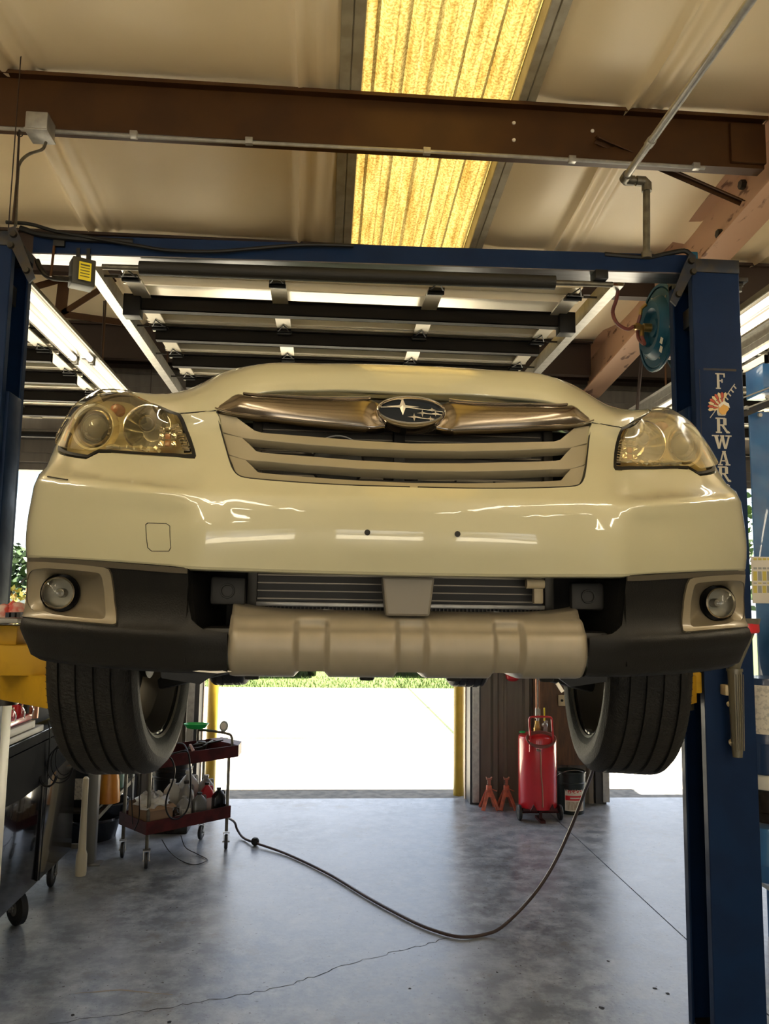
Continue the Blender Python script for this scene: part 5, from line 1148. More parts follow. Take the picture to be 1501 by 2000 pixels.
for s_ in (-1, 1):
    ht = thing('headlight', None, None, (0, 0, 0)); ht.parent = car
    ht['label'] = 'clear headlight' if s_ < 0 else 'hazy yellowed headlight'
    panel(NV, hlo, 'lens_seal', BLACK, ht, holes=[hli], off=-.002, thick=.02, step=.01, sides=(s_,))
    panel(NV, [(a, b) for a, b in hli], 'lens', CLEARY if s_ < 0 else HAZEY, ht, off=.003, thick=.004, step=.014, sides=(s_,), offf=lambda a, b: .010)
    panel(NV, inflate(hlo, .02), 'housing', HBK, ht, off=-.095, thick=.004, step=.02, sides=(s_,))
    b = B(); n_ = len(hlo)
    for d in (-.004, -.03, -.095):
        for (u, v) in hlo: p = NV.at(u, v)+NV.nrm(u, v)*d; b.v.append(W_((s_*p[0], p[1], p[2])))
    b.f = [(i*n_+j, i*n_+(j+1) % n_, (i+1)*n_+(j+1) % n_, (i+1)*n_+j) for i in range(2) for j in range(n_)]; b.mi = [0]*len(b.f); b.build('housing_wall', HOUS, ht, smooth=30)
    def pt(px, py, d):
        u, v = NV.px2uv(px, py); p = NV.at(u, v)*[-1, 1, 1]; rd = np.array(W_(p))-CAM; rd /= np.linalg.norm(rd); p = p-rd*d; return np.array([-s_*p[0], p[1], p[2]])
    fd = Vector((s_*.25, -.95, -.05)).normalized(); rq = Vector((0, 0, 1)).rotation_difference(fd).to_matrix()
    # outer projector lamp
    c = W_(pt(183, 835, -.070)); SC_ = .76
    k = .98
    B().lathe([(.060, -.02), (.061, .002), (.058, .007), (.053, .003), (.051, -.006), (.048, -.03)], c, n=40, rot=rq).build('bezel_ring', HOUS, ht)
    B().lathe([(.0485, -.02), (.047, .0), (.043, .003), (.041, -.008), (.040, -.02)], c, n=40, rot=rq).build('projector_ring', CHROME, ht)
    B().lathe([(.041, -.022), (.0395, -.008), (.036, -.004), (.035, -.012)], c, n=36, rot=rq).build('projector_collar', BLACK, ht)
    B().lathe([(.0355, -.010), (.032, .003), (.023, .012), (.011, .018), (0, .020)], c, n=36, rot=rq).build('projector_lens', mat('projector_glass', (.05, .055, .05), .04, 0, coat=1., spec=1.), ht)
    # inner high beam bowl
    c = W_(pt(290, 838, -.050)); fd2 = Vector((s_*.05, -1, 0.)).normalized(); rq2 = Vector((0, 0, 1)).rotation_difference(fd2).to_matrix()
    B().lathe([(.055, .012), (.053, .008), (.047, -.010), (.037, -.026), (.024, -.038), (.0, -.042)], c, n=14, rot=rq2).build('high_beam_bowl', mat('bright_bowl', (.80, .76, .62), .16, .8), ht, smooth=0)
    B().tube([Vector(c)+rq2 @ Vector((.056*math.cos(t), .056*math.sin(t), .012)) for t in np.linspace(0, 2*PI, 41)[:-1]], .0022, 6, closed=True).build('bowl_edge', CHROME, ht)
    c2 = W_(pt(287, 827, -.040)); B().lathe([(0, .008), (.013, .007), (.0155, .0), (.0155, -.035)], c2, n=22, rot=rq2).build('bulb_cap', BLACK, ht)
    B().lathe([(.0155, .0), (.020, .002), (.020, -.006)], c2, n=22, rot=rq2).build('bulb_ring', CHROME, ht)
    c3 = W_(pt(325, 852, -.030))
    for i in range(3):
        for j in range(3):
            q = Vector(c3)+Vector((s_*(-.018+.015*i), .004*i, -.016+.016*j)); bb = B(); bb.cbox(q, (.0125, .006, .0135), .0012, rot=(.25*(j-1), .2*(i-1), .2*s_)); bb.build('facet', (AMBER if (i, j) in ((1, 1), (1, 0)) else CHROME), ht)
    for i in range(9):
        q = Vector(W_(pt(345+i*2.6, 832+i*6, -.028))); bb = B(); bb.cbox(q, (.016, .006, .010), .001, rot=(.3, .3*(i % 2), .4*s_)); bb.build('facet', CHROME, ht)
    for i in range(8):
        q = Vector(W_(pt(216+i*13, 872+i*.8, -.022))); bb = B(); bb.cbox(q, (.020, .010, .008), .001, rot=(.6, .4*(i % 2-.5), .2*i)); bb.build('facet', HOUS, ht)
    q = W_(pt(226, 800, -.075)); B().lathe([(0, .012), (.010, .009), (.016, 0), (.016, -.02)], q, n=20, rot=rq).build('turn_signal_bulb', AMBER, ht)
    mk = NV.poly([(117, 850), (121, 836), (128, 822), (138, 808), (142, 810), (133, 828), (126, 845), (122, 858)]); panel(NV, mk, 'side_marker', AMBER, ht, off=-.004, thick=.004, sides=(s_,), step=.008)
    q0, q1 = pt(205, 878, -.04), pt(256, 774, -.05)
# ---- body sides, cabin, underside
class Flat:
    def __init__(s, f): s.f = f
    def at(s, u, v): return np.array(s.f(u, v), float)
    def nrm(s, u, v):
        e = 1e-3; n = np.cross(s.at(u+e, v)-s.at(u-e, v), s.at(u, v+e)-s.at(u, v-e)); return n/np.linalg.norm(n)
def sidef(y, z):
    t = (z-.1)/.45; x = .908-.03*t*t*(t > 0)-.05*max(0, (-.02-z)/.2)-.06*max(0, (y-4.3)/.4)**2
    return (x, y, z)
FS = Flat(sidef)
def archp(yc, r, z0, a0=0, a1=PI, n=18): return [(yc-r*math.cos(a), z0+r*math.sin(a)) for a in np.linspace(a0, a1, n)]
so = [(.80, .53), (.80, -.13), (.80-.13+.0, -.135)]
side_out = [(.72, .10)]+[(.56+.0, .10)] if False else None
ro_ = [(1.375, -.16)]+[(3.28, -.16)]
outl = archp(.98, .41, -.115)+archp(3.73, .40, -.115)+[(4.55, -.12), (4.68, .15), (4.66, .48), (1.0, .57), (.81, .53), (.81, .30), (.56, .10), (.565, -.10)]
outl = [(p[0], p[1]) for p in outl]
panel(FS, [p for p in outl if not (p[0] < .8 and p[1] > .15)][:-0 or None], 'body_side', WHITE, car, thick=.01, step=.07, edge=.05)
for s_ in (-1, 1):
    for ya, yb in ((1.36, 2.30), (2.32, 3.2)):
        b = B(); b.tube([W_((s_*(sidef(y, z)[0]+.0005), y, z)) for y, z in ((ya, -.12), (ya, .5), (yb, .5), (yb-.02, -.05), (yb-.1, -.12))], .002, 4, closed=True); b.build('door_gap', BLACK, car)
        b = B(); b.box(W_((s_*.905-.012, yb-.18, .36)), W_((s_*.905+.012, yb-.02, .39)), .006); b.build('door_handle', WHITE, car)
    b = B(); b.lathe([(.39, -.02), (.415, -.018), (.42, 0), (.415, .012), (.40, .012)], W_((s_*.905, .98, -.115)), 'x', 30, a0=0, a1=PI); b.build('arch_trim', CLAD, car)
    for yc in (.98, 3.73):
        b = B(); b.lathe([(.40, -.16), (.40, .13)], W_((s_*.76, yc, -.115)), 'x', 24, a0=0, a1=PI); b.lathe([(.0, -.0), (.40, -.0)], W_((s_*.60, yc, -.115)), 'x', 24, a0=0, a1=PI); b.build('wheel_liner', BLACKM, car)
    b = B(); b.bar(W_((s_*.88, 1.42, -.15)), W_((s_*.88, 3.27, -.15)), .06, .08, bev=.01); b.build('sill', CLAD, car)
# cabin
cab = [(1.20, .66, .70), (1.95, .93, .58), (2.4, 1.01, .56), (3.6, 1.03, .55), (4.2, .99, .53), (4.62, .60, .66)]
b = B(); rows_ = []
for (y, z, hw) in cab:
    rows_.append([(-.84+.02 if y > 1.3 else -.78, y if z > .7 else y, .53), (-hw, y, z-.05), (-hw*.86, y, z), (0, y, z+.015), (hw*.86, y, z), (hw, y, z-.05), (.84-.02 if y > 1.3 else .78, y, .53)])
b.add([W_(p) for r_ in rows_ for p in r_], [(i*7+j, i*7+j+1, (i+1)*7+j+1, (i+1)*7+j) for i in range(5) for j in range(6)]); b.build('roof_and_pillars', WHITE, car, smooth=50)
WG = mat('dark_window_glass', (.01, .012, .012), .05, coat=1.)
b = B(); b.add([W_(p) for p in ((-.66, 1.24, .715), (.66, 1.24, .715), (.54, 1.93, .94), (-.54, 1.93, .94))], [(0, 1, 2, 3)]); b.build('windshield', WG, car, smooth=0)
for s_ in (-1, 1):
    for ya, yb, za, zb in ((1.75, 2.45, .82, .95), (2.52, 3.3, .96, .97), (3.38, 4.1, .97, .92)):
        f = lambda y, z: W_((s_*(.83-(z-.53)*.47+.012), y, z)); b = B(); b.add([f(ya-.25 if ya < 2 else ya, .56), f(yb, .56), f(yb, zb), f(ya, za)], [(0, 1, 2, 3)]); b.build('side_window', WG, car, smooth=0)
    b = B(); b.cbox(W_((s_*.99, 1.75, .62)), (.20, .10, .14), .04); b.bar(W_((s_*.84, 1.75, .57)), W_((s_*.93, 1.75, .60)), .05, .04); b.build('door_mirror', WHITE, car)
    b = B(); b.box(W_((s_*.52-.02, 2.4, 1.00)), W_((s_*.52+.02, 4.0, 1.045)), .012); b.build('roof_rail', CLADT, car)
b = B(); b.box(W_((-.86, 4.55, -.12)), W_((.86, 4.78, .20)), .05); b.build('rear_bumper', WHITE, car); b = B(); b.box(W_((-.82, 4.50, .18)), W_((.82, 4.68, .60)), .03); b.build('tailgate', WHITE, car)
b = B(); b.box(W_((-.40, .32, -.10)), W_((.40, 1.5, -.06)), .02); b.box(W_((-.55, 1.45, -.08)), W_((.55, 4.5, -.03)), .02); b.build('underbody', BLACKM, car)
b = B(); b.box(W_((-.55, .45, -.03)), W_((.55, 4.5, .0))); b.build('floor_pan', BLACKM, car, smooth=0)
for s_ in (-1, 1):
    b = B(); b.bar(W_((s_*.34, .90, -.165)), W_((s_*.66, .96, -.245)), .10, .035, bev=.01); b.bar(W_((s_*.32, 1.15, -.17)), W_((s_*.64, .99, -.235)), .05, .04, bev=.01); b.build('control_arm', BLACK, car)
    b = B(); b.prism([(.40, -.12), (.62, -.12), (.60, -.20), (.50, -.215), (.42, -.16)], .02, lambda a, c, h: W_((s_*a, .62+h, c))); b.build('splash_guard', BLACK, car)
    b = B(); b.cyl(W_((s_*.60, .98, -.20)), W_((s_*.55, 1.0, .25)), .035, 14); b.lathe([(.06, 0), (.065, .01), (.03, .02)], W_((s_*.585, .985, -.05)), n=16); b.build('strut', BLACK, car)
    b = B(); b.tube(coil(W_((s_*.57, .99, -.02)), .065, 4.5, .045, 'z', 16), .007, 6); b.build('coil_spring', BLACK, car)
b = B(); b.box(W_((-.34, .85, -.185)), W_((.34, 1.15, -.12)), .02); b.build('subframe', BLACK, car)
b = B(); b.tube(smoothpath([W_(p) for p in ((.05, 1.2, -.14), (.05, 2.2, -.12), (.2, 3.0, -.12), (.3, 3.6, -.13), (.5, 4.3, -.13), (.52, 4.75, -.13))], 5), .03, 12); b.lathe([(0, 0), (.08, .01), (.09, .05), (.09, .40), (.08, .44), (0, .45)], W_((.45, 4.05, -.12)), 'y', 18); b.build('exhaust', GALVD, car)
# ---- wheels
def wheel(s_, yc, xc, zc, steer, camber, tread=True):
    t = thing('wheel', None, None, (0, 0, 0)); t.parent = car
    Wc = world_of(car).inverted(); t.location = Wc @ Vector(W_((s_*xc, yc, zc))); t.rotation_euler = (0, camber*s_, -steer)
    R = .337; w2 = .1125
    pr = [(-w2*.88, .225), (-w2-.004, .255), (-w2-.010, .290), (-w2-.002, R-.022), (-w2+.014, R-.006)]
    gs = (-.070, -.024, .024, .070)
    pr += [(-w2+.02, R-.003)]
    for gc in gs: pr += [(gc-.006, R), (gc-.0052, R-.009), (gc+.0052, R-.009), (gc+.006, R)]
    pr += [(w2-.02, R-.003), (w2-.014, R-.006), (w2+.002, R-.022), (w2+.010, .290), (w2+.004, .255), (w2*.88, .225)]
    b = B(); b.lathe([(r, h) for h, r in pr], axis='x', n=96); ty = b.build('tyre', RUBBER, t, local=True, smooth=40)
    # sipes: small blocks of shoulder and rib lines
    sp = B()
    for k in range(110):
        a = 2*PI*k/110
        for (x0, x1, sk) in ((-w2-.001, -.078, .04), (-.062, -.032, .03), (-.017, .017, -.03), (.032, .062, .03), (.078, w2+.001, -.04)):
            p = Vector((x0, (R+.0006)*math.cos(a), (R+.0006)*math.sin(a))); q = Vector((x1, (R+.0006)*math.cos(a+sk), (R+.0006)*math.sin(a+sk)))
            if abs(x0) > .1: p = Vector((x0, (R-.014)*math.cos(a), (R-.014)*math.sin(a)))
            if abs(x1) > .1: q = Vector((x1, (R-.014)*math.cos(a+sk), (R-.014)*math.sin(a+sk)))
            dn = Vector((0, -math.sin(a), math.cos(a)))*.0009; sp.add([p-dn, p+dn, q+dn, q-dn], [(0, 1, 2, 3)])
    so_ = sp.build('tread_sipe', BLACKM, t, local=True, smooth=0, norm=False); so_['kind'] = 'stuff'
    # rim barrel, seen from the inner side
    b = B(); b.lathe([(.228, -w2*.92), (.236, -w2*.96), (.236, -w2*.86), (.222, -w2*.84)], axis='x', n=48); b.lathe([(.222, w2*.84), (.236, w2*.86), (.236, w2*.96), (.228, w2*.92)], axis='x', n=48); rm = b.build('rim', RIMM, t, local=True); b = B(); b.lathe([(.222, -w2*.84), (.214, -w2*.5), (.19, -.02), (.19, .05), (.215, .08), (.222, w2*.84)], axis='x', n=48); b.build('rim_barrel', mat('dark_rim_barrel', (.12, .11, .09), .5, .4), t, local=True)  # barrel has a darker tone than the rim lips
    for i in range(5):
        a = 2*PI*i/5; bb = B(); bb.bar((s_*.055, .03*math.cos(a), .03*math.sin(a)), (s_*.07, .20*math.cos(a), .20*math.sin(a)), .05, .025, up=(1, 0, 0), bev=.006); bb.build('spoke', MATS['dark_rim_barrel'], t, local=True)
    bb = B(); bb.lathe([(0, -.03), (.06, -.03), (.065, -.01), (.15, -.008), (.15, .006), (0, .006)], axis='x', n=30); bb.build('brake_disc', BLACKM, t, local=True)
    bb = B(); bb.lathe([(0, 0), (.055, 0), (.06, .02), (0, .03)], (s_*-.05, 0, 0), 'x', 16); bb.cbox((-s_*.02, -.10, .06), (.07, .08, .16), .015); bb.build('hub_knuckle', BLACK, t, local=True)
    for (a, ) in ((-1.45,), (-1.62,)):
        bb = B(); bb.cbox((-s_*w2*.80, .222*math.cos(a), .222*math.sin(a)), (.02, .024, .008), .002, rot=(a+PI/2, 0, 0)); bb.build('balance_weight', GALV, t, local=True)
    return t
wheel(-1, .98, .775, -.175, math.radians(5), math.radians(2)); wheel(1, .98, .775, -.175, math.radians(5), math.radians(2))
wheel(-1, 3.73, .77, -.187, 0, math.radians(1.5)); wheel(1, 3.73, .77, -.187, 0, math.radians(1.5))
# ================================================================= LEFT SIDE: tool chest, bench, utility cart
tc_ = thing('tool_chest', 'large glossy black rolling tool chest at the left edge', 'tool chest', (-1.95, 4.7, 0))
XF = -1.60
B().box((-2.35, 3.6, .19), (XF, 5.58, 1.045), .006).build('body', GLOSSB, tc_)
B().box((-2.35, 3.6, 1.05), (XF-.002, 4.90, 1.082), .003).build('drawer_edge', DRAWL, tc_); B().box((-2.33, 3.6, 1.085), (XF-.01, 4.78, 1.125), .003).build('drawer_edge', DRAWL, tc_)
b = B(); b.prism([(3.62, .80), (4.1, .755), (4.6, .735), (5.0, .75), (5.35, .80), (5.56, .845), (5.56, 1.04), (3.62, 1.04)], .008, lambda a, c, h: (XF+h-.002, a, c)); b.build('reflection_band', mat('reflection_band_black', (.006, .006, .006), .7, spec=.04), tc_, smooth=0)  # added dark sheet imitates the reflected band along the glossy side
b = B(); b.box((XF, 4.936, .2), (XF+.003, 4.945, 1.04)); b.build('seam_strip', BLACK, tc_, smooth=0)
B().box((XF, 3.6, .985), (XF+.006, 5.56, .992)).build('edge_line', DRAWL, tc_, smooth=0)
def caster(x, y, r, rz, parent, col=CASTR, top=None, wid=.035):
    b = B(); c, s = math.cos(rz), math.sin(rz); R = Matrix.Rotation(rz, 3, 'Z')
    b.lathe([(r*.45, -wid*.5), (r*.86, -wid*.5), (r, -wid*.32), (r, wid*.32), (r*.86, wid*.5), (r*.45, wid*.5)], (x, y, r), 'x', 24, rot=R); w_ = b.build('caster_wheel', col, parent)
    b = B(); b.lathe([(0, -wid*.45), (r*.5, -wid*.42), (r*.5, wid*.42), (0, wid*.45)], (x, y, r), 'x', 16, rot=R); b.build('caster_hub', GALV, parent)
    b = B(); sd = Vector((c, s, 0)); bk = Vector((-s, c, 0))*(r*.35)
    for q in (-1, 1): b.bar(Vector((x, y, r*.8))+sd*q*(wid*.75), Vector((x, y, r*2.15))+sd*q*(wid*.75)+bk, r*.55, .003, up=tuple(sd))
    b.cbox(Vector((x, y, r*2.2))+bk, (wid*1.9, r*1.0, .006), 0, rot=(0, 0, rz)); b.cyl(Vector((x, y, r))-sd*wid, Vector((x, y, r))+sd*wid, .006, 8)
    b.build('caster_fork', GALV if col is CASTR else BLACK, parent)
caster(-1.665, 4.84, .094, .8, tc_, CASTR, wid=.05); caster(-1.68, 5.46, .075, .1, tc_); caster(-2.2, 5.4, .075, 0, tc_)
# coiled leads hanging down the chest side
b = B(); b.tube(smoothpath([Vector((XF+.012, 4.93, 1.10)), Vector((XF+.02, 4.95, 1.0)), Vector((XF+.015, 4.97, .75)), Vector((XF+.010, 4.96, .4)), Vector((XF+.008, 4.95, .20))], 6), .004, 8)
for k in range(3): b.tube([Vector((XF+.085+.01*k+(.075-.01*k)*math.cos(t), 4.96+.01*k, .84+.02*k+.10*math.sin(t))) for t in np.linspace(0, 2*PI, 25)[:-1]], .0035, 6, closed=True)
for k in range(2): b.tube([Vector((XF+.05+.045*math.cos(t), 4.86+.02*k, .80+.06*math.sin(t))) for t in np.linspace(PI, 2*PI, 13)], .005, 6)
tag(b.build('jumper_leads', BLACK), 'coiled black leads hanging down the side of the glossy tool chest', 'cable')
rc = thing('socket_rack', 'red tool rack with clips lying on the tool chest', 'tool rack', (-1.68, 4.55, 1.128))
B().box((-1.82, 4.05, 1.128), (-1.63, 4.78, 1.16), .004).build('base', REDT, rc)
for k in range(5):
    y = 4.22+k*.13; B().lathe([(0, 1.16), (.03, 1.16), (.03, 1.215), (0, 1.22)], (-1.70, y, 0), n=14).build('socket', REDT, rc)
    B().tube(smoothpath([(-1.64, y+.05, 1.13), (-1.63, y+.045, 1.19), (-1.66, y+.04, 1.23), (-1.70, y+.04, 1.24)], 4), .006, 8).build('chrome_hook', CHROME, rc)
tag(B().lathe([(0, 1.128), (.025, 1.128), (.026, 1.16), (.026, 1.19), (.018, 1.20), (0, 1.20)], (-1.64, 4.83, 0), n=16).build('copper_cap', COPP), 'small copper coloured cap on the corner of the tool chest', 'cap')
# white plastic jug on a pale post in front of the chest at the very left edge
a, c = atY(-14, 1560, 3.78), atY(13, 1330, 3.78)
t_ = thing('pale_post', 'cream painted square post at the very left edge', 'post', (a[0], 3.78, 0)); B().box((a[0], 3.78, 0), (c[0]-.012, 3.90, c[2]), .004).build('post', PVC, t_)
a2, c2 = atY(8, 1505, 3.95), atY(19, 1362, 3.95); B().lathe([(0, a2[2]), (.05, a2[2]), (.055, a2[2]+.2), (.062, a2[2]+.21), (.055, a2[2]+.22), (.05, c2[2]-.05), (.02, c2[2]), (0, c2[2])], (c2[0]-.055, 3.95, 0), n=22).build('sleeve', PVC, t_)
# dark parts washer / engine hoist silhouettes behind the chest
tag(B().box((-2.30, 4.96, 1.046), (-1.72, 5.52, 1.60), .02).build('storage_box', BLACKM), 'black storage box on top of the tool chest', 'box')
# white pvc strip at the chest's far end
b = B(); q0 = atX(150, 1540, -1.585); z0_, z1_ = .16, .60
b.lathe([(0, .0), (.034, .0), (.037, .02), (.036, .13), (.026, .16), (.020, .40), (.019, .62), (.010, .63), (0, .63)], (-1.555, 5.66, 0), n=16); tag(b.build('white_tube', PVC), 'thin yellowed white tube standing at the far end of the tool chest', 'tube')

# steel bench with slanting shelf
bn = thing('workbench', 'grey steel bench leg frame with a slanting brace between chest and cart', 'bench', (-1.62, 6.1, 0))
B().box((-1.595, 5.86, 0), (-1.525, 5.92, .86), .003).build('leg', BENCH, bn); B().box((-1.64, 5.84, 0), (-1.48, 5.94, .012), .003).build('foot_plate', BENCH, bn)
B().box((-1.60, 6.95, 0), (-1.53, 7.01, .86), .003).build('leg', BENCH, bn); B().box((-2.4, 6.95, 0), (-2.34, 7.01, .86), .003).build('leg', BENCH, bn); B().box((-2.4, 5.86, 0), (-2.34, 5.92, .86), .003).build('leg', BENCH, bn)
B().box((-2.4, 5.84, .86), (-1.50, 7.03, .89), .004).build('top', BENCH, bn)
B().box((-2.35, 5.88, .335), (-1.55, 7.0, .352), .003).build('shelf', GREASE, bn); B().bar((-1.54, 5.9, .30), (-1.54, 6.99, .345), .03, .03).build('shelf_rail', GALVD, bn); B().bar((-1.90, 5.89, .12), (-1.57, 5.89, .12), .02, .03).build('cross_rail', GALVD, bn)

def jug(loc, h, r, m_, name, label, cat, neck=.35, lab=None, capm=None, square=False, handle=True, sx=1., group=None, rz=0., tilt=0., capc=None):
    t = thing(name, label, cat, loc, rz, group); t.rotation_euler = (tilt, 0, rz)
    b = B()
    if square:
        n = 20; pr = [(0, 0), (.9, 0), (1, .03), (1, .62), (.93, .72), (neck+.15, .87), (neck, .91), (neck, .95)]
        def sq(a):
            c, s = math.cos(a), math.sin(a); k = (abs(c)**5+abs(s)**5)**(-1/5); return c*k, s*k
        V = []; 
        for (q, z) in pr:
            for j in range(n):
                a = 2*PI*j/n; c, s = sq(a) if q > neck+.01 else (math.cos(a), math.sin(a)); V.append((q*r*c*sx, q*r*s*.62, z*h))
        b.add(V, [(i*n+j, i*n+(j+1) % n, (i+1)*n+(j+1) % n, (i+1)*n+j) for i in range(len(pr)-1) for j in range(n)]+[tuple((len(pr)-1)*n+j for j in range(n))])
    else: b.lathe([(0, 0), (r*.95, 0), (r, .02*h), (r, .6*h), (r*.93, .7*h), (r*neck*1.2, .86*h), (r*neck, .9*h), (r*neck, .95*h)], n=20, sx=sx)
    b.build('body', m_, t, local=True)
    b = B(); b.lathe([(0, .95*h), (r*neck*1.15, .93*h), (r*neck*1.15, h), (0, h*1.005)], n=14); b.build('cap', capc or capm or BLACK, t, local=True)
    if handle: 
        b = B(); b.tube(smoothpath([(r*.5*sx, 0, .86*h), (r*.98*sx, 0, .84*h), (r*1.02*sx, 0, .70*h), (r*.95*sx, 0, .60*h)], 4), r*.11, 8); b.build('handle', m_, t, local=True)
    if lab:
        b = B(); b.box((-r*.7*sx, -r*(.62 if square else 1.0)-.003, h*.15), (r*.7*sx, -r*(.62 if square else .95)-.0005, h*.55)); b.build('label', lab, t, local=True, smooth=0)
    return t
def onY(px, py, Y): q = atY(px, py, Y); return (q[0], Y, q[2])
# bench shelf contents
oj = thing('oil_jug', 'tall amber orange plastic oil jug with a lip on the bench shelf', 'jug', onY(211, 1601, 6.15)); z0 = .352
h = atY(211, 1527, 6.15)[2]-z0
oj.location = (atY(211, 1580, 6.15)[0], 6.15, z0)
b = B(); b.lathe([(0, 0), (.078, 0), (.080, .02), (.070, .15), (.050, .27), (.046, .30), (.052, .33), (.046, .33), (.042, .30)], n=26); b.prism([(-.03, .30), (-.085, .345), (-.03, .335)], .03, lambda a, c, hh: (a, -.015+hh, c)); b.build('body', PLOR, oj, local=True)
b = B(); b.tube(smoothpath([(-.048, 0, .30), (-.088, 0, .26), (-.092, 0, .17), (-.072, 0, .12)], 5), .008, 8); b.build('handle', PLOR, oj, local=True)
b = B(); b.lathe([(0, 0), (.062, 0), (.070, .13), (.074, .14), (.068, .14), (.064, .01)], (0, 0, 0), n=24); oo = thing('orange_pail', 'small orange pail with a wire bail on the bench behind the black jug', 'pail', (atY(166, 1555, 6.6)[0], 6.6, .352+.28)); b.build('body', PLOR, oo, local=True); b = B(); b.tube(arc((0, 0, .13), .07, 0, PI, 14), .003, 6); b.build('bail', GALV, oo, local=True)
tag(B().box((oo.location.x-.12, 6.5, .352), (oo.location.x+.10, 6.75, .632), .01).build('storage_box', BLACKM), 'black box holding up the orange pail', 'box')
jug((atY(160, 1600, 6.0)[0]-.02, 6.05, .352), .36, .10, mat('black_blue_jug', (.010, .014, .018), .3), 'black_jug', 'black square oil jug with a white label beside the bench leg', 'jug', lab=LABEL, square=True, neck=.3)
b = B(); b.lathe([(0, 0), (.20, 0), (.235, .14), (.25, .15), (.245, .165), (.22, .16), (.19, .02)], (-1.46-.30, 6.55, 0), n=30); tag(b.build('drain_pan', mat('black_drain_pan', (.008, .012, .018), .25, coat=.4)), 'shallow dark round drain pan on the floor behind the bench leg', 'pan')
b = B(); b.lathe([(0, .165), (.18, .165), (.21, .25), (.225, .26), (.20, .262), (.17, .18)], (-1.42-.26, 6.6, 0), n=30); tag(b.build('drain_pan', MATS['black_drain_pan']), 'second dark drain pan nested on top of the first', 'pan')
jug((-1.60, 6.62, .352), .30, .075, mat('clear_green_spray', (.45, .50, .42), .2, c2=(.05, .35, .25), ns=4), 'spray_bottle', 'pale spray bottle with green liquid hanging behind the cart', 'bottle', neck=.25, handle=False)
for k, (px, py, Y, r, m_) in enumerate(((232, 1500, 6.9, .05, BLACK), (222, 1545, 6.8, .045, GREASE))):
    b = B(); q = atY(px, py, Y)
    for j in range(3): b.tube([Vector((q[0]+.02*j+r*math.cos(t), Y+.02*j, q[2]+.8*r*math.sin(t)+.03*j)) for t in np.linspace(0, 2*PI, 19)[:-1]], .006, 6, closed=True)
    tag(b.build('coiled_hose', m_), ['small coil of black hose behind the cart', 'small greasy coil of hose beside the orange jug'][k], 'hose')

# utility cart, two dark red trays
ct = thing('utility_cart', 'dark red two-tray utility cart on casters', 'cart', (-1.0, 6.1, 0))
K = {'FL': (-1.16, 5.78), 'FR': (-.66, 6.22), 'BL': (-1.34, 6.02), 'BR': (-.90, 6.46)}
ux = (Vector(K['FR'])-Vector(K['FL'])).normalized(); uy = Vector((-ux.y, ux.x)); o0 = Vector(K['FL']); LX, LY = (Vector(K['FR'])-o0).length, .34
def cp(a, b_, z): q = o0+ux*a+uy*b_; return (q.x, q.y, z)
def tray(z0, z1, over, name):
    b = B(); x0, x1, y0, y1 = -.02, LX+over, -.02, LY+.02; t = .006
    oc = [(x0, y0), (x1, y0), (x1, y1), (x0, y1)]; ic = [(x0+t, y0+t), (x1-t, y0+t), (x1-t, y1-t), (x0+t, y1-t)]
    V = [cp(*p, z0) for p in oc]+[cp(*p, z1) for p in oc]+[cp(*p, z1) for p in ic]+[cp(*p, z0+.006) for p in ic]
    Fq = [(3, 2, 1, 0)]
    for i in range(4): j = (i+1) % 4; Fq += [(i, j, 4+j, 4+i), (4+i, 4+j, 8+j, 8+i), (8+i, 8+j, 12+j, 12+i)]
    Fq.append((12, 13, 14, 15)); b.add(V, Fq); return b.build(name, REDC, ct, smooth=0)
ZT = .655; ZB = .225
tray(ZB, ZB+.085, .0, 'lower_tray'); tray(ZT, ZT+.085, .05, 'upper_tray')
# end cap on the right end of the upper tray
b = B(); V = [cp(LX+.05, -.02, ZT), cp(LX+.13, .05, ZT+.01), cp(LX+.13, LY-.02, ZT+.01), cp(LX+.05, LY+.02, ZT)]; V += [(p[0], p[1], p[2]+.085) for p in V]; b.add(V, [(3, 2, 1, 0), (0, 1, 5, 4), (1, 2, 6, 5), (2, 3, 7, 6), (4, 5, 6, 7)]); b.build('end_pocket', REDC, ct, smooth=0)
for (a, c) in ((.005, .005), (LX-.015, .005), (.005, LY-.005), (LX-.015, LY-.005)):
    p, q = cp(a, c, .125), cp(a, c, ZT+.02); B().bar(p, q, .022, .022, up=(0, 1, 0), bev=.002).build('leg', GALVD, ct)
for (a, c, rz) in ((.005, .005, .2), (LX-.015, .005, .1), (.005, LY-.005, .15), (LX-.015, LY-.005, -.2)):
    q = cp(a, c, 0); caster(q[0], q[1], .052, rz, ct, wid=.026)
hb = B(); hb.tube(smoothpath([cp(LX-.10, .30, ZT+.06), cp(LX-.10, .30, ZT+.15), cp(LX-.09, .28, ZT+.175), cp(LX-.0, .08, ZT+.165), cp(LX+.02, .03, ZT+.14), cp(LX+.02, .02, ZT+.06)], 5), .010, 10); hb.build('handle', GALVD, ct)
gt = thing('green_tray', 'bright green magnetic parts tray on the cart handle', 'tray', cp(LX-.12, .26, ZT+.178)); q = gt.location
b = B(); R_ = [(.0, 0), (.045, 0), (.062, .010), (.085, .038), (.090, .038), (.066, .006)]
V = []; n = 24
for r, z in R_:
    for j in range(n): a = 2*PI*j/n; c, s = math.cos(a), math.sin(a); kk = (abs(c)**3+abs(s)**3)**(-1/3); V.append((q[0]-.02+r*c*kk*1.05, q[1]+r*s*kk*.7, q[2]+.012+z))
b.add(V, [(i*n+j, i*n+(j+1) % n, (i+1)*n+(j+1) % n, (i+1)*n+j) for i in range(len(R_)-1) for j in range(n)]); b.build('dish', PLGN, gt)
q = cp(LX-.005, .10, ZT+.170); g2 = thing('pressure_gauge', 'round grey gauge clipped on the cart handle beside the green tray', 'gauge', q)
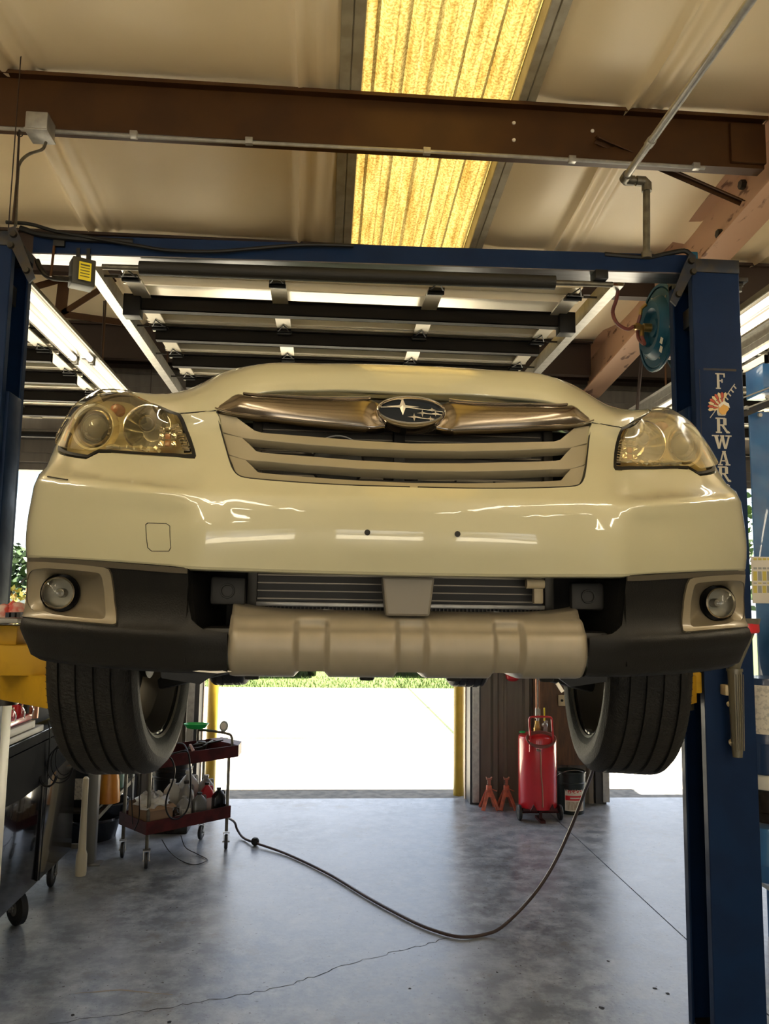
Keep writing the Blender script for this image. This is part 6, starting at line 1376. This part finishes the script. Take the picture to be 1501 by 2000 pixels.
B().lathe([(0, -.016), (.034, -.016), (.040, -.010), (.040, .016), (.0, .018)], (q[0], q[1], q[2]+.045), 'y', 24, sx=.8).build('body', mat('grey_gauge_body', (.32, .33, .30), .4), g2); B().lathe([(0, -.018), (.026, -.017), (.028, -.015)], (q[0], q[1], q[2]+.048), 'y', 20, sx=.8).build('dial', LABELW, g2); B().tube([(q[0], q[1], q[2]-.0), (q[0], q[1], q[2]+.01)], .010, 8).build('stem', GALVD, g2)
jug(cp(.17, .16, ZT+.006), .13, .034, mat('clear_grey_cup', (.28, .24, .24), .25), 'small_jar', 'small grey jar with a white lid on the upper tray next to the tyre', 'jar', neck=.6, handle=False, capc=PLWH)
b = B(); 
for k in range(5):
    a0, c0 = LX*.55+.05*k, .06+.04*(k % 3); b.bar(cp(a0-.06, c0, ZT+.085+.004*k), cp(a0+.09, c0+.05*(1 if k % 2 else -1)+.05, ZT+.09+.006*k), .014, .010, bev=.002)
b.lathe([(0, ZT+.01), (.035, ZT+.01), (.04, ZT+.09), (.03, ZT+.105), (0, ZT+.11)], cp(LX*.8, .2, 0), n=16)
tag(b.build('hand_tools', GREASE), 'jumble of greasy hand tools in the upper cart tray', 'tools')
b = B(); b.lathe([(0, 0), (.012, 0), (.010, .05), (0, .055)], cp(LX*.5, -.005, ZT+.085), n=10, rot=Matrix.Rotation(-.5, 3, 'Y')); tag(b.build('ear_plug', mat('pink_plug', (.6, .4, .38), .5)), 'small pinkish cap on the rim of the upper cart tray', 'cap')
zb = ZB+.006
cbx = thing('cardboard_box', 'open cardboard box with a white plastic bag on the lower cart tray', 'box', cp(.09, .12, zb))
b = B(); V = [cp(.0, .0, zb), cp(.19, .0, zb), cp(.19, .27, zb), cp(.0, .27, zb)]; V += [(p[0], p[1], p[2]+.17) for p in V]; b.add(V, [(3, 2, 1, 0), (0, 1, 5, 4), (1, 2, 6, 5), (2, 3, 7, 6), (3, 0, 4, 7)]); b.add([cp(.0, .0, zb+.17), cp(.19, .0, zb+.17), cp(.20, -.04, zb+.15), cp(-.01, -.04, zb+.15)], [(0, 1, 2, 3)]); b.build('box', CARDB, cbx, smooth=0, norm=False)
b = B(); rnd = random.Random(5)
V = []; n = 18; m_ = 8
for i in range(m_+1):
    ph = PI*.5*i/m_
    for j in range(n):
        a = 2*PI*j/n; r = math.cos(ph)*(1+.28*rnd.uniform(-1, 1)); V.append(cp(.095+.115*r*math.cos(a), .11+.14*r*math.sin(a), zb+.15+.085*math.sin(ph)*(1+.3*rnd.uniform(-1, 1))))
b.add(V, [(i*n+j, i*n+(j+1) % n, (i+1)*n+(j+1) % n, (i+1)*n+j) for i in range(m_) for j in range(n)]); tag(b.build('plastic_bag', BAGM, smooth=20), 'crumpled white plastic bag stuffed in the cardboard box', 'bag')
W1 = [  # along, across, h, r, mat, square, label text, cap, tilt
 (.25, .06, .125, .028, mat('brown_glass', (.03, .018, .012), .2), False, 'small brown bottle with a white label at the front of the lower tray', BLACK, LABELW, 0),
 (.33, .08, .18, .052, PLGR, True, 'leaning grey flat bottle with a printed label next to the small brown bottle', PLGR, LABEL, -.12),
 (.335, .25, .27, .062, PLWH, True, 'milky white oil jug behind the grey flat bottle', PLWH, None, 0),
 (.42, .20, .255, .058, PLGR, False, 'tall grey bottle in the middle of the lower tray', GREASE, None, 0),
 (.45, .07, .19, .052, mat('steel_grey_can', (.20, .20, .19), .35, .4), True, 'grey square can with a black spout in front of the white jug', BLACK, None, 0),
 (.475, .26, .315, .072, PLWH, True, 'largest milky white jug rising highest on the lower tray', PLWH, None, 0),
 (.545, .12, .24, .048, PLRD, True, 'red upright oil bottle on the lower tray', BLACK, mat('white_pink_label', (.55, .45, .45), .5), 0),
 (.60, .22, .27, .062, PLGR, True, 'grey bottle behind the red oil bottle', PLGR, None, .10),
 (.625, .07, .20, .050, mat('black_bottle', (.012, .012, .013), .25), True, 'black oil bottle leaning at the right end of the lower tray', BLACK, None, -.18),
 (.655, .12, .155, .040, PLRD, True, 'short red bottle at the far right end of the lower tray', PLRD, None, -.25)]
for (a, c, h, r, mm, sq_, lb_, cap_, lab_, tl) in W1:
    jug(cp(min(a, LX-.05), c, zb+.001), h, r, mm, 'bottle', lb_, 'bottle', square=sq_, neck=.30, lab=lab_, capc=cap_, group='bottles on the lower cart tray', rz=ux.angle_signed(Vector((1, 0)))*1.0, tilt=0)
# hoses looped over the cart
def cable(pts, r, name, label, m_=BLACK, n=6, cat='hose'):
    return tag(B().tube(smoothpath(pts, n), r, 8).build(name, m_), label, cat)
PC = lambda px, py, Y: tuple(atY(px, py, Y))
cable([PC(322, 1478, 5.80), PC(345, 1470, 5.78), PC(366, 1469, 5.80), PC(371, 1500, 5.83), PC(372, 1545, 5.88), PC(366, 1580, 5.90), PC(350, 1598, 5.88), PC(334, 1598, 5.84), PC(324, 1580, 5.82), PC(326, 1555, 5.80), PC(336, 1530, 5.76), PC(341, 1505, 5.74), PC(336, 1485, 5.74), PC(326, 1476, 5.76)], .006, 'looped_hose', 'black hose looped down the front of the cart over the bottles')
cable([PC(346, 1452, 5.95), PC(358, 1453, 5.9), PC(365, 1464, 5.84), PC(367, 1470, 5.82)], .005, 'short_hose', 'short black hose arching from the jar on the cart')
cable([PC(256, 1500, 5.90), PC(257, 1560, 5.88), PC(259, 1610, 5.85)], .0035, 'thin_wire', 'thin black wire hanging over the cardboard box')
cable([PC(270, 1505, 5.80), PC(272, 1560, 5.78), PC(271, 1598, 5.78), PC(262, 1622, 5.80)], .0035, 'thin_wire', 'second thin black wire curving over the cardboard box')
b = B(); 
P = [tuple(atY(316, 1640, 5.9)), tuple(atZ(330, 1662, .10)), tuple(atZ(352, 1680, .01)), tuple(atZ(378, 1689, .006)), tuple(atZ(400, 1683, .006)), tuple(atZ(404, 1678, .006)), tuple(atZ(385, 1668, .008)), tuple(atZ(362, 1655, .04)), tuple(atY(353, 1632, 6.1))]
b.tube(smoothpath(P, 6), .0032, 6); tag(b.build('floor_wire', BLACK), 'thin black wire looping from the cart down onto the floor', 'cable')
# black bucket beyond the cart
bq = thing('bucket', 'black ribbed bucket standing behind the cart', 'bucket', (-1.18, 6.75, 0)); hh = .40
tag(B().box((-1.36, 6.6, 0), (-1.02, 6.9, .16), .01).build('wooden_block', GREASE), 'dark block under the black bucket behind the cart', 'block')
bq.location.z = .16
b = B(); b.lathe([(0, 0), (.125, 0), (.135, .02), (.145, .24), (.152, .245), (.152, .262), (.147, .267), (.149, .30), (.156, .305), (.156, .32), (.150, .325), (.152, .36), (.160, .362), (.160, .375), (.148, .375), (.140, .05), (0, .04)], n=34); b.build('body', BLACK, bq, local=True)
b = B(); b.tube(arc((0, 0, .33), .162, PI, 2*PI, 18, ax=(1, 0, 0), ay=(0, .6, .8)), .003, 6); b.build('bail', GALV, bq, local=True)

# long air hose across the floor with a rubber stop ball
P = [cp(LX+.0, .10, .22)]+[tuple(atZ(*p)) for p in ((456, 1604, .12), (463, 1620, .05), (475, 1636, .015), (498, 1646, .02), (560, 1668, .012), (640, 1706, .012), (720, 1754, .012), (800, 1797, .012), (850, 1818, .012), (900, 1830, .012), (950, 1824, .014), (1000, 1795, .10))]
hs = [tuple(atY(x, y, Y)) for x, y, Y in ((1040, 1750, 4.72), (1080, 1690, 4.75), (1115, 1615, 4.72), (1140, 1550, 4.6), (1156, 1508, 4.45), (1170, 1460, 4.3), (1215, 1380, 4.15))]+[(1.50, 4.10, 1.6), (1.62, 4.14, 2.4), (1.70, 4.13, 3.16)]
ah = thing('air_hose', 'long reddish grey air hose curving across the floor and up to the reel', 'hose', tuple(atZ(800, 1800, 0)))
B().tube(smoothpath(P[:-1]+[tuple(atZ(985, 1806, .06))]+hs, 8), .0092, 10).build('hose', HOSEM, ah)
q = atZ(498, 1646, .02); B().lathe([(0, -.030), (.018, -.026), (.030, -.010), (.030, .010), (.018, .026), (0, .030)], (q[0], q[1], .030), n=18).build('stop_ball', BLACK, ah)

# ================================================================= RIGHT SIDE: drain tank, jack stands, pail, wall items
tk = thing('oil_drain_tank', 'tall bright red wheeled oil drain tank by the wall pier', 'tank', (1.86, 7.02, 0)); tx, ty = 1.865, 7.02
a, c = atY(1014, 1578, 7.0), atY(1086, 1436, 7.0); r = (c[0]-a[0])/2; tx = (a[0]+c[0])/2; z0, z1 = .10, c[2]
B().lathe([(0, z0), (r*.96, z0), (r, z0+.012), (r, z1-.03), (r*.97, z1-.008), (r*.8, z1+.012), (0, z1+.02)], (tx, ty, 0), n=40).build('body', REDT, tk)
b = B(); 
for s_ in (-1, 1): b.tube(smoothpath([(tx+s_*r*.60, ty-r*.83, z1-.12), (tx+s_*r*.60, ty-r*.85, z1+.02), (tx+s_*r*.60, ty-r*.7, z1+.12), (tx+s_*r*.58, ty-r*.7, z1+.155), (tx+s_*r*.44, ty-r*.7, z1+.168), (tx, ty-r*.7, z1+.170)], 5), .009, 8)
b.build('push_handle', REDT, tk)
for s_ in (-1, 1):
    x = tx+s_*(r+.012); B().lathe([(.02, -.014), (.058, -.014), (.064, -.008), (.064, .008), (.058, .014), (.02, .014)], (x, ty-.06, .064), 'x', 26).build('wheel', CASTR, tk); B().lathe([(0, -.012), (.022, -.012), (.022, .012), (0, .012)], (x, ty-.06, .064), 'x', 14).build('wheel_hub', GALVD, tk)
b = B(); b.cyl((tx-r-.02, ty-.06, .064), (tx+r+.02, ty-.06, .064), .008, 8); b.box((tx-r*.9, ty-.09, .078), (tx+r*.9, ty-.02, .10)); b.box((tx-.02, ty-r-.01, .0), (tx+.02, ty+.02, .02)); b.box((tx-.012, ty-.1, .01), (tx+.012, ty-.08, .10))
for s_ in (-1, 1): b.prism([(s_*.08-.03, .10), (s_*.08+.03, .10), (s_*.08, .155)], .01, lambda u, v, h: (tx+u, ty-r-.012+h, v))
b.build('axle_frame', REDC, tk, smooth=0)
B().tube([(tx+.005, ty, z1+.02), (tx+.005, ty, atY(1051, 1326, 7.02)[2]+.35)], .012, 12).build('drain_stem', GALV, tk)
for s_ in (-1, 1): B().tube([(tx+s_*.012+.005, ty-.01, z1+.22), (tx+s_*.012+.005, ty-.01, z1+.85)], .006, 8).build('side_rod', COPP, tk)
B().lathe([(0, z1+.01), (.024, z1+.01), (.030, z1+.03), (.030, z1+.06), (.024, z1+.075), (.018, z1+.10), (.018, z1+.12), (0, z1+.12)], (tx+.0, ty, 0), n=12).build('brass_valve', BRASS, tk, smooth=20)
B().lathe([(0, z1+.14), (.022, z1+.14), (.022, z1+.22), (.016, z1+.235), (0, z1+.235)], (tx+.005, ty, 0), n=16).build('collar', GALV, tk)
b = B(); b.lathe([(0, -.02), (.025, -.012), (.028, .0), (.02, .014), (0, .018)], (tx+.06, ty-.03, z1+.09), n=16); b.bar((tx+.07, ty, z1+.0), (tx+.08, ty, z1+.12), .02, .03); b.build('pressure_valve', GALV, tk)
B().lathe([(0, 0), (.02, .001), (.03, .008), (.02, .016), (0, .018)], (tx-r*.82, ty-.02, z1+.018), n=14).build('green_knob', PLGN, tk); B().cyl((tx+.065, ty, z1+.12), (tx+.065, ty, z1+.23), .007, 8).build('orange_cap', ORG, tk)
b = B()
for k in range(2): b.tube([Vector((tx-.005+(r*.76-.008*k)*math.cos(t), ty-r*.55+.2*r*math.sin(t)-.05, z1-.010-.012*k+.055*math.sin(t))) for t in np.linspace(0, 2*PI, 31)[:-1]], .0085, 8, closed=True)
b.build('coiled_hose', HOSER, tk)
B().tube(smoothpath([(tx-.035, ty-r-.008, z1-.10), (tx-.02, ty-r-.014, z1-.13), (tx-.014, ty-r-.008, z1-.3), (tx-.004, ty-r-.006, z0+.2), (tx+.0, ty-r-.006, z0+.03)], 5), .0055, 8).build('sight_tube', COPP, tk)
B().cyl((tx-.045, ty-r+.01, z1-.10), (tx-.02, ty-r-.012, z1-.105), .009, 10).build('tube_fitting', GALV, tk)
def jack(px, label):
    q = atZ(px, 1578, 0); x, y = float(q[0]), 7.34; t = thing('jack_stand', label, 'jack stand', (x, y, 0), group='jack stands by the wall pier')
    for k in range(4):
        a = PI/4+k*PI/2; e = Vector((math.cos(a)*.095, math.sin(a)*.095)); b = B(); w_ = .030
        tdir = Vector((-math.sin(a), math.cos(a)))
        V = [(e.x+tdir.x*.018, e.y+tdir.y*.018, 0), (e.x-tdir.x*.018, e.y-tdir.y*.018, 0), (-tdir.x*.020+e.x*.16, -tdir.y*.020+e.y*.16, .165), (tdir.x*.020+e.x*.16, tdir.y*.020+e.y*.16, .165)]
        V += [(v[0]*.9, v[1]*.9, v[2]) for v in V]; b.add(V, [(0, 1, 2, 3), (7, 6, 5, 4), (0, 4, 5, 1), (1, 5, 6, 2), (2, 6, 7, 3), (3, 7, 4, 0)]); b.build('leg', REDJ, t, local=True, smooth=0)
    b = B()
    for s_ in (-1, 1):
        b.prism([(-.085, .005), (-.065, .005), (-.018, .11), (.018, .11), (.065, .005), (.085, .005), (.026, .165), (-.026, .165)], .003, lambda u, v, h: (u, s_*.06*(1-v/.2)+s_*.008+h, v))
    b.build('side_plate', REDJ, t, local=True, smooth=0)
    b = B(); b.box((-.022, -.02, .15), (.022, .02, .205), .004); b.build('collar', REDJ, t, local=True); b = B(); b.box((-.014, -.011, .18), (.014, .011, .262), .003); b.prism([(-.022, .255), (.022, .255), (.026, .278), (.012, .266), (-.012, .266), (-.026, .278)], .03, lambda u, v, h: (u, -.015+h, v)); b.build('ratchet_post', mat('rusty_post_red', (.40, .16, .11), .5), t, local=True)
    b = B()
    for k in range(4): b.box((-.016, -.014, .20+.014*k), (-.013, .012, .206+.014*k))
    b.build('ratchet_teeth', GREASE, t, local=True, smooth=0)
    b = B(); b.bar((.02, 0, .175), (.07, -.01, .155), .012, .006); b.build('lever', REDJ, t, local=True)
    return t
jack(953, 'left one of two faded red jack stands on the floor by the pier'); jack(987, 'right one of two faded red jack stands, the one nearer the red tank')
pl_ = thing('pail', 'dark green black oil pail with a red and white label right of the red tank', 'pail', (2.14, 7.2, 0))
a, c = atZ(1091, 1583, 0), atZ(1142, 1583, 0); pr_ = .122; pxm_ = atY(1116, 1580, 7.2)[0]; pl_.location = (pxm_, 7.22, 0)
PG = mat('dark_green_black_pail', (.008, .016, .014), .4)
b = B(); b.lathe([(0, 0), (.112, 0), (.116, .01), (.124, .25), (.130, .252), (.130, .268), (.125, .272), (.127, .345), (.134, .348), (.134, .36), (.122, .36), (.112, .04), (0, .03)], n=34); b.build('body', PG, pl_, local=True)
def wrap(r, a0, a1, z0, z1, name, m_, par, off=.0015):
    b = B(); n = 10; a0, a1 = math.radians(a0), math.radians(a1); b.grid(lambda u, v: ((r+off)*math.cos(u), (r+off)*math.sin(u), v), [a0+(a1-a0)*i/n for i in range(n+1)], [z0, z1]); return b.build(name, m_, par, local=True)
wrap(.121, 228, 312, .035, .225, 'label', LABELW, pl_); wrap(.121, 230, 310, .125, .165, 'label_red_band', REDT, pl_, .0028); wrap(.121, 240, 300, .185, .212, 'label_red_lettering', mat('label_red_print', (.55, .10, .09), .5, c2=(.7, .66, .58), ns=60, ramp=(.48, .52)), pl_, .0028); wrap(.121, 250, 290, .140, .150, 'label_white_line', LABELW, pl_, .004)
wrap(.121, 235, 305, .045, .115, 'label_stain', mat('stained_label', (.55, .50, .42), .6, c2=(.28, .2, .14), ns=14, stretch=(3, 3, .6)), pl_, .0028)
b = B(); b.tube(arc((0, 0, .30), .133, PI, 2*PI, 16, ax=(1, 0, 0), ay=(0, .8, -.6)), .003, 6); b.build('bail', GALV, pl_, local=True)
fe = thing('fire_extinguisher', 'round red bottom of an extinguisher on the wall pier, mostly hidden by the bumper', 'extinguisher', (1.62, 7.45, .97)); q = atY(1001, 1330, 7.43); B().lathe([(0, q[2]-.005), (.04, q[2]), (.062, q[2]+.02), (.065, q[2]+.04), (.065, q[2]+.36), (.05, q[2]+.40), (.02, q[2]+.42), (0, q[2]+.42)], (q[0], 7.44, 0), n=24).build('cylinder', REDT, fe)
B().cyl((q[0], 7.44, q[2]+.42), (q[0], 7.44, q[2]+.47), .018, 10).build('valve', BLACK, fe)
a, c = atY(1042, 1560, 7.5), atY(1090, 1326, 7.5); tag(B().box((a[0], 7.49, .35), (c[0]+.25, 7.52, 1.6), .003).build('wall_board', WOODB), 'worn brown board leaning on the pier behind the red tank', 'board')
q = atY(1094, 1368, 7.46); b = B(); b.box((q[0]-.02, 7.455, q[2]-.05), (q[0]+.045, 7.47, q[2]+.05), .004); so = thing('wall_switch', 'small yellowish switch plate on the pier beside the right tyre', 'switch', (q[0], 7.47, q[2])); b.build('plate', TAN, so); B().lathe([(0, -.01), (.012, -.008), (.012, 0)], (q[0]+.012, 7.455, q[2]), 'y', 12).build('button', BLACK, so)
# bollards at the middle door
for x, lb_ in ((-1.03, 'yellow steel bollard at the left side of the middle door'), (1.345, 'yellow steel bollard at the right side of the middle door')):
    t = thing('bollard', lb_, 'bollard', (x, 7.92, -.03)); B().lathe([(0, -.03), (.052, -.03), (.052, 1.15), (.045, 1.19), (.02, 1.215), (0, 1.22)], (x, 7.92, 0), n=28).build('post', YELB, t); B().lathe([(.052, -.03), (.075, -.03), (.07, -.018), (.053, -.012)], (x, 7.92, 0), n=28).build('collar', APR, t)
for x, lb_ in ((-1.80, 'yellow bollard by the right side of the left door'), (2.75, 'yellow bollard by the left side of the right door')):
    pass
b = B(); b.tube([(1.395, 7.70, .0), (1.400, 7.70, 1.2), (1.398, 7.69, 2.8)], .006, 6); tag(b.build('jamb_cable', BLACK), 'thin black cable running down the right jamb of the middle door', 'cable')

# ================================================================= OUTSIDE
def vehicle(x, y, kind, m_, label, rz=0.):
    t = thing('parked_car', label, 'car', (x, y, -.05), rz); L_, Wd = 4.6, 1.86
    Hh = .95 if kind == 'truck' else .80
    b = B(); R_ = [(-.93, .30), (-.95, .55), (-.92, Hh-.08), (-.85, Hh), (.85, Hh), (.92, Hh-.08), (.95, .55), (.93, .30)]
    for k, (yy, s) in enumerate(((0, .93), (.15, 1), (L_-.2, 1), (L_, .94))): b.add([(p[0]*s, yy, .22+(p[1]-.30)*(.95 if yy in (0, L_) else 1)+.06) for p in R_], [])
    b.f = [(i*8+j, i*8+(j+1) % 8, (i+1)*8+(j+1) % 8, (i+1)*8+j) for i in range(3) for j in range(8)]+[tuple(range(8)), tuple(range(24, 32))]; b.mi = [0]*len(b.f)
    b.build('body', m_, t, local=True, smooth=30)
    b = B(); b.add([(-.8, .9, Hh), (.8, .9, Hh), (.8, 4.3, Hh), (-.8, 4.3, Hh), (-.62, 1.7, Hh+.55), (.62, 1.7, Hh+.55), (.62, 3.6, Hh+.55), (-.62, 3.6, Hh+.55)], [(0, 1, 5, 4), (1, 2, 6, 5), (2, 3, 7, 6), (3, 0, 4, 7), (4, 5, 6, 7)]); b.build('cabin', m_, t, local=True, smooth=0)
    b = B(); b.add([(-.70, 1.0, Hh+.08), (.70, 1.0, Hh+.08), (.58, 1.62, Hh+.50), (-.58, 1.62, Hh+.50)], [(0, 1, 2, 3)]); b.build('windshield', WG, t, local=True, smooth=0)
    b = B(); b.box((-.9, -.08, .34), (.9, .12, .56), .03); b.build('bumper', GALV if kind == 'truck' else m_, t, local=True)
    for s_ in (-1, 1):
        B().box((s_*.72-.13, -.02, .60), (s_*.72+.13, .08, .74), .02).build('headlamp', PLWH, t, local=True)
        for yy in (.85, 3.7): B().lathe([(.0, -.10), (.20, -.10), (.32, -.11), (.34, -.08), (.34, .08), (.32, .11), (.20, .10), (0, .10)], (s_*.80, yy, .34), 'x', 26).build('wheel', CASTR, t, local=True)
    B().box((-.6, -.0, .66), (.6, .02, .78), .01).build('grille', BLACK, t, local=True)
    b = B(); b.box((-.25, -.10, .38), (.25, -.085, .50), .004); b.build('number_plate', LABELW, t, local=True)
    return t
vehicle(-1.05, 20.4, 'truck', mat('parked_silver_paint', (.20, .21, .22), .3, .3, coat=.5), 'silver truck parked on the grass, its bumper and tyres seen under the car')
vehicle(2.2, 21.0, 'car', mat('parked_white_paint', (.32, .33, .33), .3, coat=.5), 'white car parked on the grass right of the silver truck')
vehicle(-7.2, 27, 'car', MATS['parked_white_paint'], 'white car parked far off beyond the left door')
LEAF = mat('sunlit_leaves', (.03, .065, .009), .6, c2=(.06, .095, .015), ns=1.5); LEAF2 = mat('dark_tree_leaves', (.018, .043, .009), .6, c2=(.035, .06, .014), ns=1.2); BARK = mat('tree_bark', (.10, .07, .05), .8)
def tree(x, y, h, r, label, m_, seed, n=1300, ls=.34, cat='tree', trunk=True):
    t = thing('tree' if trunk else 'hedge', label, cat, (x, y, -.1)); rnd = random.Random(seed); b = B()
    cl_ = [(rnd.uniform(-.5, .5)*r, rnd.uniform(-.5, .5)*r, (h*.58 if trunk else h*.5)+rnd.uniform(-.3, .3)*h*.7, rnd.uniform(.45, .75)*r) for _ in range(9)]
    for i in range(n):
        cx, cy, cz, cr_ = cl_[i % 9]; v = Vector((rnd.gauss(0, 1), rnd.gauss(0, 1), rnd.gauss(0, 1))).normalized()*cr_*rnd.uniform(.6, 1.05); p = Vector((cx, cy, cz))+v*(1 if trunk else .8)
        if p.z < .1: p.z = .1+rnd.random()*.4
        a = Vector((rnd.gauss(0, 1), rnd.gauss(0, 1), rnd.gauss(0, 1))).normalized()*ls; c = a.cross(Vector((rnd.gauss(0, 1), rnd.gauss(0, 1), rnd.gauss(0, 1)))).normalized()*ls*.6; b.add([p-a, p+c, p+a, p-c], [(0, 1, 2, 3)])
    lo = b.build('foliage', m_, t, local=True, smooth=0, norm=False); lo['kind'] = 'stuff'
    if trunk:
        b = B(); b.tube([(0, 0, -.2), (.1, 0, h*.25), (0, .1, h*.6)], [h*.035, h*.028, h*.015], 10)
        for k in range(5): a = k*1.3; b.tube([(.05, 0, h*.3), (.5*r*math.cos(a), .5*r*math.sin(a), h*.62)], [h*.014, h*.006], 7)
        b.build('trunk', BARK, t, local=True)
    return t
k = 0
for (x, y, h, r, mm) in ((-15.5, 52, 5.2, 2.9, LEAF), (-21, 55, 6.2, 3.3, LEAF2), (-27, 50, 5.6, 3., LEAF), (22.5, 44, 8.2, 3.6, LEAF), (33, 49, 9., 3.9, LEAF2), (17, 50, 7.5, 3.4, LEAF2), (-9, 58, 5.5, 3., LEAF2), (-2, 60, 5.8, 3., LEAF), (5, 58, 6., 3.1, LEAF2), (11, 55, 6.6, 3.2, LEAF)):
    tree(x, y, h, r, ['bright green tree seen through the gap at the left lift post', 'dark tree behind the hedge at far left', 'green tree farthest left', 'tall bright tree seen beside the right lift post', 'tall dark tree farthest right', 'dark tree left of the tall bright one', 'small dark tree beyond the lawn, left of middle', 'green tree beyond the lawn straight behind the car', 'dark tree beyond the lawn, right of middle', 'green tree beyond the lawn behind the right door'][k], mm, 11+k); k += 1
tree(-11.5, 36, 2.2, 2.2, 'low yellow green hedge in sun beyond the left door', mat('yellow_hedge', (.18, .18, .02), .7, c2=(.22, .10, .03), ns=1.5), 40, 1100, .16, 'hedge', False)
tree(-15.0, 38, 2.2, 2.3, 'low yellow hedge farther left', MATS['yellow_hedge'], 41, 1100, .16, 'hedge', False)
b = B(); b.box((-30, 43, -.1), (-9, 43.3, 1.9)); wl_ = b.build('boundary_wall', mat('pale_far_wall', (.25, .26, .27), .8), smooth=0); tag(wl_, 'long pale grey boundary wall far beyond the left door', 'wall')
